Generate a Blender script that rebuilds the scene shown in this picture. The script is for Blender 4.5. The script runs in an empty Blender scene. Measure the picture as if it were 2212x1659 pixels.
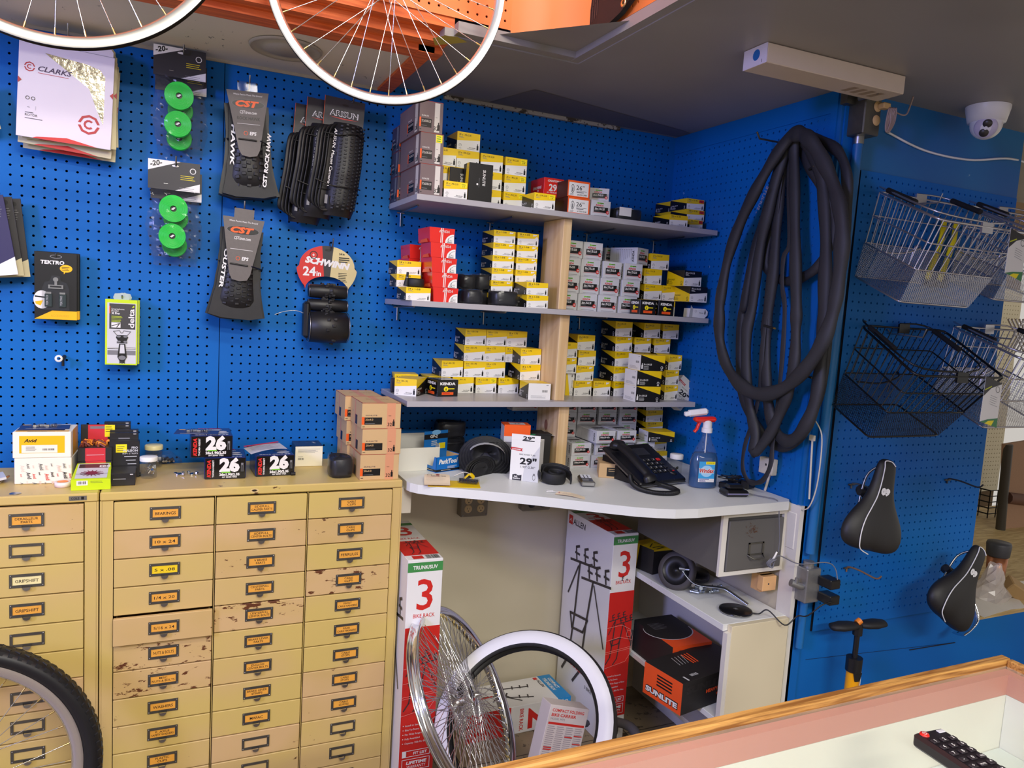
import bpy, math, random
from mathutils import Matrix, Vector
random.seed(7)
SC = bpy.context.scene
COL = SC.collection
# ---------------------------------------------------------------- camera
CAM = Vector((0.06163646, -2.35734385, 1.46011712))
RT = Vector((0.90973815, -0.41067111, 0.06103878)).normalized()
UP = Vector((-0.01301945, 0.11872652, 0.99284163)).normalized()
FW = Vector((0.4149783, 0.9040206, -0.10266334)).normalized()
FPX = 1608.3
cd = bpy.data.cameras.new('camera'); cam = bpy.data.objects.new('camera', cd); COL.objects.link(cam)
cd.sensor_width = 36; cd.lens = FPX * 36 / 2212; cd.clip_start = 0.02
cam.matrix_world = Matrix(((RT.x, UP.x, -FW.x, CAM.x), (RT.y, UP.y, -FW.y, CAM.y), (RT.z, UP.z, -FW.z, CAM.z), (0, 0, 0, 1)))
SC.camera = cam
# ---------------------------------------------------------------- light
SC.view_settings.view_transform = 'Standard'
SC.view_settings.look = 'None'
SC.view_settings.gamma = 1.0
SC.view_settings.use_curve_mapping = False
SC.view_settings.exposure = 0.0
w = bpy.data.worlds.new('world'); SC.world = w; w.use_nodes = True
bg = w.node_tree.nodes['Background']; bg.inputs[0].default_value = (1.0, 0.94, 0.87, 1); bg.inputs[1].default_value = 0.58
def area(name, loc, target, sx, sy, power, col):
    d = bpy.data.lights.new(name, 'AREA'); d.shape = 'RECTANGLE'; d.size = sx; d.size_y = sy; d.energy = power; d.color = col
    o = bpy.data.objects.new(name, d); COL.objects.link(o); o.location = loc
    o.rotation_euler = (Vector(target) - Vector(loc)).to_track_quat('-Z', 'Y').to_euler(); return o
for i, (lx, ly, pw) in enumerate([(.5, -2.6, 44), (.3, -4.2, 66), (.9, -5.8, 95)]):
    area('shop_tube_light', (lx, ly, 3.42), (.9, 0, .6), 2.6, .16, pw, (1.0, .955, .87))
area('shop_tube_light_right', (3.4, -3.4, 3.2), (2.0, -.7, 1.0), 1.4, .16, 60, (1.0, .95, .87))
area('cool_left_light', (-2.5, -2.5, 2.2), (1.5, -0.5, 1.0), 0.5, 0.7, 75, (0.40, 0.42, 1.0))  # blue-violet source on the left, out of view; not a window

# ---------------------------------------------------------------- pixel helpers
def ray(x, y): return FW + RT * ((x - 1106) / FPX) - UP * ((y - 829.5) / FPX)
def onY(x, y, Y): d = ray(x, y); return CAM + d * ((Y - CAM.y) / d.y)
def onX(x, y, X): d = ray(x, y); return CAM + d * ((X - CAM.x) / d.x)
def onZ(x, y, Z): d = ray(x, y); return CAM + d * ((Z - CAM.z) / d.z)

# ---------------------------------------------------------------- materials
MC = {}
def lin(c): return tuple((v / 255 / 12.92) if v / 255 <= 0.04045 else ((v / 255 + 0.055) / 1.055) ** 2.4 for v in c)
def mat(name, rgb, rough=0.5, metal=0.0, var=0.06, scale=14.0, bump=0.0, coat=0.0, alpha=1.0, trans=0.0, spec=None, emit=None):
    if name in MC: return MC[name]
    m = bpy.data.materials.new(name); m.use_nodes = True; MC[name] = m
    nt = m.node_tree; N = nt.nodes; L = nt.links; b = N['Principled BSDF']
    c = lin(rgb)
    b.inputs['Roughness'].default_value = rough; b.inputs['Metallic'].default_value = metal
    b.inputs['Coat Weight'].default_value = coat; b.inputs['Alpha'].default_value = alpha
    b.inputs['Transmission Weight'].default_value = trans
    if spec is not None: b.inputs['Specular IOR Level'].default_value = spec
    if var > 0:
        tc = N.new('ShaderNodeTexCoord'); nz = N.new('ShaderNodeTexNoise'); nz.inputs['Scale'].default_value = scale; nz.inputs['Detail'].default_value = 3
        L.new(tc.outputs['Object'], nz.inputs['Vector'])
        mx = N.new('ShaderNodeMix'); mx.data_type = 'RGBA'
        mx.inputs[6].default_value = tuple(v * (1 - var) for v in c) + (1,)
        mx.inputs[7].default_value = tuple(min(1, v * (1 + var)) for v in c) + (1,)
        L.new(nz.outputs['Fac'], mx.inputs[0]); L.new(mx.outputs[2], b.inputs['Base Color'])
        if bump > 0:
            bp = N.new('ShaderNodeBump'); bp.inputs['Strength'].default_value = bump; bp.inputs['Distance'].default_value = 0.002
            L.new(nz.outputs['Fac'], bp.inputs['Height']); L.new(bp.outputs[0], b.inputs['Normal'])
    else:
        b.inputs['Base Color'].default_value = c + (1,)
    if emit: b.inputs['Emission Color'].default_value = c + (1,); b.inputs['Emission Strength'].default_value = emit
    return m
def worn(name, rgb, rgb2, rgb3, rough=0.45, s1=2.2, s2=38.0, t2=0.66, streak=(1, 1, 1), metal=0.0, spec=.5):
    """base colour with large tint patches and small chips/scratches of a third colour"""
    if name in MC: return MC[name]
    m = bpy.data.materials.new(name); m.use_nodes = True; MC[name] = m
    nt = m.node_tree; N = nt.nodes; L = nt.links; b = N['Principled BSDF']
    b.inputs['Roughness'].default_value = rough; b.inputs['Metallic'].default_value = metal; b.inputs['Specular IOR Level'].default_value = spec
    tc = N.new('ShaderNodeTexCoord'); mp = N.new('ShaderNodeMapping'); mp.inputs['Scale'].default_value = streak
    L.new(tc.outputs['Object'], mp.inputs['Vector'])
    n1 = N.new('ShaderNodeTexNoise'); n1.inputs['Scale'].default_value = s1; n1.inputs['Detail'].default_value = 2
    n2 = N.new('ShaderNodeTexNoise'); n2.inputs['Scale'].default_value = s2; n2.inputs['Detail'].default_value = 6; n2.inputs['Roughness'].default_value = 0.65
    n3 = N.new('ShaderNodeTexNoise'); n3.inputs['Scale'].default_value = s2 * 0.12; n3.inputs['Detail'].default_value = 1
    oi = N.new('ShaderNodeObjectInfo')
    ad = N.new('ShaderNodeVectorMath'); ad.operation = 'ADD'
    L.new(mp.outputs[0], ad.inputs[0]); L.new(oi.outputs['Location'], ad.inputs[1])
    for n in (n1, n2, n3): L.new(ad.outputs[0], n.inputs['Vector'])
    r1 = N.new('ShaderNodeValToRGB'); r1.color_ramp.elements[0].position = 0.42; r1.color_ramp.elements[1].position = 0.62
    r1.color_ramp.elements[0].color = lin(rgb) + (1,); r1.color_ramp.elements[1].color = lin(rgb2) + (1,)
    L.new(n1.outputs['Fac'], r1.inputs[0])
    ml = N.new('ShaderNodeMath'); ml.operation = 'ADD'; L.new(n2.outputs['Fac'], ml.inputs[0])
    m3 = N.new('ShaderNodeMath'); m3.operation = 'MULTIPLY_ADD'; m3.inputs[1].default_value = 0.45; m3.inputs[2].default_value = -0.22
    L.new(n3.outputs['Fac'], m3.inputs[0]); L.new(m3.outputs[0], ml.inputs[1])
    r2 = N.new('ShaderNodeValToRGB'); r2.color_ramp.elements[0].position = t2; r2.color_ramp.elements[1].position = t2 + 0.03
    L.new(ml.outputs[0], r2.inputs[0])
    mx = N.new('ShaderNodeMix'); mx.data_type = 'RGBA'; mx.inputs[7].default_value = lin(rgb3) + (1,)
    L.new(r2.outputs[0], mx.inputs[0]); L.new(r1.outputs[0], mx.inputs[6]); L.new(mx.outputs[2], b.inputs['Base Color'])
    return m
def woodmat(name, a, bcol, scale=(3, 3, 0.25), ws=9.0, rough=0.6, dist=3.0):
    if name in MC: return MC[name]
    m = bpy.data.materials.new(name); m.use_nodes = True; MC[name] = m
    nt = m.node_tree; N = nt.nodes; L = nt.links; b = N['Principled BSDF']; b.inputs['Roughness'].default_value = rough
    tc = N.new('ShaderNodeTexCoord'); mp = N.new('ShaderNodeMapping'); mp.inputs['Scale'].default_value = scale
    nz = N.new('ShaderNodeTexNoise'); nz.inputs['Scale'].default_value = ws; nz.inputs['Detail'].default_value = 5; nz.inputs['Distortion'].default_value = dist
    L.new(tc.outputs['Object'], mp.inputs['Vector']); L.new(mp.outputs[0], nz.inputs['Vector'])
    r1 = N.new('ShaderNodeValToRGB'); r1.color_ramp.elements[0].position = 0.38; r1.color_ramp.elements[1].position = 0.62
    r1.color_ramp.elements[0].color = lin(bcol) + (1,); r1.color_ramp.elements[1].color = lin(a) + (1,)
    L.new(nz.outputs['Fac'], r1.inputs[0]); L.new(r1.outputs[0], b.inputs['Base Color']); return m

# palette
BLUE = worn('blue_paint', (5, 102, 184), (4, 93, 174), (120, 170, 215), rough=0.55, s2=26, t2=0.80, spec=.22)
BLUE2 = worn('blue_gloss_paint', (22, 108, 172), (16, 92, 162), (130, 170, 200), rough=0.42, s2=30, t2=0.74)
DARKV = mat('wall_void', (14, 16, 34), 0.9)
CREAMW = worn('cream_wall_paint', (206, 196, 172), (196, 186, 160), (120, 108, 88), rough=0.6, s2=40, t2=0.80)
SOFF = worn('grey_soffit_paint', (150, 144, 140), (140, 134, 130), (105, 100, 96), rough=0.45, s2=30, t2=0.82)
WHITE = mat('white_card', (232, 230, 226), 0.5, var=0.02)
LWHITE = mat('light_grey_card', (205, 205, 208), 0.45, var=0.02)
BLACK = mat('black_ink', (16, 15, 17), 0.4, var=0.05)
BLACKM = mat('black_matte_rubber', (24, 24, 27), 0.62, var=0.15, scale=40, bump=0.15)
RUBBER = mat('dusty_tube_rubber', (42, 42, 47), 0.58, var=0.25, scale=18, bump=0.3)
YEL = mat('yellow_ink', (238, 200, 8), 0.4, var=0.04)
YSTK = mat('yellow_price_sticker', (248, 228, 20), 0.5, var=0.03)
REDI = mat('red_ink', (205, 36, 32), 0.4, var=0.04)
REDB = mat('red_gloss_card', (222, 42, 34), 0.22, var=0.03)
GRN = mat('green_ink', (70, 165, 60), 0.5)
ORG = mat('orange_ink', (240, 92, 22), 0.45, var=0.04)
CHROME = mat('chrome', (225, 225, 228), 0.12, 1.0, var=0.02)
STEEL = mat('brushed_steel', (168, 168, 170), 0.32, 1.0, var=0.1, scale=30)
DSTEEL = mat('dull_steel', (112, 110, 104), 0.42, 0.85, var=0.2, scale=50)
GREYL = mat('grey_ink', (120, 120, 124), 0.5)
KRAFT = mat('kraft_card', (205, 170, 120), 0.75, var=0.05)

# ---------------------------------------------------------------- mesh builder
TCACHE = {}
def text_geo(s, bold=0.0, shear=0.0):
    k = (s, bold, shear)
    if k in TCACHE: return TCACHE[k]
    cu = bpy.data.curves.new('t', 'FONT'); cu.body = s; cu.size = 1; cu.resolution_u = 2; cu.fill_mode = 'FRONT'; cu.offset = bold; cu.shear = shear
    ob = bpy.data.objects.new('t', cu); COL.objects.link(ob)
    dg = bpy.context.evaluated_depsgraph_get(); me = ob.evaluated_get(dg).to_mesh()
    V = [(v.co.x, v.co.y) for v in me.vertices]; Fc = [tuple(p.vertices) for p in me.polygons]
    ob.evaluated_get(dg).to_mesh_clear(); bpy.data.objects.remove(ob); bpy.data.curves.remove(cu)
    if V:
        x0 = min(v[0] for v in V); x1 = max(v[0] for v in V); y0 = min(v[1] for v in V); y1 = max(v[1] for v in V)
    else: x0 = x1 = y0 = y1 = 0
    TCACHE[k] = (V, Fc, x0, x1, y0, y1); return TCACHE[k]

class MB:
    def __init__(s): s.v = []; s.f = []; s.mi = []; s.ms = []; s.sm = []
    def m(s, mt):
        if mt not in s.ms: s.ms.append(mt)
        return s.ms.index(mt)
    def add(s, V, Fc, mt, M=None, smooth=False):
        o = len(s.v); i = s.m(mt)
        for p in V:
            p = Vector(p)
            s.v.append(tuple(M @ p) if M is not None else tuple(p))
        for f in Fc: s.f.append(tuple(o + q for q in f)); s.mi.append(i); s.sm.append(smooth)
        return s
    def box(s, x0, x1, y0, y1, z0, z1, mt, M=None, bev=0.0):
        if bev <= 0:
            V = [(x0, y0, z0), (x1, y0, z0), (x1, y1, z0), (x0, y1, z0), (x0, y0, z1), (x1, y0, z1), (x1, y1, z1), (x0, y1, z1)]
            return s.add(V, [(0, 3, 2, 1), (4, 5, 6, 7), (0, 1, 5, 4), (1, 2, 6, 5), (2, 3, 7, 6), (3, 0, 4, 7)], mt, M)
        b = bev; V = []
        for sx, X in ((1, x0), (-1, x1)):
            for sy, Y in ((1, y0), (-1, y1)):
                for sz, Z in ((1, z0), (-1, z1)):
                    V += [(X, Y + sy * b, Z + sz * b), (X + sx * b, Y, Z + sz * b), (X + sx * b, Y + sy * b, Z)]
        c = lambda i, j, k, a: (i * 4 + j * 2 + k) * 3 + a
        Fc = [(c(0, 0, 0, 0), c(0, 0, 1, 0), c(0, 1, 1, 0), c(0, 1, 0, 0)), (c(1, 0, 0, 0), c(1, 1, 0, 0), c(1, 1, 1, 0), c(1, 0, 1, 0)),
              (c(0, 0, 0, 1), c(1, 0, 0, 1), c(1, 0, 1, 1), c(0, 0, 1, 1)), (c(0, 1, 0, 1), c(0, 1, 1, 1), c(1, 1, 1, 1), c(1, 1, 0, 1)),
              (c(0, 0, 0, 2), c(0, 1, 0, 2), c(1, 1, 0, 2), c(1, 0, 0, 2)), (c(0, 0, 1, 2), c(1, 0, 1, 2), c(1, 1, 1, 2), c(0, 1, 1, 2))]
        for i in (0, 1):
            for j in (0, 1):
                Fc.append((c(i, j, 0, 0), c(i, j, 1, 0), c(i, j, 1, 1), c(i, j, 0, 1)))
                Fc.append((c(0, i, j, 1), c(1, i, j, 1), c(1, i, j, 2), c(0, i, j, 2)))
                Fc.append((c(i, 0, j, 0), c(i, 1, j, 0), c(i, 1, j, 2), c(i, 0, j, 2)))
                for k in (0, 1): Fc.append((c(i, j, k, 0), c(i, j, k, 1), c(i, j, k, 2)))
        return s.add(V, Fc, mt, M)
    def cyl(s, p, q, r, mt, n=12, r2=None, caps=True, smooth=True, M=None):
        p = Vector(p); q = Vector(q); a = (q - p).normalized(); r2 = r if r2 is None else r2
        u = a.orthogonal().normalized(); w_ = a.cross(u); V = []
        for c, rr in ((p, r), (q, r2)):
            for i in range(n):
                t = 2 * math.pi * i / n; V.append(c + (u * math.cos(t) + w_ * math.sin(t)) * rr)
        Fc = [(i, (i + 1) % n, n + (i + 1) % n, n + i) for i in range(n)]
        s.add(V, Fc, mt, M, smooth)
        if caps: s.add(V, [tuple(range(n))[::-1], tuple(range(n, 2 * n))], mt, M)
        return s
    def tube(s, pts, r, mt, n=8, closed=False, caps=True, M=None, flat=None, roll=None):
        """tube along points; r number or list; flat=(a,b) elliptical radii"""
        P = [Vector(p) for p in pts]; N_ = len(P); V = []; prev = None
        T = []
        for i in range(N_):
            a = P[(i - 1) % N_] if (closed or i > 0) else P[i]; b = P[(i + 1) % N_] if (closed or i < N_ - 1) else P[i]
            t = (b - a); T.append(t.normalized() if t.length > 1e-9 else Vector((0, 0, 1)))
        u = T[0].orthogonal().normalized() if roll is None else Vector(roll)
        for i in range(N_):
            u = (u - T[i] * u.dot(T[i]));
            u = u.normalized() if u.length > 1e-6 else T[i].orthogonal().normalized()
            w_ = T[i].cross(u); rr = r[i] if isinstance(r, (list, tuple)) else r
            fa, fb = (rr, rr) if flat is None else (flat[0] * rr, flat[1] * rr)
            for k in range(n):
                t = 2 * math.pi * k / n; V.append(P[i] + u * math.cos(t) * fa + w_ * math.sin(t) * fb)
        Fc = []
        for i in range(N_ if closed else N_ - 1):
            j = (i + 1) % N_
            for k in range(n): Fc.append((i * n + k, i * n + (k + 1) % n, j * n + (k + 1) % n, j * n + k))
        s.add(V, Fc, mt, M, True)
        if caps and not closed: s.add(V, [tuple(range(n))[::-1], tuple(range((N_ - 1) * n, N_ * n))], mt, M)
        return s
    def lathe(s, prof, mt, n=32, M=None, smooth=True, arc=2 * math.pi):
        """profile [(r,z)] round local Z"""
        V = []; k = len(prof); full = abs(arc - 2 * math.pi) < 1e-6; nn = n if full else n + 1
        for i in range(nn):
            t = arc * i / n
            for r, z in prof: V.append((r * math.cos(t), r * math.sin(t), z))
        Fc = []
        for i in range(n):
            j = (i + 1) % nn
            for q in range(k - 1): Fc.append((i * k + q, j * k + q, j * k + q + 1, i * k + q + 1))
        return s.add(V, Fc, mt, M, smooth)
    def prism(s, poly, z0, z1, mt, M=None):
        n = len(poly); V = [(x, y, z0) for x, y in poly] + [(x, y, z1) for x, y in poly]
        return s.add(V, [tuple(range(n))[::-1], tuple(range(n, 2 * n))] + [(i, (i + 1) % n, n + (i + 1) % n, n + i) for i in range(n)], mt, M)
    def sphere(s, c, r, mt, M=None, nu=14, nv=8, sc=(1, 1, 1)):
        pr = [(math.sin(math.pi * i / nv) * r, -math.cos(math.pi * i / nv) * r) for i in range(nv + 1)]
        MM = Matrix.Translation(c) @ Matrix.Diagonal((sc[0], sc[1], sc[2], 1))
        return s.lathe(pr, mt, nu, (M @ MM) if M is not None else MM)
    def face(s, o, u, v, M=None): return Face(s, o, u, v, M)
    def build(s, name, parent=None, loc=None, rot=None):
        me = bpy.data.meshes.new(name); me.from_pydata(s.v, [], s.f); me.polygons.foreach_set('material_index', s.mi); me.polygons.foreach_set('use_smooth', s.sm)
        for q in s.ms: me.materials.append(q)
        me.update(); o = bpy.data.objects.new(name, me); COL.objects.link(o)
        if parent is not None: o.parent = parent
        if loc is not None: o.location = loc
        if rot is not None: o.rotation_euler = rot
        return o
class Face:
    """thin printed artwork on a plane: o origin, u,v unit directions (metres)"""
    def __init__(s, mb, o, u, v, M=None, eps=0.00009):
        s.mb = mb; s.o = Vector(o); s.u = Vector(u); s.v = Vector(v); s.n = s.u.cross(s.v).normalized(); s.M = M; s.k = 1; s.eps = eps
    def P(s, a, b): return s.o + s.u * a + s.v * b + s.n * (s.eps * s.k)
    def poly(s, pts, mt):
        s.mb.add([s.P(a, b) for a, b in pts], [tuple(range(len(pts)))], mt, s.M); s.k += 1; return s
    def rect(s, a0, b0, a1, b1, mt): return s.poly([(a0, b0), (a1, b0), (a1, b1), (a0, b1)], mt)
    def disc(s, a, b, r, mt, n=20, rb=None):
        rb = rb or r; return s.poly([(a + r * math.cos(6.2832 * i / n), b + rb * math.sin(6.2832 * i / n)) for i in range(n)], mt)
    def ring(s, a, b, r, wd, mt, n=20, rb=None, t0=0.0, t1=6.28318):
        rb = rb or r; V = []; kk = (r - wd) / r
        for i in range(n + 1):
            t = t0 + (t1 - t0) * i / n; c, d = math.cos(t), math.sin(t)
            V += [s.P(a + r * c, b + rb * d), s.P(a + r * kk * c, b + rb * kk * d)]
        s.mb.add(V, [(2 * i, 2 * i + 1, 2 * i + 3, 2 * i + 2) for i in range(n)], mt, s.M); s.k += 1; return s
    def line(s, pts, wd, mt):
        V = []; Fc = []
        for i in range(len(pts) - 1):
            (a, b), (c, d) = pts[i], pts[i + 1]; l = math.hypot(c - a, d - b) or 1; nx, ny = -(d - b) / l * wd / 2, (c - a) / l * wd / 2
            ex, ey = (c - a) / l * wd * .3, (d - b) / l * wd * .3; o = len(V)
            V += [s.P(a - ex + nx, b - ey + ny), s.P(a - ex - nx, b - ey - ny), s.P(c + ex - nx, d + ey - ny), s.P(c + ex + nx, d + ey + ny)]; Fc.append((o, o + 1, o + 2, o + 3))
        s.mb.add(V, Fc, mt, s.M); s.k += 1; return s
    def text(s, t, a, b, h, mt, al='L', bold=0.0, shear=0.0, ang=0.0, w=None):
        """h = cap height; (a,b) baseline anchor; w = force width"""
        V, Fc, x0, x1, y0, y1 = text_geo(t, bold, shear)
        if not V: return s
        sc = h / 0.70; sx = sc if w is None else w / (x1 - x0)
        dx = {'L': -x0, 'C': -(x0 + x1) / 2, 'R': -x1}[al]; ca, sa = math.cos(ang), math.sin(ang)
        s.mb.add([s.P(a + ((x + dx) * sx) * ca - (y * sc) * sa, b + ((x + dx) * sx) * sa + (y * sc) * ca) for x, y in V], Fc, mt, s.M); s.k += 1; return s
    def lines(s, a, b, wd, n, dy, h, mt, jag=0.3):
        """small print that cannot be read: fine bars"""
        rnd = random.Random(n * 17 + int(wd * 9999)); V = []; Fc = []
        for i in range(n):
            ww = wd * (1 - jag * rnd.random()); o = len(V); y = b - i * dy
            V += [s.P(a, y), s.P(a + ww, y), s.P(a + ww, y + h), s.P(a, y + h)]; Fc.append((o, o + 1, o + 2, o + 3))
        s.mb.add(V, Fc, mt, s.M); s.k += 1; return s
    def bars(s, a, b, wd, h, mt, n=16, seed=3):
        rnd = random.Random(seed); V = []; Fc = []; x = a
        for i in range(n):
            bw = wd / n * (0.3 + 0.5 * rnd.random()); o = len(V); V += [s.P(x, b), s.P(x + bw, b), s.P(x + bw, b + h), s.P(x, b + h)]; Fc.append((o, o + 1, o + 2, o + 3)); x += wd / n
        s.mb.add(V, Fc, mt, s.M); s.k += 1; return s
def tag(o, label=None, cat=None, group=None, kind=None):
    if label: o['label'] = label
    if cat: o['category'] = cat
    if group: o['group'] = group
    if kind: o['kind'] = kind
    return o
def struct(o): o['kind'] = 'structure'; return o
def empty(name, loc, label, cat, group=None, rot=(0, 0, 0)):
    o = bpy.data.objects.new(name, None); COL.objects.link(o); o.location = loc; o.rotation_euler = rot; o.empty_display_size = 0.05
    return tag(o, label, cat, group)
def bez(p0, p1, p2, p3, n=12):
    o = []
    for i in range(n + 1):
        t = i / n; o.append(Vector(p0) * (1 - t) ** 3 + Vector(p1) * 3 * t * (1 - t) ** 2 + Vector(p2) * 3 * t * t * (1 - t) + Vector(p3) * t ** 3)
    return o
def smoothpath(P, k=6, closed=False):
    """Catmull-Rom through points"""
    P = [Vector(p) for p in P]; n = len(P); out = []
    rng = range(n) if closed else range(n - 1)
    for i in rng:
        a = P[(i - 1) % n] if (closed or i > 0) else P[0]; b = P[i]; c = P[(i + 1) % n]; d = P[(i + 2) % n] if (closed or i < n - 2) else P[-1]
        for j in range(k):
            t = j / k; out.append(0.5 * ((2 * b) + (c - a) * t + (2 * a - 5 * b + 4 * c - d) * t * t + (3 * b - a - 3 * c + d) * t ** 3))
    if not closed: out.append(P[-1])
    return out
R = math.radians
ORD = ['bottom', 'second', 'third', 'fourth', 'fifth', 'sixth', 'seventh']
# ================================================================ room shell
CZ = 2.12
def holeboard(mb, o, u, v, n, W, H, offu, offv, mt, pitch=0.0254, r=0.0034, th=0.005):
    """perforated board with real octagonal holes; o corner, u/v/n unit vectors (n = towards room)"""
    o, u, v, n = Vector(o), Vector(u), Vector(v), Vector(n)
    us = []; a = offu
    while a - pitch / 2 < 0: a += pitch
    us.append(0.0); c = []
    while a + pitch / 2 <= W: c.append(a); a += pitch
    d = []; b = offv
    while b - pitch / 2 < 0: b += pitch
    while b + pitch / 2 <= H: d.append(b); b += pitch
    V = []; Fc = []; hp = pitch / 2
    def P(a, b, k=0.0): return o + u * a + v * b - n * k
    for a in c:
        for b in d:
            s0 = len(V)
            V += [P(a - hp, b - hp), P(a, b - hp), P(a + hp, b - hp), P(a + hp, b), P(a + hp, b + hp), P(a, b + hp), P(a - hp, b + hp), P(a - hp, b)]
            for k in (0.0, th):
                for q in range(8):
                    t = R(225 + 45 * q); V.append(P(a + r * math.cos(t), b + r * math.sin(t), k))
            for q in range(8):
                w_ = (q + 1) % 8
                Fc.append((s0 + q, s0 + w_, s0 + 8 + w_, s0 + 8 + q)); Fc.append((s0 + 8 + q, s0 + 8 + w_, s0 + 16 + w_, s0 + 16 + q))
    mb.add(V, Fc, mt)
    a0, a1, b0, b1 = c[0] - hp, c[-1] + hp, d[0] - hp, d[-1] + hp
    for (p, q, r_, s_) in ((0, 0, a0, H), (a1, 0, W, H), (a0, 0, a1, b0), (a0, b1, a1, H)):
        if r_ - p > 1e-5 and s_ - q > 1e-5: mb.add([P(p, q), P(r_, q), P(r_, s_), P(p, s_)], [(0, 1, 2, 3)], mt)
X1 = 1.752      # right wall
Y3 = -0.765     # third wall
# floor
FLO = worn('worn_floor_tile', (150, 132, 104), (128, 112, 88), (84, 72, 56), rough=0.5, s1=5, s2=30, t2=0.62)
mb = MB(); mb.box(-3, 6, -5, 4.2, -0.1, 0, FLO)
DG = mat('floor_joint', (70, 60, 48), 0.8)
for i in range(-4, 14): mb.box(i * .305 - .0015, i * .305 + .0015, -3, .0, 0, .0006, DG)
for i in range(0, 10): mb.box(-1.2, 1.75, -i * .305 - .0015, -i * .305 + .0015, 0, .0006, DG)
struct(mb.build('floor'))
# back wall pegboards: seam between two boards
SX = 0.186     # seam x
mb = MB()
holeboard(mb, (-1.6, 0, 0.93), (1, 0, 0), (0, 0, 1), (0, -1, 0), 1.6 + SX - .001, 1.26, (1.6) % 0.0254, (1.52 - 0.93) % 0.0254, BLUE)
o = mb.build('wall_back'); struct(o)
mb = MB()
holeboard(mb, (SX + .001, 0, 0.93), (1, 0, 0), (0, 0, 1), (0, -1, 0), X1 - SX, 1.26, (0.1956 - SX) % 0.0254, (1.5217 - 0.93) % 0.0254, BLUE)
struct(mb.build('wall_back'))
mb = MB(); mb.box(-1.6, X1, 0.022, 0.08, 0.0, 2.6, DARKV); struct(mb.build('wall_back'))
mb = MB(); mb.box(-1.6, X1, 0.0, 0.021, 0.0, 0.925, CREAMW); struct(mb.build('wall_back'))
# right wall (faces -x), holes from about z .93 up
mb = MB()
holeboard(mb, (X1, 0, 0.93), (0, -1, 0), (0, 0, 1), (-1, 0, 0), -Y3 - 0.035, 1.13, 0.2769 % 0.0254, (2.0214 - 0.93) % 0.0254, BLUE)
mb.box(X1 - .003, X1, Y3 + .035, 0, 2.06, 2.135, BLUE)
mb.box(X1 - .004, X1 + .004, Y3 + .012, Y3 + .035, .93, 2.12, BLUE)
struct(mb.build('wall_right'))
mb = MB(); mb.box(X1 + .022, X1 + .05, Y3 + .035, 0, 0, 2.6, DARKV); mb.box(X1, X1 + .02, Y3 + .02, 0, 0, .93, CREAMW); struct(mb.build('wall_right'))
# third wall, parallel to the back wall, nearer to us; ends at x 2.56
mb = MB(); XE = 2.56
mb.box(X1 + .002, XE, Y3, Y3 + .1, .62, 2.12, BLUE2); mb.box(X1 + .002, XE, Y3, Y3 + .1, 0, .62, BLUE); mb.box(XE, 4.6, Y3, Y3 + .1, 0, .47, BLUE)
struct(mb.build('wall_front_right'))
mb = MB()
PX0 = onY(1865, 372, Y3 - .008).x
holeboard(mb, (1.842, Y3 - .009, .535), (1, 0, 0), (0, 0, 1), (0, -1, 0), XE - 1.842 - .012, 1.91 - .535, 0.021, 0.011, BLUE)
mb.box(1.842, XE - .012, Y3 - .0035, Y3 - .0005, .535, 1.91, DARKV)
struct(mb.build('wall_front_right'))
mb = MB(); mb.box(X1 + .01, X1 + .05, Y3 - .006, Y3 - .0005, .0, 2.1, BLUE); struct(mb.build('trim_1'))
# scratch and screw slot on the plain lower board
mb = MB(); a = onY(1965, 1404, Y3 - .002); b = onY(2063, 1388, Y3 - .002); mb.tube([a, b], .0016, DARKV, 6)
a = onY(1740, 1425, Y3 - .001); mb.tube([a, b], .0006, DARKV, 5); struct(mb.build('trim_2'))
# white column edge and cream end of the right wall under the desk
mb = MB(); COLW = worn('chipped_white_paint', (226, 222, 214), (214, 208, 198), (120, 110, 96), .5, s2=26, t2=.72)
mb.box(X1 - .006, X1 + .02, Y3 - .006, Y3 + .05, 0, .93, COLW)
struct(mb.build('trim_3'))
# ceiling: tiled part on the left, painted board on the right, L-shaped underside with inner corner
TILE = worn('speckled_ceiling_tile', (232, 220, 200), (224, 212, 192), (110, 104, 92), .9, s2=70, t2=.70, streak=(1, .4, 1))
mb = MB(); mb.box(-1.6, .665, -.40, 0.02, 2.106, 2.13, TILE)
mb.box(-1.6, .665, -.0035, .0, 2.098, 2.106, mat('dirty_cream_bead', (170, 160, 140), .8)); struct(mb.build('ceiling'))
mb = MB(); mb.box(.665, 5.0, -.515, 0.02, CZ, CZ + .02, SOFF); mb.box(1.045, 5.0, -3.2, -.515, CZ, CZ + .02, SOFF)
mb.box(.84, 1.50, -.012, 0.0, 2.108, CZ, worn('crumbling_plaster', (170, 164, 156), (120, 112, 104), (70, 62, 54), .9, s2=40, t2=.55))
struct(mb.build('ceiling'))
SOFD = worn('dark_soffit_wedge', (112, 106, 110), (104, 98, 102), (90, 84, 84), .6, s2=30, t2=.85)  # darker grey for a wedge of the soffit along the back wall
mb = MB(); mb.add([(.99, -.02, CZ - .001), (1.745, -.02, CZ - .001), (1.745, -.10, CZ - .001), (1.05, -.24, CZ - .001)], [(3, 2, 1, 0)], SOFD); struct(mb.build('ceiling'))
OWOOD = woodmat('orange_painted_wood', (236, 118, 48), (206, 92, 34), (.4, 6, 6), 5)
OPAINT = worn('orange_wall_paint', (244, 132, 66), (240, 124, 60), (190, 120, 80), .5, s2=30, t2=.82)
mb = MB()
mb.box(-1.6, .69, -.43, -.37, 2.10, 2.125, OWOOD); mb.box(-1.6, .69, -.475, -.43, 2.115, 2.15, OWOOD); mb.box(-1.6, .69, -.515, -.475, 2.14, 2.18, OWOOD)
struct(mb.build('trim_4'))
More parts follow.
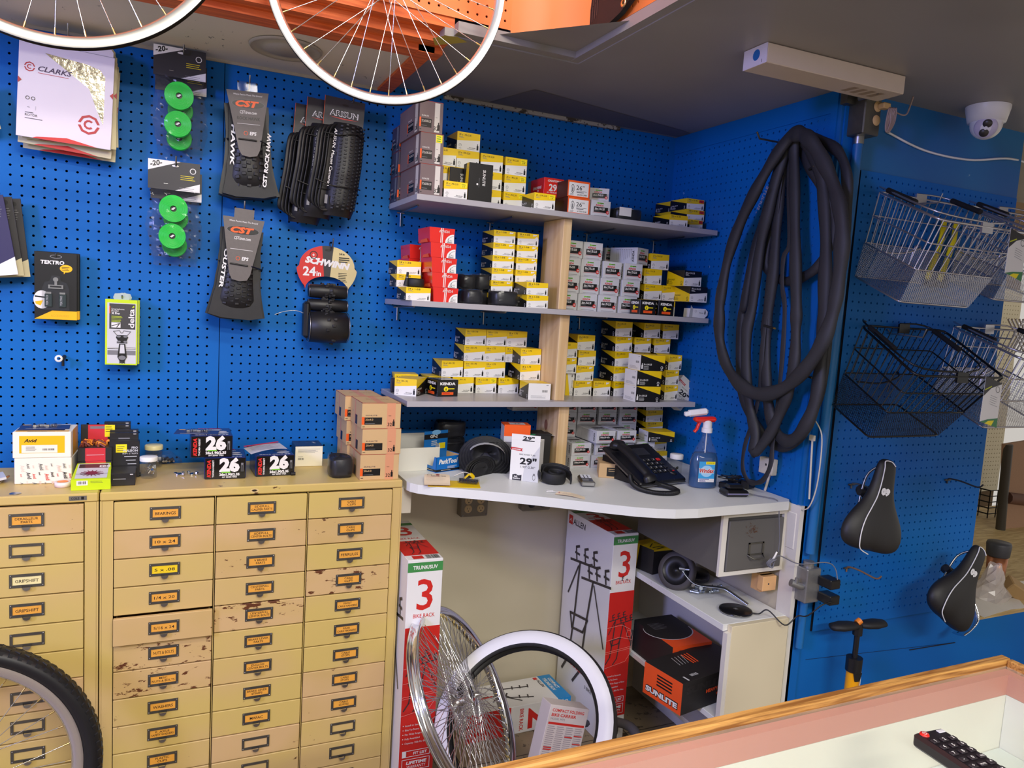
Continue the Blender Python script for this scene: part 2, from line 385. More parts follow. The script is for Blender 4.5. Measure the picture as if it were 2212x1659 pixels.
mb = MB(); mb.box(.625, .668, -.43, 0.0, 2.098, 2.12, OWOOD); struct(mb.build('trim_5'))
# orange upper fascia: pegboard, rounded inner corner, pegboard
mb = MB()
holeboard(mb, (-1.6, -.52, 2.165), (1, 0, 0), (0, 0, 1), (0, -1, 0), 1.6 + .84, .9, .01, .02, OPAINT)
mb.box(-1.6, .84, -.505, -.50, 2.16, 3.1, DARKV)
struct(mb.build('wall_upper_back'))
mb = MB(); cx, cy, rr = .84, -.72, .2; V = []; Fc = []; nn = 16
for i in range(nn + 1):
    t = R(90 - 90 * i / nn); 
    for z in (2.145, 3.1): V.append((cx + rr * math.cos(t), cy + rr * math.sin(t), z))
Fc = [(2 * i, 2 * i + 2, 2 * i + 3, 2 * i + 1) for i in range(nn)]
mb.add(V, Fc, OPAINT, smooth=True); struct(mb.build('wall_upper_corner'))
mb = MB()
holeboard(mb, (1.04, -.72, 2.165), (0, -1, 0), (0, 0, 1), (-1, 0, 0), 2.3, .9, .03, .02, OPAINT)
mb.box(1.055, 1.06, -3.1, -.72, 2.16, 3.1, DARKV); struct(mb.build('wall_upper_right'))
mb = MB(); mb.box(.69, 1.045, -.545, -.515, CZ + .004, CZ + .03, SOFF); mb.box(1.02, 1.05, -3.2, -.515, CZ + .003, CZ + .03, SOFF); mb.add([(.8, -.545, CZ + .02), (1.02, -.545, CZ + .02), (1.02, -.8, CZ + .02)], [(0, 1, 2)], SOFF)
struct(mb.build('trim_6'))
mb = MB(); mb.box(-1.6, 1.04, -.50, .1, 3.1, 3.12, OPAINT); struct(mb.build('ceiling'))
# speaker grille ring in the tile
mb = MB(); c = onZ(630, 78, 2.106)
TGR = mat('ceiling_speaker_grille', (176, 168, 154), .8)
mb.lathe([(.0, -.004), (.06, -.004), (.062, -.001), (.085, -.001), (.09, -.006), (.094, 0)], TGR, 36, Matrix.Translation((c.x, -.22, 2.104)))
o = mb.build('ceiling_speaker'); tag(o, 'round off-white ceiling speaker grille set in the speckled tile', 'speaker')
# far side of the shop seen past the end of the third wall
CPEG = worn('cream_pegboard_paint', (232, 222, 190), (224, 212, 180), (190, 176, 140), .6, s2=30, t2=.85)
mb = MB(); holeboard(mb, (2.2, .55, .5), (1, 0, 0), (0, 0, 1), (0, -1, 0), 2.6, 1.25, .01, .01, CPEG)
mb.box(2.2, 4.8, .57, .6, 0, 3.0, mat('far_wall_brown', (120, 96, 66), .8)); struct(mb.build('wall_far'))
mb = MB(); mb.box(2.57, 4.8, -.55, -.53, 2.16, 2.8, OPAINT); 
struct(mb.build('wall_upper_far'))
# ================================================================ drawer cabinets
TAN = worn('tan_enamel', (206, 180, 104), (206, 176, 114), (92, 60, 34), .38, s1=3.2, s2=30, t2=.735, streak=(1, 1, 1.6))
TAN2 = worn('pinkish_tan_enamel', (208, 174, 122), (202, 170, 110), (96, 58, 36), .4, s1=4, s2=34, t2=.70, streak=(1, 1, 1.8))
TANR = worn('chipped_tan_enamel', (204, 172, 112), (208, 174, 122), (98, 54, 30), .42, s1=4, s2=30, t2=.60, streak=(1, 1, 2.4))
CARDO = mat('aged_orange_card', (232, 164, 62), .55, var=.08, scale=60)
CARDY = mat('bright_yellow_card', (240, 205, 30), .5, var=.05)
CARDP = mat('pale_cream_card', (236, 222, 160), .5, var=.05)
INK = mat('marker_ink', (48, 26, 14), .6)
YF = -.322   # cabinet front plane
def holder_mesh(txt, card):
    return txt, card
def drawer(root, x0, x1, z0, z1, txt, card, mt, pull=0.0, lblx=None):
    d = MB(); y = YF - .004 - pull
    d.box(x0 + .001, x1 - .001, y, y + .012, z0 + .0015, z1 - .0015, mt, bev=.0012)
    d.box(x0 + .006, x1 - .006, y + .012, -.05, z0 + .005, z0 + .008, mt); d.box(x0 + .006, x0 + .008, y + .012, -.05, z0 + .008, z1 - .012, mt); d.box(x1 - .008, x1 - .006, y + .012, -.05, z0 + .008, z1 - .012, mt)
    o = d.build('drawer', root)
    cx = (x0 + x1) / 2 if lblx is None else lblx; cz = (z0 + z1) / 2 + .003
    h = MB(); W, H, t = .036, .0165, .0065
    for a in ((-W, W, H - t, H), (-W, W, -H, -H + t), (-W, -W + t, -H + t, H - t), (W - t, W, -H + t, H - t)):
        h.box(cx + a[0], cx + a[1], y - .0022, y, cz + a[2], cz + a[3], DSTEEL)
    for sx in (-1, 1):
        for sz in (-1, 1): h.sphere((cx + sx * (W - .0032), y - .0024, cz + sz * (H - .0032)), .0016, STEEL, nu=8, nv=4, sc=(1, .6, 1))
    h.build('label_holder', o)
    p = MB(); M = Matrix.Translation((cx, y - .002, cz - H + .0045))
    V = []; n = 8
    for i in range(n + 1):
        a = math.pi * i / n
        V += [(.010 * math.cos(a), -.000, -.0095 * math.sin(a)), (.0085 * math.cos(a), -.0085, -.0085 * math.sin(a) - .002)]
    p.add(V, [(2 * i, 2 * i + 1, 2 * i + 3, 2 * i + 2) for i in range(n)], STEEL, M, True)
    p.add([V[2 * i + 1] for i in range(n + 1)], [tuple(range(n + 1))], STEEL, M)
    p.build('pull_tab', o)
    if card is not None:
        c = MB(); f = c.face((cx, y - .0008, cz), (1, 0, 0), (0, 0, 1)); f.rect(-W + t, -H + t, W - t, H - t, card)
        L = txt.split('|')
        if txt:
            if len(L) == 1: f.text(L[0], 0, -.0045, .0075, INK, 'C', .012, .0, w=min(.048, .0068 * len(L[0])))
            else:
                for i, s in enumerate(L): f.text(s, 0, .0012 - i * .0078, .0056, INK, 'C', .012, w=min(.053, .0047 * len(s)))
        c.build('label_card', o)
    return o
def cabinet(x0, x1, cols, label, zt=.946, badge=False):
    root = empty('parts_cabinet', ((x0 + x1) / 2, -.16, 0), label, 'cabinet')
    M = Matrix.Translation((-(x0 + x1) / 2, .16, 0))
    b = MB(); DK = mat('oval_centre_brown', (40, 28, 14), .8)  # dark brown that fills the oval's centre
    b.box(x0, x1, YF - .002, -.004, zt - .022, zt, TAN, M, bev=.003)
    b.box(x0, x0 + .004, YF, -.004, .0, zt - .022, TAN, M); b.box(x1 - .004, x1, YF, -.004, 0, zt - .022, TAN, M)
    b.box(x0 + .004, x1 - .004, -.01, -.004, 0, zt - .022, TAN, M); b.box(x0 + .004, x1 - .004, YF + .02, -.01, .0, .03, TAN, M)
    ztop = zt - .0245; xs = [c[0] for c in cols] + [cols[-1][1]]
    # front frame: outer stiles, bottom rail, thin rails between drawers
    b.box(x0 + .0045, cols[0][0] - .001, YF, YF + .004, .0, zt - .0225, TAN, M); b.box(cols[-1][1] + .001, x1 - .0045, YF, YF + .004, 0, zt - .0225, TAN, M)
    b.box(cols[0][0], cols[-1][1], YF, YF + .004, 0, .034, TAN, M)
    for k, c in enumerate(cols[:-1]): b.box(c[1] + .0012, cols[k + 1][0] - .0012, YF - .001, YF + .004, .034, zt - .0225, TAN, M)
    if not badge:
        f = b.face((x0, YF - .0021, zt - .011), (1, 0, 0), (0, 0, 1), M); a = .36
        f.disc(a, 0, .0105, TAN2, 20, .0055); f.ring(a, 0, .0105, .002, mat('pale_tan_rim', (222, 200, 150), .4), 20, .0055); f.disc(a, 0, .0065, DK, 16, .0028)  # oval mark with a paler tan rim and dark brown centre
    b.build('cabinet_body', root)
    if badge:
        n = MB(); f = n.face((x1 - .044, YF - .0024, zt - .011), (1, 0, 0), (0, 0, 1), M); f.rect(-.019, -.0055, .019, .0055, STEEL); f.text('COLE', -.014, -.003, .0055, BLACK, 'L', .02, w=.017); f.rect(.007, -.0035, .013, .0035, BLACK)
        n.build('name_plate', root)
    rows = 12; p = (zt - .0245 - .036) / rows
    for ci, c in enumerate(cols):
        for r_ in range(rows):
            z1 = ztop - r_ * p
            spec = c[2][r_] if r_ < len(c[2]) else ('', None)
            mt = {'p': TAN2, 'r': TANR}.get(spec[2] if len(spec) > 2 else '', TAN)
            pull = spec[3] if len(spec) > 3 else 0
            d = drawer(root, c[0], c[1], z1 - p, z1, spec[0], spec[1], mt, pull, c[3])
            d.matrix_parent_inverse = M
    return root
def cx(px): return onY(px, 1080, YF).x
C0, C1, C2, C3 = cx(246), cx(465.5), cx(665), cx(847)
xr = cx(868)
O = CARDO
lab1 = [('BEARINGS', O), ('10 x 24', O, 'p'), ('5 x .08', CARDY), ('1/4 x 20', O), ('5/16 x 24', O, 'p', .016), ('NUTS & BOLTS', O, 'r'), ('MISC|NUTS & BOLTS', O, 'r'), ('WASHERS', O), ('F. AXLE|SAFETY WASHERS', O), ('PLASTIC|CLIPS', O), ('', None), ('', None)]
lab2 = [('SIDEPULL|CALIPER PARTS', O), ('SIDEPULL|CENTER BOLTS', O, 'p'), ('V BRAKE|PARTS', O, 'p'), ('CENTERPULL|PARTS', O), ('CENTERPULL|CENTER BOLTS', O, 'r'), ('BRAKE LEVER|PARTS', O), ('ENGLISH|CENTER BOLTS', O), ('BRAKE LEVER|STRAPS', O), ('MAFAC', O), ('', None, 'p'), ('', None), ('', None)]
lab3 = [('CABLE|CLIPS', O), ('CABLE|CLIPS', O, 'p'), ('FERRULES', O), ('CABLE|CLIPS', O, 'r'), ('FRONT|CABLE HANGERS', O), ('REAR|CABLE HANGERS', O), ('CABLE|STOPS', O), ('CABLE|STOPS', O, 'p'), ('CABLE|GUIDES', O, 'p'), ('', None), ('', None), ('', None)]
cabinet(cx(216), xr, [(C0, C1 - .002, lab1, cx(358)), (C1 + .002, C2 - .002, lab2, cx(566)), (C2 + .002, C3, lab3, cx(759))], 'tan steel parts cabinet with three columns of hand-labelled drawers')
xl1 = cx(182); wd = C1 - C0
labL = [('DERAILLEUR|PARTS', O, 'p'), ('', None), ('GRIPSHIFT', CARDP), ('GRIPSHIFT', O), ('', None), ('HUB|PARTS', O), ('', None, 'p'), ('', None), ('', None), ('', None), ('', None), ('', None)]
cabinet(xl1 - wd * 2 - .06, cx(213), [(xl1 - wd * 2 - .004, xl1 - wd - .004, [('', None)] * 12, None), (xl1 - wd, xl1, labL, cx(58))], 'tan steel parts cabinet on the far left behind the knobbly tyre', badge=True)
# things showing in the drawer left ajar
# ================================================================ shelves
ZS = [1.76, 1.462, 1.172]; XS0 = .678
SHV = mat('grey_melamine', (172, 168, 172), .35, var=.03)
names = ['top grey shelf board holding brown boxes', 'middle grey shelf board holding red and white tube boxes', 'lowest grey shelf board above the white desk']
for i, z in enumerate(ZS):
    m_ = MB(); xe = [onY(1551, 494, -.30).x, onY(1531, 690, -.30).x, onY(1502, 872, -.30).x][i]
    m_.box(XS0, min(xe, X1 - .004), -.30, -.001, z - .0165, z, SHV, bev=.0008); tag(m_.build('shelf_board'), names[i], 'shelf', 'grey shelf boards')
# pegboard shelf brackets under the boards
BRK = [(0, 865, 455), (0, 1057, 490), (0, 1267, 500), (0, 1411, 515), (1, 857, 670), (1, 1043, 690), (1, 1250, 700)]
def bracket(zs, x):
    r_ = empty('shelf_bracket', (x, 0, zs - .0165), '', 'bracket', 'wire brackets under the shelf boards')
    a = MB(); a.tube([(0, -.004, -.006), (0, -.03, -.007), (0, -.18, -.004), (0, -.19, -.002)], .003, STEEL, 8); a.build('arm', r_)
    a = MB(); a.tube([(-.012, -.004, -.008), (.012, -.004, -.008)], .0022, STEEL, 8); a.tube([(0, -.0045, -.006), (0, -.006, -.05)], .0024, STEEL, 8); a.build('foot', r_)
    return r_
SH = ['top', 'middle', 'lowest']; cnt = [0, 0, 0]; WH = ['leftmost', 'second from the left', 'third from the left', 'rightmost']
for s_, px, py in BRK:
    b_ = bracket(ZS[s_], onY(px, py, 0).x); b_['label'] = 'steel wire bracket under the %s grey shelf, %s' % (SH[s_], WH[cnt[s_]]); cnt[s_] += 1
# wooden uprights between boards
PINE = woodmat('pale_pine', (226, 196, 150), (206, 170, 122), (14, 14, .9), 1.6, .55, 1.2)
KNOT = mat('pine_knot', (150, 100, 72), .6, var=.3, scale=80)
wl = ['between the top and middle shelves', 'between the middle and lowest shelves', 'between the lowest shelf and the desk']
for i, (pl, pr_, py, z0, z1) in enumerate([(1213, 1231, 560, ZS[1], ZS[0] - .017), (1204, 1225, 780, ZS[2], ZS[1] - .017), (1207, 1229, 900, .94, ZS[2] - .017)]):
    a = onY(pl, py, -.275); b = onY(pr_, py, -.275); m_ = MB()
    m_.box(a.x, b.x, -.275, -.135 if i < 2 else -.12, z0, z1, PINE, bev=.0015)
    if i == 2: m_.face((a.x, -.13, 1.08), (0, -1, 0), (0, 0, 1)).disc(.06, .0, .012, KNOT, 16, .018)
    tag(m_.build('wooden_upright'), 'pale pine upright board standing ' + wl[i], 'post', 'pine uprights in the shelves')
# ================================================================ desk
DZ = .9386
DESKW = worn('worn_white_desk_paint', (228, 229, 226), (220, 222, 220), (120, 118, 116), .4, s1=3, s2=24, t2=.735)
pts = [(874, 1036), (878, 1039.5), (886, 1043), (903, 1047), (929, 1050.5), (975, 1054.5), (1039, 1060), (1100, 1066), (1209, 1077.5), (1300, 1088), (1375, 1096), (1420, 1099), (1460, 1100.5), (1509, 1099), (1568, 1094), (1661, 1087), (1705, 1083)]
P = [onZ(x, y, DZ) for x, y in pts]; poly = [(p.x, p.y) for p in P]
poly = [(poly[0][0], -.003)] + poly + [(X1 - .004, P[-1].y + .02), (X1 - .004, -.003)]
m_ = MB(); m_.prism(poly[::-1] if False else poly, DZ - .026, DZ, DESKW)
m_.box(.678, .71, -.28, -.24, .835, DZ - .026, COLW)
tag(m_.build('corner_desk'), 'white painted desk top with a curved front edge, along both walls', 'desk')
# grey steel drawer box hung under the desk, white trim, drawer
GST = worn('grey_steel_paint', (96, 94, 92), (90, 88, 86), (64, 56, 50), .45, s2=30, t2=.80)
root = empty('under_desk_drawer_unit', (1.6, -.5, .72), 'grey steel file drawer unit with white trim hung under the desk', 'drawer unit')
M = Matrix.Translation((-1.6, .5, -.72)); m_ = MB(); xa, xb, za, zb = 1.509, 1.742, .727, DZ - .027
m_.box(xa, xb, -.712, -.30, za, zb, GST, M); m_.build('housing', root)
m_ = MB()
for a in ((xa - .004, xa + .014, za - .006, zb), (xb - .006, xb + .004, za - .006, zb), (xa + .014, xb - .006, za - .006, za + .006), (xa + .014, xb - .006, zb - .016, zb)): m_.box(a[0], a[1], -.722, -.712, a[2], a[3], COLW, M)
m_.build('trim', root)
m_ = MB(); m_.box(xa + .017, xb - .009, -.727, -.713, za + .009, zb - .026, GST, M, bev=.002)
f = m_.face((xa + .017, -.7271, za + .009), (1, 0, 0), (0, 0, 1), M)
rnd = random.Random(4); RUST = mat('rust_stain', (92, 58, 36), .8)
for i in range(34):
    a, b = .085 + rnd.gauss(0, .012), .118 + rnd.gauss(0, .008); t = rnd.random() * 3; f.line([(a, b), (a + .006 * math.cos(t), b + .006 * math.sin(t))], .0011, RUST)
dr = m_.build('drawer', root)
m_ = MB(); hx, hz = xa + .093, za + .052; y0 = -.7275
for z in (0, .034): m_.box(hx, hx + .058, y0 - .002, y0, hz + z, hz + z + .004, DSTEEL, M)
for x in (0, .052): m_.box(hx + x, hx + x + .006, y0 - .002, y0, hz, hz + .038, DSTEEL, M)
m_.tube([(hx, y0, hz), (hx + .008, y0 - .016, hz - .006), (hx + .05, y0 - .016, hz - .006), (hx + .058, y0, hz)], .0022, DSTEEL, 8, M=M)
m_.build('label_holder_pull', dr)
m_ = MB(); m_.box(1.744, X1 + .012, -.76, -.727, .795, .905, COLW, bev=.002); tag(m_.build('white_wood_block'), 'short white wooden block beside the grey under-desk drawer', 'block')
# white shelf unit on the floor, open to the left
UZ = .592; XU = 1.512; root = empty('white_shelf_unit', (1.63, -.4, 0), 'low cream and white painted shelf unit under the right end of the desk', 'shelf unit')
M = Matrix.Translation((-1.63, .4, 0)); CRM = worn('cream_gloss_paint', (226, 214, 182), (216, 204, 172), (120, 100, 70), .45, s2=28, t2=.76)
m_ = MB(); m_.box(XU + .0125, X1 - .012, -.7765, -.758, 0, UZ - .0005, CRM, M, bev=.001); m_.box(XU - .002, XU + .012, -.776, -.758, 0, UZ - .0205, COLW, M); m_.build('side_panel', root)
m_ = MB(); m_.box(XU - .003, X1 - .006, -.757, -.02, UZ - .02, UZ, DESKW, M, bev=.001); m_.build('top_board', root)
m_ = MB(); m_.box(XU, X1 - .02, -.757, -.02, .29, .308, DESKW, M, bev=.001); m_.build('shelf', root)
m_ = MB(); m_.box(XU + .08, X1 - .02, -.757, -.45, .15, .166, DESKW, M, bev=.001); m_.build('shelf', root)
m_ = MB(); m_.box(X1 - .02, X1 - .008, -.757, -.02, .0, UZ - .02, COLW, M); m_.build('back_panel', root)
m_ = MB(); m_.box(XU, X1 - .02, -.03, -.02, .0, UZ - .02, CRM, M); m_.build('base_strip', root)
# ================================================================ boxed inner tubes
VALVE = BLACK
def fr(mb, w, d, h, side):
    if side == 'front': return Face(mb, (0, 0, 0), (1, 0, 0), (0, 0, 1))
    if side == 'left': return Face(mb, (0, d, 0), (0, -1, 0), (0, 0, 1))
    if side == 'right': return Face(mb, (w, 0, 0), (0, 1, 0), (0, 0, 1))
    if side == 'back': return Face(mb, (w, d, 0), (-1, 0, 0), (0, 0, 1))
    return Face(mb, (0, 0, h), (1, 0, 0), (0, 1, 0))
def valve_icon(f, a, b, h, mt): f.rect(a - h * .16, b, a + h * .16, b + h * .7, mt); f.rect(a - h * .07, b + h * .7, a + h * .07, b + h, mt)
def kY(w=.073, d=.095, h=.052, size='26 x 1-3/8', inv=False, patch=0, sticker=None, sidetxt=True):
    mb = MB(); mb.box(0, w, 0, d, 0, h, WHITE)
    top_c, dk = (BLACK, YEL) if inv else (YEL, BLACK)
    f = fr(mb, w, d, h, 'front'); tc = WHITE if inv else BLACK
    f.poly([(0, h), (0, h * .50), (w, h * .63), (w, h)], top_c)
    f.text(size, w * .08, h * .80, h * .10 if h > .045 else h * .13, tc, 'L', .015, w=min(w * .52, .0036 * len(size)))
    f.lines(w * .08, h * .73, w * .22, 2, h * .05, h * .02, tc if inv else GREYL)
    f.ring(w * .14, h * .26, h * .085, h * .016, GREYL, 14); f.lines(w * .11, h * .26, w * .07, 1, .001, h * .015, GREYL); f.lines(w * .09, h * .07, w * .11, 1, .001, h * .025, GREYL)
    valve_icon(f, w * .90, h * .09, h * .34, BLACK)
    f.text('32mm Schrader', w * .82, h * .15, h * .055, BLACK, 'R', .01, .2, w=w * .3); f.lines(w * .45, h * .09, w * .37, 1, .001, h * .018, GREYL)
    if patch: f.poly([(w * .72, h * .78), (w * .86, h * .82), (w * .93, h * .93), (w * .80, h * .90), (w * .74, h * .95)], WHITE)
    if patch > 1: f.poly([(w * .80, h * .60), (w * .97, h * .64), (w * .92, h * .78)], WHITE)
    if sticker: f.rect(w * .70, h * .68, w * .97, h * .95, sticker); f.text('5.99', w * .83, h * .71, h * .08, BLACK, 'C', .01); f.lines(w * .73, h * .88, w * .2, 2, h * .05, h * .015, BLACK)
    for sd in ('left', 'right'):
        f = fr(mb, w, d, h, sd); f.rect(0, 0, d, h, dk)
        if sd == 'left': f.poly([(0, h), (d, h * .50), (d, h)], top_c)
        else: f.poly([(d, h), (0, h), (0, h * .45)], top_c)
        tx = BLACK if inv else WHITE
        if sidetxt:
            valve_icon(f, d * .07, h * .12, h * .36, tx); f.text(size, d * .13, h * .36, h * .10, tx, 'L', .02, w=d * .33)
            f.lines(d * .13, h * .26, d * .25, 3, h * .08, h * .02, tx); f.ring(d * .88, h * .22, h * .09, h * .025, tx, 12); f.rect(d * .84, h * .05, d * .92, h * .09, tx)
    f = fr(mb, w, d, h, 'top'); f.rect(0, 0, w, d, top_c); f.poly([(0, d), (0, d * .8), (w * .8, d)], top_c)
    f = fr(mb, w, d, h, 'back'); f.rect(0, 0, w, h, WHITE); f.bars(w * .62, h * .46, w * .25, h * .14, BLACK, 12); f.lines(w * .12, h * .24, w * .7, 4, h * .05, h * .012, GREYL); f.lines(w * .8, h * .88, w * .1, 1, .1, h * .025, BLACK)
    return mb
KGRN = mat('kenda_green', (120, 195, 60), .4)
def kW(w=.069, d=.14, h=.0555, size='26x1.75-2.35'):
    mb = MB(); mb.box(0, w, 0, d, 0, h, LWHITE, bev=.0006)
    f = fr(mb, w, d, h, 'front')
    f.rect(w * .30, h * .80, w * .64, h * .87, KGRN); f.rect(w * .33, h * .78, w * .36, h * .89, KGRN); f.text('KENDY', w * .54, h * .805, h * .055, BLACK, 'C', .02, w=w * .19)
    f.text('KENDA', w * .22, h * .64, h * .11, REDI, 'L', .03, .35, w=w * .40)
    f.rect(w * .14, h * .27, w * .88, h * .60, BLACK); f.text(size, w * .18, h * .42, h * .12, WHITE, 'L', .03, .15, w=w * .52); f.lines(w * .18, h * .34, w * .3, 1, .1, h * .02, GREYL)
    f.rect(w * .10, h * .235, w * .80, h * .25, REDI); f.disc(w * .86, h * .30, h * .115, REDI, 14); f.text('28', w * .86, h * .26, h * .09, WHITE, 'C', .01)
    f.rect(w * .925, h * .26, w * .95, h * .58, GREYL); f.rect(w * .16, h * .06, w * .84, h * .075, GREYL)
    for sd in ('left', 'right'):
        f = fr(mb, w, d, h, sd)
        a = d - .012 if sd == 'left' else .012
        f.text('KENDA', a, h * .14, .008, BLACK, 'L', .03, .2, ang=R(90), w=h * .66)
        for q in range(9):
            x = d * .25 + q * d * .068; hh = h * (.62 - .05 * (q % 4)); f.rect(x, h * .86 - hh, x + .0006, h * .84, GREYL); f.rect(x - .0008, h * .85, x + .0014, h * .89, BLACK)
    f = fr(mb, w, d, h, 'top'); f.rect(w * .3, .012, w * .75, .022, KGRN); f.text('KENDA', w * .5, .028, .012, GREYL, 'C', .03, .3); f.rect(w * .25, .05, w * .85, .07, BLACK); f.lines(w * .3, .1, w * .5, 3, .006, .0015, GREYL)
    return mb
def kRed(w=.078, d=.1, h=.042):
    mb = MB(); mb.add([(.003, 0, 0), (w - .003, 0, 0), (w - .003, d, 0), (.003, d, 0), (0, 0, h), (w, 0, h), (w, d, h), (0, d, h)], [(0, 3, 2, 1), (4, 5, 6, 7), (0, 1, 5, 4), (1, 2, 6, 5), (2, 3, 7, 6), (3, 0, 4, 7)], REDB)
    f = fr(mb, w, d, h, 'front'); 
    for x in (.44, .50): f.poly([(w * x, 0), (w * (x + .028), 0), (w * (x + .045), h), (w * (x + .015), h)], WHITE)
    V = [(w * .985, 0)]
    for i in range(9):
        t = R(90 + 90 * i / 8 * .97); V.append((w * .97 + w * .34 * math.cos(t), h * .02 + h * .60 * math.sin(t)))
    V.append((w * .63, 0.0005)); f.poly(V, WHITE); f.ring(w * .97, .001, w * .27, .0008, BLACK, 14, h * .47, R(92), R(178))
    f.rect(w * .755, h * .12, w * .77, h * .36, BLACK); f.rect(w * .74, h * .10, w * .785, h * .13, BLACK); f.text('KC', w * .86, h * .14, h * .1, BLACK, 'C'); f.lines(w * .70, h * .04, w * .25, 1, .1, h * .03, BLACK)
    f.text('KENDA', w * .58, h * .70, h * .15, WHITE, 'C', .05, .35, w=w * .40); f.text('KENDA', w * .58, h * .705, h * .13, REDI, 'C', .0, .35, w=w * .36)
    f = fr(mb, w, d, h, 'left'); f.poly([(d * .2, 0), (d * .9, 0), (d * .8, h * .25), (d * .3, h * .2)], ORG)
    return mb
def kBlack(w=.073, d=.08, h=.050, front='KENDA'):
    mb = MB(); mb.box(0, w, 0, d, 0, h, mat('black_gloss_card', (20, 19, 20), .22, var=.03), bev=.0008)
    def art(f, w):
        f.text('KENDA', w * .5, h * .70, h * .15, WHITE, 'C', .05, w=w * .74); f.disc(w * .42, h * .46, h * .15, YSTK, 18); f.rect(w * .5, h * .44, w * .82, h * .50, YSTK); valve_icon(f, w * .42, h * .36, h * .18, BLACK)
        f.rect(w * .22, h * .11, w * .78, h * .27, ORG); f.lines(w * .28, h * .17, w * .42, 1, .1, h * .04, REDI)
    art(fr(mb, w, d, h, 'front'), w); art(fr(mb, w, d, h, 'left'), d)
    fr(mb, w, d, h, 'top').lines(w * .2, d * .7, w * .5, 4, d * .12, .002, WHITE)
    return mb
BRN = mat('brown_grey_card', (118, 100, 100), .55, var=.04); BRND = mat('dark_brown_card', (70, 60, 72), .5, var=.04); STRP = mat('pale_strip_card', (214, 208, 200), .5, var=.02)
def kBrown(w=.068, d=.2, h=.085, size='27.5x3.00-3.50', base=BRN, strip=STRP, kraft=False, sticker=False):
    mb = MB(); mb.box(0, w, 0, d, 0, h, base, bev=.0007)
    red = mat('crease_red', (170, 60, 50), .5)
    for f, L in ((fr(mb, w, d, h, 'front'), w), (fr(mb, w, d, h, 'left'), d)):
        isl = L == d
        if isl: L = min(d, .12); o = d - L
        else: o = 0
        if not kraft or not isl:
            f.rect(o + L * .0, h * .16, o + L * .07, h * .46, ORG); f.rect(o + L * .07, h * .16, o + L * .52, h * .44, BLACK)
            f.rect(o + L * .64, 0 if kraft else h * .04, o + L * .86, h * (1 if kraft else .97), strip)
            f.text(size, o + L * .09, h * .32, h * .075, STRP if not kraft else KRAFT, 'L', .01, w=L * (.40 if not kraft else .2))
            f.text('SUNLITE', o + L * .09, h * .50, h * .045, WHITE if not kraft else BRND, 'L', .01, w=L * .3); f.lines(o + L * .09, h * .2, L * .25, 1, .1, h * .015, GREYL); f.lines(o + L * .02, h * .07, L * .08, 1, .1, h * .02, BLACK)
            f.text('32', o + L * .72, h * .10, h * .13, BLACK, 'C', .01); valve_icon(f, o + L * .82, h * .10, h * .26, BLACK); f.lines(o + L * .68, h * .5, L * .1, 1, .1, h * .01, BLACK)
        else:
            f.rect(d * .38, 0, d * .46, h, strip); f.rect(d * .60, 0, d * .66, h, strip) if False else None
            f.rect(d * .30, h * .1, d * .37, h * .46, ORG) if False else None
            f.rect(d * .44, h * .05, d * .62, h * .42, BLACK); f.lines(d * .2, h * .5, d * .1, 1, .1, h * .012, GREYL)
        if sticker and not isl: f.rect(w * .66, h * .72, w * .93, h * .97, YSTK); f.lines(w * .69, h * .9, w * .2, 3, h * .07, h * .025, GRN)
    for a in ((0, w, 0, .0012), (0, w, d - .0012, d)): mb.box(a[0], a[1], a[2], a[3], h - .001, h + .0003, red)
    mb.box(0, .0012, 0, d, h - .001, h + .0003, red); mb.box(w - .0012, w, 0, d, h - .001, h + .0003, red)
    if kraft: f = fr(mb, w, d, h, 'top'); f.rect(w * .40, d * .0, w * .58, d, strip); f.text('SUNLITE', w * .25, d * .5, .014, mat('kraft_print', (188, 150, 104), .7), 'L', .02, w=w * .6)
    return mb
MESHC = {}
def place(key, fn, p, Z, label, group, yaw=0.0, Y=None, name='inner_tube_box', cat='box', anchor=None, **kw):
    """p = pixel of the front-left-bottom corner at depth Y -> x; or a world (x, y)"""
    if Y is not None: q = onY(p[0], p[1], Y); X, YY = q.x, Y
    else: X, YY = p
    k = (key, tuple(sorted((a, str(b)) for a, b in kw.items())))
    if k in MESHC: o = MESHC[k].copy(); COL.objects.link(o)
    else: o = fn(**kw).build(name); MESHC[k] = o
    o.location = (X, YY, Z); o.rotation_euler = (0, 0, R(yaw)); tag(o, label, cat, group); o.name = name
    return o
G1, G2, G3, G4 = 'tube boxes on the top shelf', 'tube boxes on the middle shelf', 'tube boxes on the lowest shelf', 'tube boxes on the desk'
E_ = .0003
# ---- top shelf
z = ZS[0]
for i, (px, py) in enumerate([(905.7, 417), (906.3, 351), (905, 283)]):
    place('br', kBrown, (px, py), z + i * (.085 + E_), 'brown-grey 27.5 inch tube box, %s of the front stack at the left end' % ('bottom', 'middle', 'top')[i], G1, Y=-.295, **({'sticker': True} if i == 1 else {}))
for i in range(3):
    place('brd', kBrown, (.6785, -.088), z + i * (.0755 + E_), 'dark narrow tube box against the blue wall, %s of the stack of three' % ('bottom', 'middle', 'top')[i], G1, w=.07, d=.084, h=.075, base=BRND, strip=GREYL)
Ya = -.205
def ystack(px, py, n, Y, z, pitch, where, group, yaw=0, **kw):
    for i in range(n):
        lab = ORD[i] if i < n - 1 or n == 1 else 'top'
        place('y', kY, (px, py), z + i * (pitch + E_), 'yellow %s tube box, %s of %s' % (kw.get('size', ''), lab, where), group, Y=Y, yaw=yaw, h=pitch, **kw)
s29 = '29 x 1.90-2.30'
ystack(934, 375, 3, Ya, z, .052, 'stack behind the brown boxes', G1, size=s29)
ystack(986, 330, 4, Ya, z, .052, 'the tallest top-shelf stack', G1, size=s29)
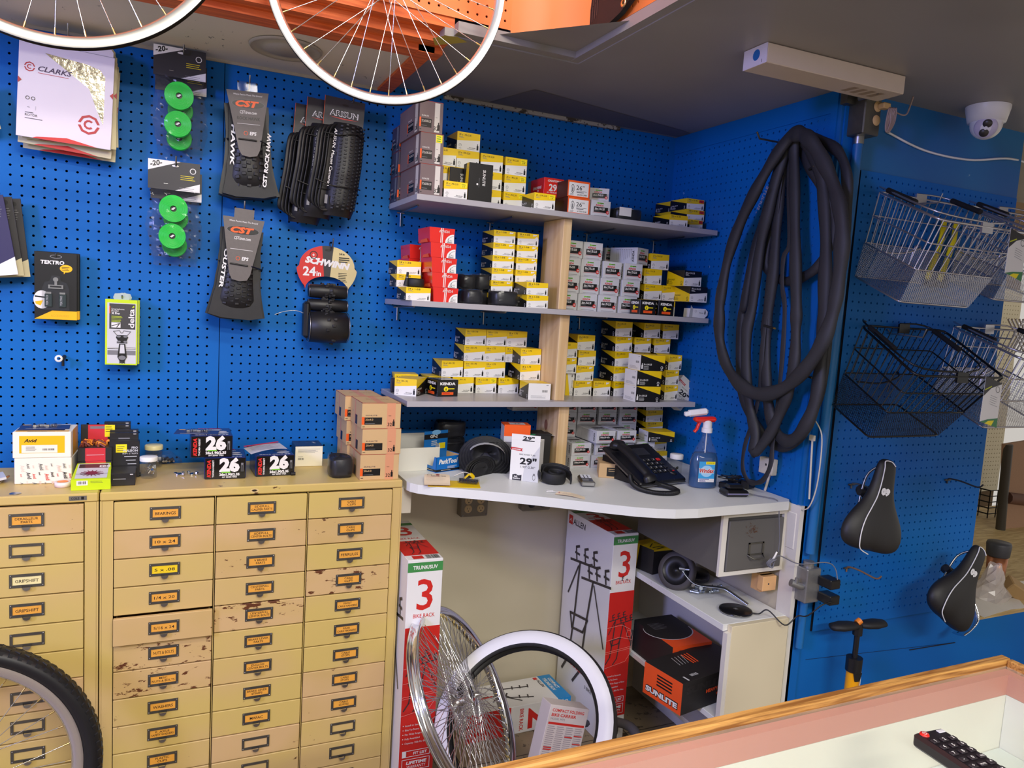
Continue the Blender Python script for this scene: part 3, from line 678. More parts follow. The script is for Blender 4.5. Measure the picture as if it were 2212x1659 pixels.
ystack(1038.5, 345, 3, Ya, z, .052, 'stack right of the upright black box', G1, size=s29)
ystack(1092, 350, 3, Ya, z, .052, 'stack left of the red box', G1, size=s29, sticker=YSTK)
place('y', kY, (958, 425), z, 'small yellow 29 inch tube box in front beside the brown boxes', G1, Y=-.293, w=.071, h=.047, size=s29, sticker=YSTK)
place('y', kY, (1152.6, 451), z, 'small yellow and white 29 inch tube box in front of the red 29 box', G1, Y=-.293, w=.071, h=.047, size=s29, sticker=YSTK)
def kStand(w=.074, d=.047, h=.108):
    mb = MB(); mb.box(0, w, 0, d, 0, h, BLACK, bev=.0005); f = fr(mb, w, d, h, 'front')
    f.text('SUNLITE', w * .58, h * .84, .0085, WHITE, 'L', .01, ang=R(-90), w=h * .42); f.lines(w * .42, h * .6, .002, 9, .003, .0015, GREYL); f.disc(w * .36, h * .45, .003, WHITE, 8)
    f = fr(mb, w, d, h, 'left'); f.poly([(0, 0), (d * .9, h), (0, h)], BLACK); f.poly([(d * .15, 0), (d * .9, 0), (d * .95, h), (d * .55, h)], YEL); f.text('IG', d * .75, h * .85, .006, BLACK, 'C')
    return mb
place('st', kStand, (1010.6, 430), z, 'black tube box standing upright with yellow side in front of the yellow stacks', G1, Y=-.29)
place('st', kStand, (.795, -.232), z, 'black and yellow tube box standing half hidden behind the upright black box', G1, w=.058, h=.098, d=.02)
def kChao(w=.07, d=.12, h=.058):
    mb = MB(); mb.box(0, w, 0, d * .8, 0, h, REDB, bev=.0005); mb.box(.001, w - .001, d * .8, d, .001, h - .001, GREYL)
    f = fr(mb, w, d * .8, h, 'front'); f.text('CHAOYANG', w * .53, h * .80, h * .10, WHITE, 'C', .04, .2, w=w * .7); f.text('29', w * .45, h * .33, h * .34, WHITE, 'C', .03); f.text('x1.75/2.35', w * .4, h * .2, h * .07, WHITE, 'C', .02, .2, w=w * .5); f.lines(w * .2, h * .1, w * .4, 1, .1, h * .03, WHITE)
    f.rect(w * .76, h * .12, w * .94, h * .58, KGRN); valve_icon(f, w * .85, h * .18, h * .3, BLACK)
    f = fr(mb, w, d * .8, h, 'left'); f.text('CHAOYANG', d * .4, h * .44, h * .14, WHITE, 'C', .04, .2, w=d * .5); f.text('TIRE', d * .45, h * .3, h * .08, WHITE, 'C', .02)
    return mb
place('y', kY, (1174, 420), z, 'yellow tube box hidden under the red 29 box', G1, Y=-.19, h=.052, size=s29)
place('ch', kChao, (1174.3, 415), z + .0525, 'red 29 tube box with grey rear flap lying on a yellow box', G1, Y=-.215)
def kOrange(w=.078, d=.1, h=.0495):
    mb = MB(); mb.box(0, w, 0, d, 0, h, ORG, bev=.0005); f = fr(mb, w, d, h, 'front'); f.rect(w * .05, h * .06, w * .94, h * .88, WHITE)
    f.ring(w * .22, h * .5, h * .13, h * .02, BLACK, 14, h * .26); valve_icon(f, w * .22, h * .33, h * .32, GREYL); f.text('26"', w * .38, h * .45, h * .27, BLACK, 'L', .0, w=w * .36); f.rect(w * .38, h * .37, w * .86, h * .385, BLACK)
    f.lines(w * .4, h * .28, w * .4, 1, .1, h * .05, GREYL); f.text('# 250-548', w * .86, h * .12, h * .09, BLACK, 'R', .0, .1, w=w * .42); f.lines(w * .1, h * .16, w * .2, 2, h * .06, h * .02, GREYL)
    f = fr(mb, w, d, h, 'left'); f.rect(0, 0, d, h, mat('dark_maroon_card', (62, 24, 20), .5)); return mb
for i in range(2): place('or', kOrange, (1225 if i == 0 else 1225.5, 459 - 36 * i), z + i * .05, 'orange framed 26 inch tube box, %s of two beside the red box' % ('lower', 'upper')[i], G1, Y=-.287)
place('kw', kW, (1276, 463), z, 'white and black tube box lying right of the orange boxes', G1, Y=-.283, w=.07, d=.12, h=.05)
place('kw', kW, (1.262, -.245), z + .0505, 'white and black tube box lying turned on top of another beside the orange boxes', G1, yaw=-24, w=.062, d=.1, h=.042)
s7 = '700 x 35-43'
place('y', kY, (1445.5, 485), z, 'yellow and black 700 tube box lowest in front at the right end', G1, Y=-.285, h=.036, size=s7)
place('y', kY, (1489, 489), z, 'yellow tube box with red price sticker low at the far right', G1, Y=-.235, w=.055, d=.08, h=.036, size=s7, sticker=REDI)
for i in (1, 2):
    place('y', kY, (1486, 466 - 27 * i), z + i * .0365, 'yellow tube box with red sticker, %s row, right end of top shelf' % ('', 'middle', 'top')[i], G1, Y=-.215, h=.036, size=s7, sticker=REDI)
    place('y', kY, (onY(1486, 466, -.215).x - .002, -.116), z + i * .0365, 'yellow and black tube box behind the red-stickered one, %s row' % ('', 'middle', 'top')[i], G1, h=.036, size=s7)
# ---- middle shelf
z = ZS[1]; s24 = '24 x 1-3/8'
place('y', kY, (876.2, 648), z, 'yellow and white 24 inch tube box at the front left shelf corner', G2, Y=-.292, h=.037, size=s24)
place('y', kY, (.684, -.190), z, 'yellow and black 24 inch tube box at the shelf end behind the corner one', G2, h=.037, d=.06, size=s24)
place('y', kY, (856, 615), z + .0373, 'yellow and white 24 inch tube box, middle level at the left shelf end', G2, d=.075, Y=-.215, h=.037, size=s24)
place('y', kY, (857.5, 583), z + .0746, 'yellow 24 inch tube box with a loose bottom flap, top at left', G2, Y=-.20, h=.040, size=s24)
for i, (px, py) in enumerate([(934, 652), (932, 620), (931, 587), (929, 554), (926.6, 524)]):
    place('rd', kRed, (px, py), z + i * .0425, 'red tube box with white stripes, %s of the front stack of five' % (ORD[i] if i < 4 else 'top'), G2, Y=-.283, yaw=[0, -2, 1, -1, 2][i])
for i in range(4):
    place('rd', kRed, (.715, -.125), z + i * .0425, 'red tube box standing behind the stack of five, %s of the rear four' % (ORD[i] if i < 3 else 'top'), G2, yaw=[2, -3, 3, 0][i])
s26 = '26 x 1-3/8'
ystack(1064, 560, 6, -.195, z, .0385, 'the left six-high middle-shelf column', G2, size=s26, patch=1)
ystack(1115.5, 560, 6, -.195, z, .0385, 'the six-high column touching the upright', G2, size=s26, patch=2)
for i in range(2): place('y', kY, (1136.6, 667 - 30 * i), z + i * .0388, 'yellow 26 inch tube box in front of the pine upright, %s of two' % ('lower', 'upper')[i], G2, Y=-.288, h=.0385, size=s26)
cols = [[1203.4, 1208, 1211, 1215.5], [1247.2, 1252, 1254.5, 1259.5], [1291, 1296, 1301.7], [1335.6, 1342.4, 1348]]
nm = ['the column half hidden by the upright', 'the second column from the upright', 'the third column from the upright', 'the fourth column from the upright']
for c, cl in enumerate(cols):
    for i, px in enumerate(cl):
        place('kw', kW, (px, 672 - 38 * i), z + i * .0558, 'white 26x1.75-2.35 tube box, %s of %s' % (ORD[i] if i < len(cl) - 1 else 'top', nm[c]), G2, Y=-.218, w=.0712, d=.13)
place('kw', kW, (1307, 555), z + 3 * .0558, 'white tube box lying in shade left behind the turned white one', G2, Y=-.10, w=.03, d=.09)
place('kw', kW, (1375.8, 561), z + 3 * .0558, 'white tube box lying turned with its lined side showing, on top', G2, Y=-.215, yaw=24, w=.069, d=.11)
s275 = '27.5 x 2.10-2.35'
for i, px in enumerate([1383, 1393, 1393, 1409]):
    place('y', kY, (px, 640 - 34 * i), z + i * .0525, 'yellow tube box, %s of the column right of the white columns' % (ORD[i] if i < 3 else 'top'), G2, Y=-.20, h=.052, size=s275)
place('y', kY, (1429.5, 640), z + .0525, 'yellow and white tube box wedged between stacks, second level near the right wall', G2, Y=-.20, w=.06, h=.052, size=s275)
for i, (px, py, l) in enumerate([(1477, 606, 'upper'), (1489, 648, 'lower')]):
    place('y', kY, (px, py), z + (.1052 - .052 * i), 'black and yellow 27.5 inch tube box near the right wall, %s of two' % l, G2, Y=-.285 + .01 * (1 - i), h=.052, size=s275, inv=True)
place('y', kY, (1.575, -.20), z, 'black and yellow tube box lying open under the other two', G2, yaw=-6, w=.08, h=.051, size=s275)
kk = dict(w=.062, d=.06, h=.049)
for i, px in enumerate([1381.5, 1421.5]): place('kb', kBlack, (px, 678), z, 'small black and yellow puncture-proof tube box, %s of two on the front edge' % ('left', 'right')[i], G2, Y=-.297, **kk)
# ---- lowest shelf
z = ZS[2]; s16, s18 = '16 x 1.50-1.95', '18 x 1.75'
p52 = .0523
xr1 = [.968 - .162, .968 - .081, .968, 1.049]
for i, x in enumerate(xr1):
    place('y', kY, (x, -.099), z, 'yellow tube box, %s from left, bottom row, low left bay' % ('first', 'second', 'third', 'fourth')[i], G3, h=.052, size=[s16, s16, '14 x 2.125', s18][i], **({'sticker': YSTK} if i == 2 else {}))
rows = [[(953.4, s16), (1001.9, s16), (1046.8, s18)], [(1001.9, s16), (1046.8, s18), (1091.5, s18)], [(1004.9, s16), (1051, s18), (1095.3, s18)]]
for k, rw in enumerate(rows):
    for i, (px, sz) in enumerate(rw):
        place('y', kY, (px, 803 - 36 * k), z + (k + 1) * p52, 'yellow %s tube box, %s from left, %s row, low left bay' % (sz, ('first', 'second', 'third')[i], ('second', 'third', 'top')[k]), G3, Y=-.099, h=.052, size=sz)
place('y', kY, (1.13, -.099), z, 'yellow 18 inch tube box at the bottom behind the white-ended box', G3, h=.052, size=s18)
for i in range(2): place('y', kY, [(1123, 815), (1124.5, 779)][i], z + (i + 1) * p52, 'yellow 18 x 1.75 tube box pulled forward near the upright, %s of two' % ('lower', 'upper')[i], G3, Y=-.165, h=.052, size=s18)
place('y', kY, (1.128, -.165), z, 'yellow tube box under the two pulled-forward ones', G3, h=.052, size=s18, w=.06, d=.06)
def turned(px, py, Y, Zv, yaw, label, group, **kw):
    """box turned so that its end with the bar code faces us"""
    return place('y', kY, (px, py), Zv, label, group, Y=Y, yaw=yaw, **kw)
o = place('y', kY, (0, 0), z, 'tube box with its plain white bar-code end towards us on the front edge', G3, h=.052, w=.075, d=.085, size=s18)
q = onZ(1201.5, 865, z); o.rotation_euler = (0, 0, R(174)); o.location = (1.199, -.16, z); o.location = Matrix.Rotation(R(174), 4, 'Z') @ Vector((-.0375, -.0425, 0)) + Vector((1.1285, -.213, z))
place('y', kY, (.680, -.152), z, 'yellow and white 20 inch tube box turned corner-on at the left shelf end', G3, yaw=-38, w=.071, h=.052, size='20 x 1.50-1.95')
place('kb', kBlack, (.801, -.200), z, 'black and yellow puncture-proof tube box with orange bars on the left', G3, yaw=9, w=.073, d=.075, h=.052)
place('y', kY, (.70, -.075), z, 'yellow tube box lying low by the wall behind the wrapped black one', G3, h=.056, d=.07, w=.075, yaw=-8, size=s16)
s20 = '20 x 2.00-2.25'; xb0 = onZ(1239, 854.5, z).x
for i, px in enumerate([1239, 1280.6, 1324.5]): place('y', kY, (px, 855), z, 'yellow 20 inch tube box, %s from the upright, bottom row, right bay' % ('first', 'second', 'third')[i], G3, Y=-.15, w=.068, h=.052, size=s20, **({'patch': 1} if i < 2 else {}))
def kNar(w=.036, d=.09, h=.075):
    mb = MB(); mb.box(0, w, 0, d, 0, h, WHITE); f = fr(mb, w, d, h, 'front'); f.poly([(0, 0), (w * .5, 0), (w * .15, h), (0, h)], YEL); valve_icon(f, w * .65, h * .84, .009, BLACK); f.text('32mm Schrader', w * .72, h * .35, .0035, BLACK, 'L', .01, ang=R(90), w=h * .35); f.ring(w * .6, h * .12, .004, .0008, GREYL, 12); return mb
place('nar', kNar, (1220, 855), z, 'narrow white and yellow tube box standing on end beside the pine upright', G3, Y=-.14)
for i, px in enumerate([1205, 1244]): place('y', kY, (px, 815), z + .0765 if i == 0 else z + p52, 'yellow 20 inch tube box, second row, %s' % ('partly behind the upright', 'clear of the upright')[i], G3, Y=-.15, w=.068, h=.052, size=s20, patch=1)
place('y', kY, (1325, 815), z + p52, 'yellow and black 20 inch tube box, second row behind the black stack', G3, Y=-.15, w=.068, h=.052, size=s20)
for i, px in enumerate([1207, 1248.8, 1328]): place('y', kY, (px, 780), z + 2 * p52 + (.0245 if i == 0 else 0), 'yellow 20 inch tube box, third row, %s' % ('partly behind the upright', 'clear of the upright', 'beside the white-ended stack')[i], G3, Y=-.15, w=.068, h=.052, size=s20)
for i, px in enumerate([1247, 1329.4, 1371, 1413.5]): place('y', kY, (px, 745), z + 3 * p52, 'yellow 20 inch tube box, fourth row, %s from the upright' % ('first', 'second', 'third', 'fourth')[i], G3, Y=-.15, w=.068, h=.052, size=s20, **({'patch': 1} if i else {}))
for i, px in enumerate([1329.7, 1391.5, 1432.5]): place('y', kY, (px, 712), z + 4 * p52, 'yellow 20 inch tube box directly under the middle shelf, %s of three' % ('left', 'centre', 'right')[i], G3, Y=-.16, w=.068, h=.052, size=s20)
for i, px in enumerate([1370, 1410]):
    for k in range(3): place('y', kY, (px, 815), z + k * p52, 'yellow tube box hidden behind the three turned boxes, %s level, %s' % (ORD[k], ('left', 'right')[i]), G3, Y=-.11, w=.064, h=.052, size=s20)
for i, px in enumerate([1434, 1436.5, 1443]): place('y', kY, (px, 865 - 34 * i), z + i * p52, 'yellow tube box just right of the turned stack, %s of three' % ('bottom', 'middle', 'top')[i], G3, Y=-.245, w=.036 if False else .055, d=.08, h=.052, size=s20, patch=1)
for i in range(3):
    # rotated by 90 deg: bar-code end faces left, long black side faces us
    o = place('y', kY, (0, 0), z + i * p52, 'black and yellow tube box turned sideways, white end left, %s of three' % ('bottom', 'middle', 'top')[i], G3, w=.080, d=.094, h=.052, size=s20)
    x0 = 1.461 + [.0, .002, .012][i]; yf = -.293 if i else -.297
    o.rotation_euler = (0, 0, R(90 - 3)); q = Matrix.Rotation(R(87), 4, 'Z') @ Vector((0, .094, 0)); o.location = (x0 - q.x, yf - q.y, z + i * p52)
RSC = mat('schwinn_red', (200, 30, 30), .4)
def kSch(w=.075, d=.055, h=.13, size='29"', sub='1.90"-2.30"'):
    mb = MB(); mb.box(0, w, 0, d, 0, h, WHITE, bev=.0006); f = fr(mb, w, d, h, 'front')
    f.poly([(w * .45, 0), (w, 0), (w, h * .9), (w * .5, h * .36)], LWHITE); f.poly([(0, h * .82), (w * .42, h * .80), (w * .37, h * .765), (w * .42, h * .73), (0, h * .75)], RSC); f.text('SCHWINN', w * .04, h * .755, h * .035, WHITE, 'L', .03, w=w * .3)
    f.text('BIKE INNER TUBE', w * .58, h * .64, h * .035, BLACK, 'C', .0, w=w * .55); f.text(size, w * .62, h * .42, h * .155, BLACK, 'C', .035, w=w * (.58)); f.text(sub, w * .62, h * .325, h * .055, BLACK, 'C', .0, w=w * .5)
    f.poly([(w * .1, 0.001), (w * .42, .001), (w * .42, h * .15), (w * .3, h * .13), (w * .22, h * .16), (w * .1, h * .14)], mat('charcoal_ink', (44, 42, 46), .4)); f.text('Self-', w * .16, h * .085, h * .035, WHITE, 'L', .03); f.text('Sealing', w * .12, h * .04, h * .035, WHITE, 'L', .03, w=w * .26)
    f.ring(w * .85, h * .12, w * .05, .0006, BLACK, 14, h * .075); f.rect(w * .82, h * .16, w * .88, h * .21, GREYL)
    f = fr(mb, w, d, h, 'left'); f.text(size, d * .5, h * .25, h * .13, BLACK, 'C', .03, ang=0); f.poly([(0, h * .80), (d * .6, h * .78), (d * .6, h * .74), (0, h * .76)], RSC)
    f = fr(mb, w, d, h, 'top'); f.text(size, w * .5, d * .3, d * .35, BLACK, 'C', .02); return mb
place('sch', kSch, (1455, 865), z, 'white and grey 20 inch tube box standing at the back near the right wall', G3, Y=-.10, size='20"', sub='2.00"-2.25"', w=.066, h=.128)
o = place('sch', kSch, (0, 0), z, 'white 20 inch tube box leaning at a slant beside the wall, flap open', G3, size='20"', sub='1.75"-2.25"', w=.075, d=.05, h=.105)
o.location = (1.664, -.19, z + .002); o.rotation_euler = (R(-8), R(38), R(-14))
# ---- desk level boxes
z = DZ; s700 = '700x30-43c'; hk = .0425
def kk7(px, py, Y, lev, lab, yaw=0, zz=None): place('kw', kW, (px, py), z + lev * (hk + E_), lab, G4, Y=Y, yaw=yaw, w=.074, d=.13, h=hk, size=s700)
for i, px in enumerate([1232, 1277, 1321, 1366]):
    kk7(px, 1005, -.235, 0, 'white 700x30-43c tube box, bottom row on the desk, %s from upright' % ('first', 'second', 'third', 'fourth')[i])
for i, px in enumerate([1234, 1285, 1329, 1374]): kk7(px, 988, -.235, 1, 'white 700x30-43c tube box, second row, %s from the upright' % ('first', 'second', 'third', 'fourth')[i])
for i, px in enumerate([1203, 1246, 1291, 1336]):
    for k in (2, 3, 4): kk7(px, 930, -.12 , k, 'white 700x30-43c tube box in the rear, %s row, %s from upright' % (('', '', 'third', 'fourth', 'top')[k], ('first', 'second', 'third', 'fourth')[i]))
for i, px in enumerate([1288, 1334]): kk7(px, 957, -.25, 2, 'white 700x30-43c tube box pulled forward on the stack, %s one' % ('left', 'right')[i], yaw=1)
for k, (px, py, Y) in enumerate([(1395, 930, -.12), (1393, 930, -.12), (1392, 928, -.12)]):
    place('y', kY, (px, py), z + (k + 2) * .043 + .006, 'yellow and white 700 tube box right of the white stack, %s of three' % ('lower', 'middle', 'upper')[k], G4, Y=Y, h=.0425, size='700 x 35-40')
o = place('y', kY, (0, 0), z + .0866, 'yellow and black 700 tube box lying turned above another, near the phone', G4, h=.036, d=.10, w=.078, size='700 x 35-40')
q = onZ(1414, 958, z + .0866); o.rotation_euler = (0, 0, R(80)); q2 = Matrix.Rotation(R(80), 4, 'Z') @ Vector((0, .10, 0)); o.location = (1.560 - q2.x, -.245 - q2.y, z + .0866)
place('y', kY, (1.60, -.20), z, 'yellow and black tube box under the turned one, low beside the phone', G4, h=.042, w=.08, d=.1, size='700 x 35-40')
place('y', kY, (1.602, -.19), z + .0425, 'yellow and black tube box just under the turned one beside the phone', G4, h=.042, w=.08, d=.1, size='700 x 35-40')
place('kw', kW, (1106, 905), z + .17, 'white tube box in deep shade behind the pine upright by the shelf', G4, Y=-.07, w=.10, d=.05, h=.048)
# brown kraft cartons beside the cabinet
PKS = mat('pinkish_strip', (214, 148, 110), .6, var=.03)
for k in range(3):
    for j, (y0, dd) in enumerate([(-.305, .145), (-.158, .145)]):
        hh = .0735; x0 = [.548, .551, .547][k] if j == 0 else [.541, .537, .530][k]
        place('kr', kBrown, (x0, y0), .946 + k * (hh + .0004), 'kraft 20x4.0 tube carton, %s of the %s three on the cabinet' % (('bottom', 'middle', 'top')[k], ('front', 'rear')[j]), 'kraft tube cartons on the cabinet', w=.112, d=dd, h=hh, size='20x4.0', base=KRAFT, strip=PKS, kraft=True)
# ================================================================ goods hanging on the back wall
FR = lambda mb, x, y, z, M=None: Face(mb, (x, y, z), (1, 0, 0), (0, 0, 1), M)
def hook(x, z, L, label, Y=0.0, mt=None, up=.02):
    m_ = MB(); mt = mt or STEEL
    m_.tube([(x, Y - .001, z + .012), (x, Y - .006, z + .006), (x, Y - .012, z), (x, Y - L, z - .004), (x, Y - L - .008, z + up)], .0022, mt, 8)
    m_.tube([(x, Y + .004, z), (x, Y - .012, z)], .0022, mt, 8)
    o = m_.build('peg_hook'); tag(o, label, 'hook'); return o
PW = mat('pearl_white_card', (222, 214, 222), .45, var=.02); PBE = mat('beige_card_back', (206, 196, 160), .6, var=.03); CLR = mat('clarks_red', (178, 40, 44), .45)
FOIL = mat('crinkled_foil', (190, 184, 160), .18, .85, var=.3, scale=60, bump=.8)
def rotor_pack(front=True):
    m_ = MB(); w_, h = .21, .235; base = PW if front else PBE
    m_.box(0, w_, 0, .004, 0, h, base, bev=.0008); m_.prism([(.004, 0), (w_ - .004, 0), (w_ - .004, .012), (w_ - .012, .022), (.012, .022), (.004, .012)], -.003, -.002, base, Matrix.Translation((0, 0, h)) @ Matrix.Rotation(R(90), 4, 'X'))
    f = FR(m_, 0, 0, 0)
    f.poly([(.0, h - .0005), (w_, h - .0005), (w_, h - .0015), (0, h - .0015)], GREYL)
    f.poly([(.055, .212), (.15, .204), (.178, .196), (.19, .18), (.19, .06), (.172, .10), (.155, .145), (.125, .165)], FOIL if front else PBE)
    def logo(a, b, r, wd):
        for t0 in (R(8), R(188)): f.ring(a, b, r, wd, CLR, 4, None, t0, t0 + R(164))
        f.ring(a, b, r * .48, wd * .8, CLR, 8, None, R(45), R(315))
    if front:
        logo(.024, .172, .012, .0028); f.text('CLARKS', .042, .166, .012, mat('clarks_navy', (70, 50, 80), .5), 'L', .02, .3, w=.074); f.lines(.042, .160, .07, 1, .1, .0012, CLR)
        logo(.158, .055, .025, .006)
        for a in (.022, .034): f.ring(a, .096, .0045, .0012, BLACK, 12)
        f.lines(.022, .073, .006, 1, .1, .001, GREYL); f.rect(.04, .068, .0405, .078, GREYL); f.text('ROTOR', .018, .052, .0055, BLACK, 'L'); f.lines(.018, .060, .025, 1, .1, .0012, BLACK); f.lines(.018, .046, .048, 1, .1, .001, BLACK)
    f.poly([(0, .145), (.008, .137), (0, .129)], CLR); f.poly([(w_, .145), (w_ - .008, .137), (w_, .129)], CLR)
    f.poly([(.035, .0), (.045, .004), (.11, .012), (.18, .0)], REDI)
    f.disc(.109, h + .010, .015, BLACK, 16, .006)
    return m_
for i in range(5):
    m_ = rotor_pack(i == 0); yy = -.088 + i * .012
    o = m_.build('rotor_pack', loc=(-.3035 + [0, .012, .0, .016, .008][i], yy, 1.812 - [0, .003, .012, .0, .022][i]), rot=(0, R([2.2, 0.2, 4.2, -1.8, 2.5][i]), 0))
    tag(o, ['white and red brake rotor envelope at the front of the hanging stack', 'beige backed rotor envelope directly behind the front white one', 'rotor envelope in the middle of the hanging stack, twisted clockwise', 'rotor envelope fourth in the hanging stack, twisted to the right', 'rearmost rotor envelope hanging lowest against the blue wall'][i], 'package', 'rotor envelopes on one hook')
hook(-.19, 2.072, .085, 'steel peg hook holding the white rotor envelopes', up=.03)
# rim tape packs
FILM = mat('clear_film', (90, 94, 100), .08, 0, var=0, alpha=.10, spec=1.0)
GTAPE = mat('neon_green_tape', (10, 205, 60), .35, var=.05); GTD = mat('green_tape_edge', (6, 150, 44), .4)
SLB = mat('sl_black_card', (44, 42, 46), .45, var=.05)
def tape_pack(label, x, z, group, y=-.035, r1=.036, r2=.034):
    root = empty('rim_tape_pack', (x, y, z), label, 'package', group)
    m_ = MB(); w_, h = .13, .078; m_.box(0, w_, -.001, .001, 0, h, SLB); f = FR(m_, 0, -.001, 0)
    f.poly([(0, h), (0, h * .62), (w_ * .62, h)], WHITE); f.poly([(w_ * .52, 0), (w_, 0), (w_, h * .30)], WHITE); f.ring(w_ * .86, h * .72, .008, .0018, WHITE, 16); f.lines(w_ * .62, h * .52, .045, 3, .005, .0012, YSTK); f.text('-20-', .006, h * .75, .013, BLACK, 'L', .03, .2, ang=.25); f.lines(w_ * .60, h * .1, .04, 2, .005, .001, GREYL); f.rect(w_ * .3, h * .2, w_ * .38, h * .22, STEEL)
    f.disc(w_ * .52, h * .84, .009, WHITE, 12, .003)
    m_.build('header_card', root)
    for k, (a, b, r_) in enumerate([(.064, -.052, r1), (.062, -.126, r2)]):
        m_ = MB(); M = Matrix.Translation((a, -.006, b)) @ Matrix.Rotation(R(90), 4, 'X')
        pr = [(.008, 0), (.008, .020)]; q = .008
        while q < r_ - .002: pr += [(q + .0004, .0215), (q + .0020, .0215), (q + .0024, .0205)]; q += .0026
        pr += [(r_, .0205), (r_, 0)]
        m_.lathe(pr, GTAPE, 36, M); m_.lathe([(0, .014), (.008, .014)], BLACK, 16, M); m_.add([(-.006, -.002, .0205), (.001, .004, .0205), (.006, .003, .0205), (-.001, -.004, .0205)], [(0, 1, 2, 3)], WHITE, M)
        m_.build('tape_roll', root)
    m_ = MB(); rnd = random.Random(int(x * 1e4)); nx, nz = 14, 26; V = []
    for side in (0, 1):
        for j in range(nz + 1):
            t = j / nz; zz = .002 - t * .185; hw = .064 - .006 * math.sin(t * 9) - (.004 if t > .9 else 0)
            for i in range(nx + 1):
                s_ = i / nx * 2 - 1; bulge = (1 - s_ * s_) ** .5 * .024 * min(1, t * 5, (1 - t) * 6 + .1)
                V.append((.065 + s_ * hw * (1 + rnd.uniform(-.03, .03)), (.002 if side else -.010 - bulge) + rnd.uniform(-.0035, .0035), zz + rnd.uniform(-.002, .002)))
    Fc = []; st = (nx + 1) * (nz + 1)
    for side in (0, 1):
        for j in range(nz):
            for i in range(nx):
                a = side * st + j * (nx + 1) + i; Fc.append((a, a + 1, a + nx + 2, a + nx + 1))
    m_.add(V, Fc, FILM); m_.build('clear_bag', root)
    return root
tape_pack('green rim tape pair in a clear bag, upper front pack', .004, 2.022, 'green rim tape packs', -.06)
tape_pack('green rim tape pair in a clear bag, behind the upper pack', .008, 1.992, 'green rim tape packs', -.022, .032, .032)
tape_pack('green rim tape pair in a clear bag, lower front pack', -.006, 1.722, 'green rim tape packs', -.06)
tape_pack('green rim tape pair in a clear bag, behind the lower pack', .0, 1.700, 'green rim tape packs', -.022, .032, .032)
hook(.078, 2.09, .075, 'steel peg hook above the upper green rim tape', up=.03); hook(.063, 1.792, .07, 'steel peg hook above the lower green rim tape', up=.02)
# folded tyres
TY = mat('new_tyre_rubber', (30, 30, 32), .55, var=.25, scale=30, bump=.25); TYS = mat('tyre_sidewall', (21, 21, 24), .45, var=.15, scale=20)
CSTG = mat('grey_carbon_card', (98, 92, 88), .5, var=.12, scale=120)
def folded_tyre(root, h=.27, wt=.11, wm=.10, wb=.15, depth=.085, kn=(8, 4), seed=1, tread_w=.075, knob=(.011, .008)):
    rnd = random.Random(seed); m_ = MB()
    def W(t, ex): return (wt * (1 - t) ** 2 + 2 * wm * t * (1 - t) + wb * t * t) / 2 + ex
    for k in range(5):
        y0 = -.004 - k * depth / 5.2; ex = [-.006, .004, -.004, .006, -.002][k] + rnd.uniform(-.002, .002); P_ = []
        n = 9
        for i in range(n + 1): t = i / n; P_.append((-W(t, ex) + rnd.uniform(-.0015, .0015), -t * h))
        P_ += [(-W(1, ex) * .5, -h - .008 - .004 * (k % 2)), (W(1, ex) * .5, -h - .009)]
        for i in range(n + 1): t = 1 - i / n; P_.append((W(t, ex) + rnd.uniform(-.0015, .0015), -t * h))
        m_.prism(P_[::-1], 0, depth / 6.2, TYS if k % 2 else TY, Matrix.Translation((0, y0, 0)) @ Matrix.Rotation(R(90), 4, 'X'))
    m_.build('folded_layers', root)
    m_ = MB(); V = []; nu, nv = 10, 14; yb = -depth * .82
    for j in range(nv + 1):
        t = j / nv; zz = -t * h * 1.02; wv = W(t, -.010); curl = .03 * max(0, t - .82) ** 1 / .18
        for i in range(nu + 1): a = math.pi * i / nu; V.append((-math.cos(a) * wv, yb - math.sin(a) * .026 + curl, zz))
    m_.add(V, [(j * (nu + 1) + i, j * (nu + 1) + i + 1, (j + 1) * (nu + 1) + i + 1, (j + 1) * (nu + 1) + i) for j in range(nv) for i in range(nu)], TYS, smooth=True)
    rows, cols_ = kn
    for r_ in range(rows):
        t = .08 + .90 * r_ / rows; curl = .03 * max(0, t - .82) / .18; wv = W(t, -.010)
        for c in range(cols_):
            u = (c - (cols_ - 1) / 2) / (cols_ / 2); x = u * tread_w / 2 + (rnd.uniform(-.002, .002)); a = math.acos(max(-1, min(1, -x / wv))); y = yb - math.sin(a) * .026 + curl
            z_ = -t * h + (.5 * h / rows if c % 2 else 0) * .9
            M = Matrix.Translation((x, y + .001, z_)) @ Matrix.Rotation(R(u * 28 * 1.0), 4, 'Z') @ Matrix.Rotation(R(rnd.uniform(-10, 10)), 4, 'Y')
            m_.box(-knob[0] / 2, knob[0] / 2, -.005, 0, -knob[1] / 2, knob[1] / 2, TY, M, bev=.001)
    return m_, W, yb
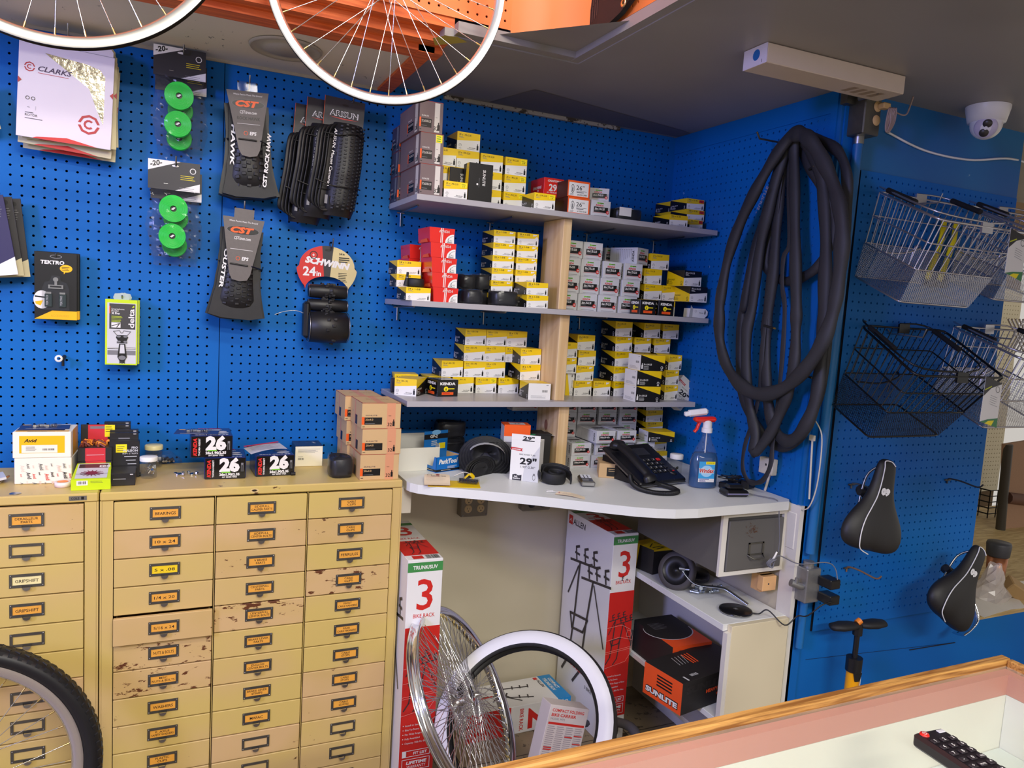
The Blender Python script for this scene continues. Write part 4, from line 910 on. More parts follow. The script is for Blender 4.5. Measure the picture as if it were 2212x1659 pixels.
def cst(x, z, label, seed, side_l, side_r, yaw=0):
    root = empty('folded_tyre', (x, -.012, z), label, 'tyre', 'folded tyres on the blue wall', rot=(0, R(-3 if seed == 1 else 3), 0))
    m_, W, yb = folded_tyre(root, seed=seed, wt=.105, wm=.088, wb=.15, h=.245, kn=(11, 5) if seed == 1 else (15, 5), knob=(.012, .009) if seed == 1 else (.011, .006))
    tr = m_.build('tread', root)
    m_ = MB()
    for sgn, tx in ((-1, side_l), (1, side_r)):
        f = Face(m_, (sgn * .047, yb - .019, 0), Vector((.6, -.75 * (1 if sgn < 0 else -1), 0)).normalized() if False else (1, 0, 0), (0, 0, 1)); f.eps = .004
        if tx: f.text(tx, -.004, -.225, .010, WHITE, 'L', .04, .1, ang=R(83), w=.15) if sgn > 0 else f.text(tx, .004, -.06, .010, WHITE, 'L', .03, .1, ang=R(-94), w=.11)
    m_.build('sidewall_lettering', root)
    m_ = MB(); wa, wb_, hh = .055, .026, .175; y = yb - .036
    P_ = [(-wa, 0), (-wb_ - .002, -hh + .02), (-wb_ + .006, -hh + .004), (0, -hh), (wb_ - .006, -hh + .004), (wb_ + .002, -hh + .02), (wa, 0)]
    zt = .028
    m_.prism(P_, 0, .0012, CSTG, Matrix.Translation((0, y, zt)) @ Matrix.Rotation(R(90), 4, 'X'))
    m_.prism([(-.026, 0), (.026, 0), (.026, .028), (-.026, .028)], 0, .0006, FILM if seed == 1 else CSTG, Matrix.Translation((0, y + .001, zt - .002)) @ Matrix.Rotation(R(90), 4, 'X'))
    f = FR(m_, 0, y - .0012, zt)
    f.text('Where Passion Meets The Ground', 0, -.012, .0045, WHITE, 'C', .0, .1, w=.075); f.disc(0, -.034, .042, BLACK, 24, .011); f.ring(0, -.034, .043, .0012, GREYL, 24, .012)
    f.text('CST', -.002, -.041, .015, ORG, 'C', .06, .25, w=.062); f.text('CSTtires.com', 0, -.060, .008, WHITE, 'C', .01, .15, w=.044)
    if seed == 1: f.text('ROCK HAWK', 0, -.076, .008, BLACK, 'C', .02, .1, w=.06)
    f.rect(-.030, -.0875, .030, -.0865, WHITE); f.text('EPS', .002, -.116, .009, WHITE, 'L', .03, .15, w=.018); f.ring(-.008, -.112, .006, .0012, ORG, 6)
    m_.tube([(-.028, y - .003, zt - .128), (.02, y - .004, zt - .130)], .0022, BLACK, 6)
    m_.tube([(-.05, yb - .01, zt - .125), (-.06, yb + .02, zt - .120), (-.058, -.005, zt - .12)], .002, BLACK, 6); m_.tube([(.03, y - .003, zt - .13), (.062, yb, zt - .135), (.07, -.01, zt - .125)], .002, BLACK, 6)
    m_.build('header_card', root)
    return root
cst(.2405, 1.975, 'folded knobbly tyre with grey card, the upper of two', 1, 'HAWK', 'CST ROCK HAW')
cst(.236, 1.632, 'folded knobbly tyre with grey card, the lower of two', 2, 'OUSTER', '')
hook(.245, 2.02, .10, 'peg hook above the upper grey-carded tyre', up=.03); hook(.240, 1.665, .09, 'long peg hook above the lower grey-carded tyre', up=.045)
m_ = MB(); m_.tube(smoothpath([(.335, -.05, 1.395), (.36, -.05, 1.405), (.395, -.05, 1.41), (.425, -.06, 1.40)], 5), .001, STEEL, 6); tag(m_.build('thin_wire'), 'thin silver wire running between the two lower tyres', 'wire')
# three mountain tyres with black cards
def arisun(x, y, z, label, front):
    root = empty('folded_tyre', (x, y, z), label, 'tyre', 'folded tyres on the blue wall', rot=(0, R(3), 0))
    m_ = MB(); w_, h = .118, .12; m_.box(-w_ / 2, w_ / 2, -.0006, .0006, -h, 0, SLB); m_.box(-w_ / 2, w_ / 2, -.0012, .0012, -.3, -h, BLACK) if not front else None
    f = FR(m_, 0, -.0007, 0); f.rect(-w_ / 2, -h, -w_ / 2 + .001, 0, ORG); f.text('ARISUN', 0, -.052, .016, WHITE, 'C', .03, w=.084); f.text('ARISUN', 0, -.0505, .013, BLACK, 'C', .0, w=.078); f.poly([(-.045, -.056), (.045, -.056), (0, -.060)], REDI); f.text('MTB', .002, -.085, .011, WHITE, 'C', .03, w=.032); f.disc(.002, -.018, .010, BLACK, 12, .003)
    m_.build('header_card', root)
    m_ = MB(); r_ = .042; cxx = .012 if front else .0; V = []; nu, nv = 14, 20
    for j in range(nv + 1):
        t = j / nv; zz = -.075 - t * .27; k = math.sin(min(1, t * 9) * math.pi / 2) * math.sin(min(1, (1 - t) * 7) * math.pi / 2) if 0 < t < 1 else .25
        cx_ = cxx - .02 * max(0, t - .45)
        for i in range(nu + 1): a = math.pi * 1.25 * i / nu - math.pi * .125; V.append((cx_ - math.cos(a) * (r_ + .008) * (.8 + .2 * k), -.012 - math.sin(a) * r_ * (.4 + .6 * k), zz))
    m_.add(V, [(j * (nu + 1) + i, j * (nu + 1) + i + 1, (j + 1) * (nu + 1) + i + 1, (j + 1) * (nu + 1) + i) for j in range(nv) for i in range(nu)], TYS, smooth=True)
    rnd = random.Random(9)
    for q in range(24 if front else 0):
        for c in range(6):
            t = .05 + q * .038; a = R(62 + c * 18); zz = -.075 - t * .27 + (.005 if c % 2 else 0); cx_ = cxx - .02 * max(0, t - .45)
            M = Matrix.Translation((cx_ - math.cos(a) * (r_ + .007), -.0115 - math.sin(a) * r_, zz)) @ Matrix.Rotation(a - R(90), 4, 'Z')
            m_.box(-.004, .004, -.003, .001, -.0026, .0026, TY, M, bev=.0006)
    m_.build('tread_roll', root)
    m_ = MB()
    for k in range(4):
        x0 = -.042 - k * .0085; pts = smoothpath([(x0 + .02, -.02, -.085 - k * .006), (x0, -.034, -.11), (x0 - .006, -.040, -.20), (x0 - .014, -.034, -.29), (x0 - .010, -.03, -.325 + k * .006), (x0 + .012, -.026, -.325 + k * .006)], 5)
        m_.tube(pts, 1, TYS, 6, flat=(.0028, .012), roll=(1, 0, 0))
    m_.tube([(-.075, -.05, -.25), (-.03, -.055, -.262), (.03, -.062, -.262), (.06, -.03, -.258)], .0018, BLACK, 6); m_.tube([(-.06, -.045, -.115), (-.02, -.055, -.118), (.03, -.062, -.105), (.062, -.03, -.115)], .0018, BLACK, 6)
    m_.build('folded_layers', root)
    m_ = MB(); 
    if True:
        f = Face(m_, (-.032, -.052, 0), (1, 0, 0), (0, 0, 1)); f.text('ARISUN. Mount Cameron', 0, -.10, .008, WHITE, 'L', .01, .1, ang=R(-93), w=.165); f.rect(-.012, -.315, -.004, -.29, GREYL)
    m_.build('sidewall_lettering', root)
    return root
arisun(.515, -.072, 2.038, 'folded mountain tyre with black card, frontmost of three on one hook', True)
arisun(.468, -.052, 2.030, 'folded mountain tyre with black card, middle of three on one hook', False)
arisun(.438, -.03, 2.012, 'folded mountain tyre with black card, rearmost of three on one hook', False)
for k, (x, y, z) in enumerate([(.458, -.106, 1.918), (.418, -.08, 1.905), (.575, -.09, 1.925)]):
    pass
hook(.535, 2.035, .09, 'long peg hook holding the three black-carded tyres', up=.02)
# 24 inch tyre with oval card
root = empty('folded_tyre', (.487, -.03, 1.61), 'folded 24 inch tyre under a red, black and gold oval card', 'tyre', 'folded tyres on the blue wall')
GOLD = mat('gold_card', (206, 190, 140), .4, .2)
m_ = MB(); 
def ov(t): return (.083 * math.sin(t) * (1 + .10 * (math.cos(t) < 0)), -.062 + .062 * math.cos(t) - (.028 * max(0, -math.cos(t))))
P_ = [ov(R(i * 6)) for i in range(-23, 24)]
inner = [(.064 * math.cos(R(a)), -.118 + .034 * math.sin(R(a))) for a in range(0, 181, 12)]
def clip(P_, lo, hi): return [(min(max(x, lo), hi), z) for x, z in P_]
outer = [ov(R(i * 6)) for i in range(-22, 23)]
n = len(outer); ins = [(.064 * math.cos(R(180 - 180 * i / (n - 1))), -.132 + .040 * math.sin(R(180 * i / (n - 1)))) for i in range(n)]
for i in range(n - 1):
    xm = (outer[i][0] + outer[i + 1][0]) / 2; mt_ = REDI if xm < -.016 else (SLB if xm < .020 else GOLD)
    q = [outer[i], outer[i + 1], ins[i + 1], ins[i]]; V = [(x, 0, z) for x, z in q] + [(x, .001, z) for x, z in q]
    m_.add(V, [(3, 2, 1, 0), (4, 5, 6, 7), (0, 1, 5, 4), (2, 3, 7, 6)], mt_)
f = FR(m_, 0, 0, 0); f.k = 6; f.text('SCHWINN', .0, -.060, .018, WHITE, 'C', .06, .2, w=.135, ang=R(-6)); f.text('SCHWINN', .0, -.059, .014, REDI, 'C', .0, .2, w=.13, ang=R(-6)) if False else None
f.text('24', -.072, -.092, .026, WHITE, 'L', .03, w=.038); f.text('in', -.032, -.092, .015, WHITE, 'L', .03, w=.014); f.ring(-.042, -.030, .012, .0025, BLACK, 16); f.text('+', -.042, -.035, .010, WHITE, 'C', .03); f.text('24 in', .034, -.024, .006, BLACK, 'L', .03); f.lines(.034, -.034, .035, 3, .0062, .003, BLACK); f.lines(.034, -.080, .03, 6, .005, .0014, BLACK); f.disc(.0, -.012, .009, BLACK, 12, .003)
m_.build('header_card', root)
m_ = MB(); rnd = random.Random(3)
def hroll(zc, yc, r_, hw, name, rk):
    a = MB(); prof = [(0, -hw), (r_ * .75, -hw), (r_, -hw + .006), (r_ * 1.05, 0), (r_, hw - .006), (r_ * .75, hw), (0, hw)]
    a.lathe(prof, TYS, 24, Matrix.Translation((0.0, yc, zc)) @ Matrix.Rotation(R(90), 4, 'Y'))
    for q in range(26):
        t = rnd.uniform(0, 6.28); x = rnd.uniform(-.018, .018); M = Matrix.Translation((x, yc + math.cos(t) * r_ * 1.03, zc + math.sin(t) * r_ * 1.03)) @ Matrix.Rotation(t - R(0), 4, 'X') @ Matrix.Rotation(rnd.uniform(-.6, .6), 4, 'Z')
        a.box(-.005, .005, -.002, .0045, -.004, .004, TY, M, bev=.001)
    for s_ in (-1, 1): a.tube([(s_ * (hw - .002), yc + math.cos(R(i * 15)) * r_ * .97, zc + math.sin(R(i * 15)) * r_ * .97) for i in range(24)], .0012, STEEL, 5, closed=True)
    a.build(name, root)
hroll(-.138, -.022, .020, .058, 'upper_roll', 0); hroll(-.180, -.026, .018, .060, 'middle_roll', 0); hroll(-.245, -.040, .046, .060, 'lower_roll', 0)
m_ = MB(); m_.box(-.072, -.052, -.05, -.005, -.28, -.17, TYS, bev=.008); m_.build('side_fold', root)
hook(.497, 1.610, .05, 'peg hook holding the oval-carded 24 inch tyre', up=.022)
# brake pad blister cards
TEK = mat('tektro_black_card', (20, 20, 22), .35, var=.04); YO = mat('amber_card', (250, 190, 10), .4)
PADG = mat('dark_green_pad', (20, 44, 40), .5, var=.1)
BLIS = mat('blister_plastic', (90, 94, 100), .06, alpha=.12, var=0, spec=1.0)
def tek(y, label, first):
    root = empty('brake_pad_card', (-.2705 + (0 if first else .004), y, 1.3525 + (0 if first else .001)), label, 'package', 'brake pad cards on one hook')
    m_ = MB(); m_.box(0, .097, 0, .0014, 0, .177, TEK, bev=.0005); f = FR(m_, 0, 0, 0)
    f.poly([(.0, .001), (.097, .001), (.097, .024), (.040, .024)], YO); f.text('ACCESSORIES', .037, .008, .006, mat('amber_dark', (214, 160, 10), .5), 'L', .0, w=.042); f.disc(.049, .166, .014, GREYL, 14, .005); f.disc(.049, .166, .012, TEK, 14, .0035)
    if first:
        f.text('TEKTRO', .014, .146, .009, WHITE, 'L', .04, .1, w=.054); f.disc(.072, .136, .0145, YO, 20, .010); f.poly([(.066, .130), (.073, .130), (.067, .121)], YO); f.lines(.062, .139, .02, 3, .004, .0012, BLACK)
        f.disc(.017, .052, .019, WHITE, 22, .024); f.poly([(.001, .062), (.026, .060), (.026, .056), (.001, .058)], TEK); f.poly([(.001, .046), (.020, .050), (.014, .036), (.004, .04)], YO)
    m_.build('backing_card', root)
    if first:
        for x in (.024, .056):
            p = MB(); p.box(x, x + .017, -.008, -.001, .034, .068, PADG, bev=.001); p.box(x + .002, x + .015, -.009, -.008, .068, .073, STEEL); f = FR(p, x + .008, -.008, .036); f.text('TEKTRO', 0, .002, .005, LWHITE, 'L', ang=R(90), w=.026); p.build('brake_pad', root)
        p = MB(); p.box(.032, .066, -.006, -.003, .082, .092, STEEL); p.box(.036, .062, -.0064, -.006, .085, .0895, TEK); p.box(.046, .052, -.006, -.003, .092, .104, STEEL); p.cyl((.049, -.008, .106), (.049, -.002, .106), .006, STEEL, 16); p.build('pad_spring', root)
        p = MB(); p.prism([(.018, .026), (.080, .026), (.080, .08), (.074, .098), (.062, .102), (.058, .116), (.040, .116), (.036, .102), (.024, .098), (.018, .08)], .001, .012, BLIS, Matrix.Rotation(R(90), 4, 'X')); p.build('blister', root)
for i in range(4): tek(-.052 + i * .011, ['front black and yellow brake pad card hanging below the rotor envelopes', 'second brake pad card behind the front one', 'third brake pad card from the front', 'rearmost brake pad card against the blue wall'][i], i == 0)
hook(-.2215, 1.519, .05, 'short hook through the slots of the brake pad cards', up=.008)
# phone holder boxes
LIM = mat('lime_card', (200, 226, 20), .4, var=.03); DG2 = mat('dark_grey_ink', (62, 60, 60), .5)
def delta(y, label, first, dx):
    m_ = MB(); w_, h, d = .078, .178, .028; m_.box(0, w_, 0, d, 0, h, LIM, bev=.0006); f = FR(m_, 0, 0, 0)
    f.rect(.005, .004, w_ - .003, h - .009, LWHITE)
    if first:
        f.rect(.010, .098, w_ - .005, h - .011, DG2); f.text('delta', .070, .102, .014, WHITE, 'L', .02, ang=R(90), w=.052); f.poly([(.064, .158), (.070, .164), (.070, .158)], LIM); f.text('Smartphone', .015, .150, .0045, WHITE, 'L'); f.text('Holder', .015, .145, .0045, WHITE, 'L'); f.text('X Pro', .015, .138, .0055, WHITE, 'L', .04); f.lines(.015, .132, .03, 5, .0036, .001, LIM); f.rect(.010, .14, .012, .16, ORG)
        f.rect(.015, .102, .037, .116, WHITE); f.line([(.016, .106), (.036, .114)], .002, DG2); f.line([(.028, .103), (.034, .112)], .002, BLACK)
        f.rect(.006, .028, w_ - .004, .040, GREYL); f.rect(.006, .044, w_ - .004, .048, DG2); f.rect(.006, .0455, w_ - .004, .047, WHITE)
        f.line([(.020, .092), (.036, .072)], .001, BLACK); f.line([(.020, .092), (.035, .094), (.038, .088), (.042, .088), (.045, .094), (.062, .092), (.046, .072)], .001, BLACK)
        f.poly([(.030, .082), (.052, .082), (.056, .076), (.052, .066), (.054, .060), (.028, .060), (.031, .066), (.026, .076)], BLACK)
        for a, b in ((.033, .078), (.049, .078), (.033, .064), (.049, .064)): f.disc(a, b, .005, GREYL, 10, .0028)
        f.poly([(.034, .058), (.049, .058), (.053, .022), (.047, .010), (.036, .010), (.030, .022)], BLACK); f.poly([(.037, .056), (.046, .056), (.048, .032), (.035, .032)], LWHITE); f.disc(.0415, .020, .009, GREYL, 14, .006); f.text('MM', .0415, .005, .006, BLACK, 'C', .03)
    m_.prism([(.020, 0), (.056, 0), (.058, .006), (.054, .016), (.044, .017), (.040, .019), (.034, .017), (.022, .016), (.018, .006)], -.0006, .0006, mat('hang_tab_plastic', (190, 204, 200), .3, alpha=.75, var=0), Matrix.Translation((0, d * .5, h)) @ Matrix.Rotation(R(90), 4, 'X'))
    o = m_.build('phone_holder_box', loc=(-.106 + dx, y, 1.237)); tag(o, label, 'box', 'phone holder boxes')
delta(-.066, 'front lime green and grey phone holder box on its hook', True, 0); delta(-.034, 'second lime green phone holder box behind the front one', False, .004)
hook(-.066, 1.420, .05, 'short hook through the tabs of the lime green boxes', up=.006)
# empty black hook with blue-white ring
r0 = onY(135, 775, -.004); m_ = MB(); m_.cyl((r0.x + .004, 0, r0.z + .006), (r0.x + .004, -.028, r0.z + .002), .005, BLACKM, 10); m_.cyl((r0.x + .003, -.022, r0.z + .004), (r0.x + .003, -.02, r0.z - .018), .0035, BLACKM, 8)
m_.lathe([(.0045, -.0015), (.0095, -.0015), (.0095, .0015), (.0045, .0015)], WHITE, 20, Matrix.Translation((r0.x - .004, -.045, r0.z + .004)) @ Matrix.Rotation(R(80), 4, 'X')); m_.cyl((r0.x + .003, -.022, r0.z + .003), (r0.x - .004, -.05, r0.z + .004), .0018, BLACKM, 6)
tag(m_.build('peg_hook'), 'empty black hook with a small white ring on the blue pegboard', 'hook')
# packs cut off at the left picture edge
NAVY = mat('navy_card', (44, 38, 84), .45, var=.04)
for i in range(3):
    m_ = MB(); m_.box(-.12, 0, 0, .002, 0, .2, NAVY if i == 0 else SLB, bev=.0006); f = FR(m_, -.12, 0, 0); f.poly([(.02, 0), (.12, 0), (.12, .045)], WHITE if i == 0 else PBE); f.disc(.104, .186, .006, BLACK, 12); f.lines(.085, .17, .03, 5, .006, .0015, GREYL)
    o = m_.build('hanging_card_pack', loc=(-.303 + i * .011, -.07 + i * .016, 1.466 - i * .002), rot=(0, R(-9 + 1.5 * i), 0)); tag(o, ['navy and white card pack cut off by the left picture edge', 'dark card pack behind the navy one at the left edge', 'rearmost grey card pack behind the navy one at the left edge'][i], 'package', 'card packs at the left edge')
o = MB(); o.box(-.1, 0, 0, .003, 0, .12, PBE, bev=.001); o = o.build('hanging_card_pack', loc=(-.3405, -.05, 1.828), rot=(0, R(-14), 0)); tag(o, 'pale card corner peeking in at the left edge beside the rotor envelopes', 'package')
# ================================================================ inner tubes hung on the right wall
c1 = lambda x, y: (1520 + x / 3.77, 260 + y / 3.77); c2 = lambda x, y: (1520 + x / 3.77, 640 + y / 3.77)
def loopX(pts, X, jitter=0): return [onX(px, py, X + (jitter * math.sin(i * 1.7))) for i, (px, py) in enumerate(pts)]
def tubeX(pts, X, r_, label, flat=(.6, 1.0), k=5, closed=True, mt=None, jitter=.004, valve=None):
    root = empty('inner_tube', tuple(onX(pts[0][0], pts[0][1], X)), label, 'inner tube', 'inner tubes hanging on the right wall')
    T_ = Matrix.Translation(-Vector(root.location)); P_ = [T_ @ p for p in smoothpath(loopX(pts, X, jitter), k, closed)]
    rad = [r_ * 1.28 * (1 + .10 * math.sin(i * .9) + .06 * math.sin(i * .37 + 1)) for i in range(len(P_))]
    m_ = MB(); m_.tube(P_, rad, mt or RUBBER, 12, closed=closed, flat=flat, roll=(1, 0, 0)); m_.build('tube_body', root)
    if valve:
        a = T_ @ onX(valve[0], valve[1], X - .012); b = T_ @ onX(valve[2], valve[3], X - .022); v_ = MB(); v_.cyl(a, b, .0035, BLACKM, 10); v_.cyl(b, b + (b - a).normalized() * .006, .003, mat('brass', (220, 190, 110), .3, .9), 8); v_.build('valve', root)
    return root, T_
t1, T_ = tubeX([c1(790, 112), c1(700, 140), c1(560, 330), c1(430, 560), c1(300, 830), c1(200, 1120), c1(140, 1430), c2(128, 150), c2(132, 360), c2(185, 560), c2(290, 715), c2(440, 795), c2(620, 765), c2(800, 620), c2(950, 410), c2(1045, 160), c1(1090, 1360), c1(1125, 1050), c1(1120, 800), c1(1070, 560), c1(970, 330), c1(880, 180)], 1.655, .0165, 'large black inner tube hanging in front of the others, full loop')
m_ = MB(); 
f_ = Face(m_, T_ @ onX(1631, 460, 1.643), Vector((0, -.45, .89)).normalized(), Vector((0, -.89, -.45)).normalized() * -1 if False else Vector((0, -.89, -.45)).normalized()); f_.eps = .0004
f_.text('- SUNLITE', 0, 0, .010, mat('faded_print', (120, 120, 140), .6), 'L', .02, w=.085); m_.build('faded_lettering', t1)
tubeX([c1(720, 135), c1(735, 300), c1(742, 700), c1(748, 1100), c1(755, 1500), c2(752, 250), c2(740, 520), c2(690, 760), c2(620, 960), c2(520, 1150), c2(415, 1262), c2(420, 1120), c2(385, 950), c2(350, 700), c2(350, 300), c1(400, 1500), c1(450, 1100), c1(510, 800), c1(590, 480), c1(670, 220)], 1.68, .0145, 'black inner tube with a pointed lower end, second from the front')
tubeX([c1(700, 150), c1(640, 420), c1(600, 800), c1(570, 1200), c1(520, 1600), c2(510, 350), c2(510, 700), c2(540, 950), c2(600, 1120), c2(700, 1180), c2(820, 1070), c2(910, 850), c2(950, 560), c2(975, 250), c1(985, 1400), c1(995, 1000), c1(975, 600), c1(930, 350), c1(820, 170)], 1.70, .0155, 'black inner tube with a side valve hanging behind the large loop', valve=(1650, 703, 1672, 709))
tubeX([c1(800, 140), c1(960, 170), c1(1100, 260), c1(1165, 450), c1(1165, 750), c1(1130, 1100), c1(1080, 1500), c2(1010, 250), c2(985, 600), c2(920, 870), c2(820, 1090), c2(700, 1215), c2(560, 1200), c2(450, 1080), c2(330, 850), c2(290, 500), c2(310, 150), c1(330, 1500), c1(390, 1150), c1(470, 850), c1(600, 420), c1(700, 190)], 1.725, .0125, 'narrow black inner tube hanging nearest the right wall', valve=(1742, 812, 1754, 816))
tubeX([c1(730, 160), c1(800, 250), c1(880, 420), c1(990, 600), c1(1060, 800), c1(1040, 1000), c1(930, 1190), c1(800, 1280), c1(670, 1310), c1(560, 1260), c1(500, 1160), c1(540, 900), c1(600, 600), c1(660, 330)], 1.712, .0115, 'small black inner tube ending in a U halfway up', valve=(1748, 366, 1757, 360))
tubeX([c2(440, 860), c2(390, 1040), c2(330, 1240), c2(318, 1400), c2(360, 1500), c2(420, 1520), c2(490, 1490), c2(545, 1370), c2(562, 1200), c2(600, 900), c2(640, 500), c2(660, 100), c1(640, 1350), c1(650, 1120), c1(700, 980), c1(690, 500), c1(700, 160), c1(640, 380), c1(600, 700), c1(560, 1100), c1(520, 1500), c2(480, 400), c2(460, 700)], 1.692, .0065, 'thin flat rubber rim strip looping down almost to the desk', flat=(.25, 1.0))
o = MB(); p = onX(1697, 294, X1); o.tube([(X1, p.y, p.z - .02), (X1 - .02, p.y, p.z - .022), (X1 - .10, p.y, p.z - .022), (X1 - .112, p.y, p.z - .004)], .003, DSTEEL, 8); tag(o.build('peg_hook'), 'long dark hook on the right wall carrying the inner tubes', 'hook')
# ================================================================ things on the cabinets
CT = .9465
def on(px, py, Z=CT): return onZ(px, py, Z)
BZ = mat('off_white_carton', (238, 232, 216), .5, var=.03); AMB = mat('amber_print', (252, 186, 10), .4, var=.03)
p = on(33, 1044); w_ = .124
m_ = MB(); m_.box(0, w_, 0, .11, 0, .066, BZ, bev=.0015); f = FR(m_, 0, 0, 0)
rnd = random.Random(5); tc = [mat('avid_grey', (110, 112, 104), .5), mat('avid_red', (214, 80, 64), .5), mat('avid_pale', (232, 205, 190), .5), BLACK]
for i in range(9):
    for j in range(3):
        s_ = [.010, .006, .014][(i + j) % 3]; f.text('Avid', .008 + i * .0132 + .004, .004 + j * .022 + (i % 2) * .004, s_ * .62, tc[(i * 2 + j) % 4], 'L', .02, .2, ang=R(-78) if True else 0, w=s_ * 1.35) if .066 - (j * .022) > .02 and .004 + j * .022 - s_ * 1.3 + .02 > 0 else None
f2 = Face(m_, (w_, 0, 0), (0, 1, 0), (0, 0, 1)); f2.poly([(.02, 0), (.11, 0), (.11, .05)], AMB)
o = m_.build('brake_part_box', loc=(p.x, -.205, CT), rot=(0, 0, R(-3))); tag(o, 'white carton printed all over with Avid names, lower of two', 'box')
m_ = MB(); m_.box(0, w_ + .002, 0, .11, 0, .066, BZ, bev=.0015); f = FR(m_, 0, 0, 0); f.rect(.014, .012, .112, .056, AMB); f.text('Avid', .024, .040, .0085, BLACK, 'L', .03, .25, w=.028); f.rect(.019, .013, .096, .033, BZ); f.bars(.064, .019, .026, .005, BLACK, 14); f.lines(.028, .028, .026, 4, .003, .0009, BLACK)
f = Face(m_, (0, 0, .066), (1, 0, 0), (0, 1, 0)); f.rect(.003, .02, .108, .105, mat('navy_print', (40, 52, 100), .4)); f.rect(.005, .003, .12, .020, AMB); f.lines(.03, .008, .06, 2, .005, .0018, BLACK); f.poly([(.07, .10), (.108, .105), (.108, .06)], LWHITE)
f2 = Face(m_, (w_ + .002, 0, 0), (0, 1, 0), (0, 0, 1)); f2.rect(.03, .0, .11, .066, AMB)
o = m_.build('brake_part_box', loc=(p.x - .003, -.207, CT + .0664), rot=(0, 0, R(-2))); tag(o, 'white and amber carton with Avid name, stacked on the printed one', 'box')
def nut(root, p, r_=.006, h=.005, rz=0, tilt=(0, 0), mt=None, name='nut'):
    m_ = MB(); n = 6; V = []
    for z in (0, h):
        for k in range(6): V.append((r_ * math.cos(R(60 * k)), r_ * math.sin(R(60 * k)), z))
        for k in range(6): V.append((r_ * .5 * math.cos(R(60 * k)), r_ * .5 * math.sin(R(60 * k)), z))
    Fc = []
    for k in range(6):
        j = (k + 1) % 6; Fc += [(k, j, 12 + j, 12 + k), (6 + j, 6 + k, 18 + k, 18 + j), (12 + k, 12 + j, 18 + j, 18 + k), (j, k, 6 + k, 6 + j)]
    m_.add(V, Fc, mt or CHROME); return m_.build(name, root, loc=p, rot=(tilt[0], tilt[1], rz))
NUTM = None
def hardware_card(x, y, z, label, yaw, tilt):
    root = empty('hardware_card', (x, y, z), label, 'package', rot=(tilt[0], tilt[1], R(yaw)))
    m_ = MB(); m_.box(-.055, .055, -.035, .035, 0, .0012, mat('navy_print', (40, 52, 100), .4)); f = Face(m_, (0, 0, .0012), (1, 0, 0), (0, 1, 0)); f.rect(-.05, .026, .0, .034, AMB); f.poly([(.0, .02), (.055, .035), (.055, .02)], LWHITE); f.lines(-.04, -.028, .06, 2, .004, .0015, LWHITE)
    m_.build('backing_card', root)
    for i in range(4): nut(root, (-.022 + i * .014, (.004 if i % 2 else -.004), .0016), .0075, .006, i * .5)
    m_ = MB(); m_.box(-.034, .036, -.018, .018, .0014, .0085, BLIS, bev=.003); m_.build('blister', root)
    return root
hardware_card(p.x + .058, -.145, CT + .1335, 'blue card with chrome nuts lying on the upper Avid carton', 4, (0, 0))
# red and black flip-top boxes
RB = mat('red_panel_card', (205, 44, 56), .45, var=.05); BKC = mat('black_flock_card', (30, 28, 28), .5, var=.08)
p = on(163, 1040); x0 = p.x + .004
for k, (z_, hh, dx) in enumerate([(0, .020, .002), (.0205, .030, .001), (.051, .034, 0)]):
    m_ = MB(); m_.box(0, .078, 0, .075, 0, hh, BKC, bev=.001); f = FR(m_, 0, 0, 0); f.rect(.017, 0, .063, hh, RB); f.rect(.020, hh * .45, .060, hh * .48, LWHITE)
    if k == 2:
        m_.box(0, .078, .072, .075, hh, hh + .050, BKC, bev=.001); f = FR(m_, 0, .072, hh); f.rect(.017, 0, .063, .049, RB); f.rect(.022, .038, .058, .045, GREYL); f.rect(.056, .016, .080, .048, YSTK); f.lines(.058, .042, .018, 3, .006, .0015, BLACK)
    o = m_.build('cable_end_box', loc=(x0 + dx, -.19, CT + z_)); tag(o, ['red and black parts box, bottom of the three', 'red and black parts box, middle of the three', 'open red and black parts box with raised lid and orange contents'][k], 'box', 'red and black boxes on the left cabinet')
OS = mat('orange_rubber_strip', (236, 140, 40), .5, var=.1); rnd = random.Random(12)
m_ = MB()
for i in range(26):
    a = rnd.uniform(0, .062); b = rnd.uniform(.01, .065); m_.tube(smoothpath([(a, b, .082), (a + rnd.uniform(-.012, .012) + .006, b + rnd.uniform(-.01, .01), .090 + rnd.uniform(0, .006)), (a + .016, b + rnd.uniform(-.01, .01), .084)], 3), 1, OS if i % 3 else mat('maroon_rubber_strip', (120, 50, 40), .5), 5, flat=(.001, .003))
o = m_.build('rubber_strips', loc=(x0 + .002, -.19, CT + .002)); tag(o, 'bundle of orange and maroon rubber strips filling the open red box', 'strips', kind='stuff')
# black rim strip boxes
def propulsion(x, y, z, w_, h, d, label, text, group='black rim strip boxes'):
    m_ = MB(); m_.box(0, w_, 0, d, 0, h, mat('satin_black_card', (34, 33, 36), .35, var=.05), bev=.0008); f = FR(m_, 0, 0, 0)
    if text:
        f.rect(.016, h - .030, .042, h - .008, YSTK); f.lines(.019, h - .015, .02, 3, .005, .0014, DG2)
        f.text('PRO', w_ - .004, h - .020, .0055, LWHITE, 'R', .03); f.text('PULSION', w_ - .004, h - .028, .0055, LWHITE, 'R', .03, w=.034); f.text('RIM STRIPS', w_ - .004, h - .035, .004, LWHITE, 'R', .0, w=.036)
        for i in range(4): f.lines(w_ - .036 + i * .004, h - .042 - i * .010, .03 - i * .003, 1, .1, .002, LWHITE)
    else: f.lines(w_ - .012, h - .004, .009, 1, .1, .002, LWHITE); f.rect(w_ * .3, h - .016, w_ * .7, h - .013, GREYL)
    o = m_.build('rim_strip_box', loc=(x, y, z)); tag(o, label, 'box', group)
bx = on(292, 1048).x
propulsion(bx - .072, -.262, CT, .072, .032, .085, 'black rim strip box lying flat in front beside the lime box', False)
m_ = MB()
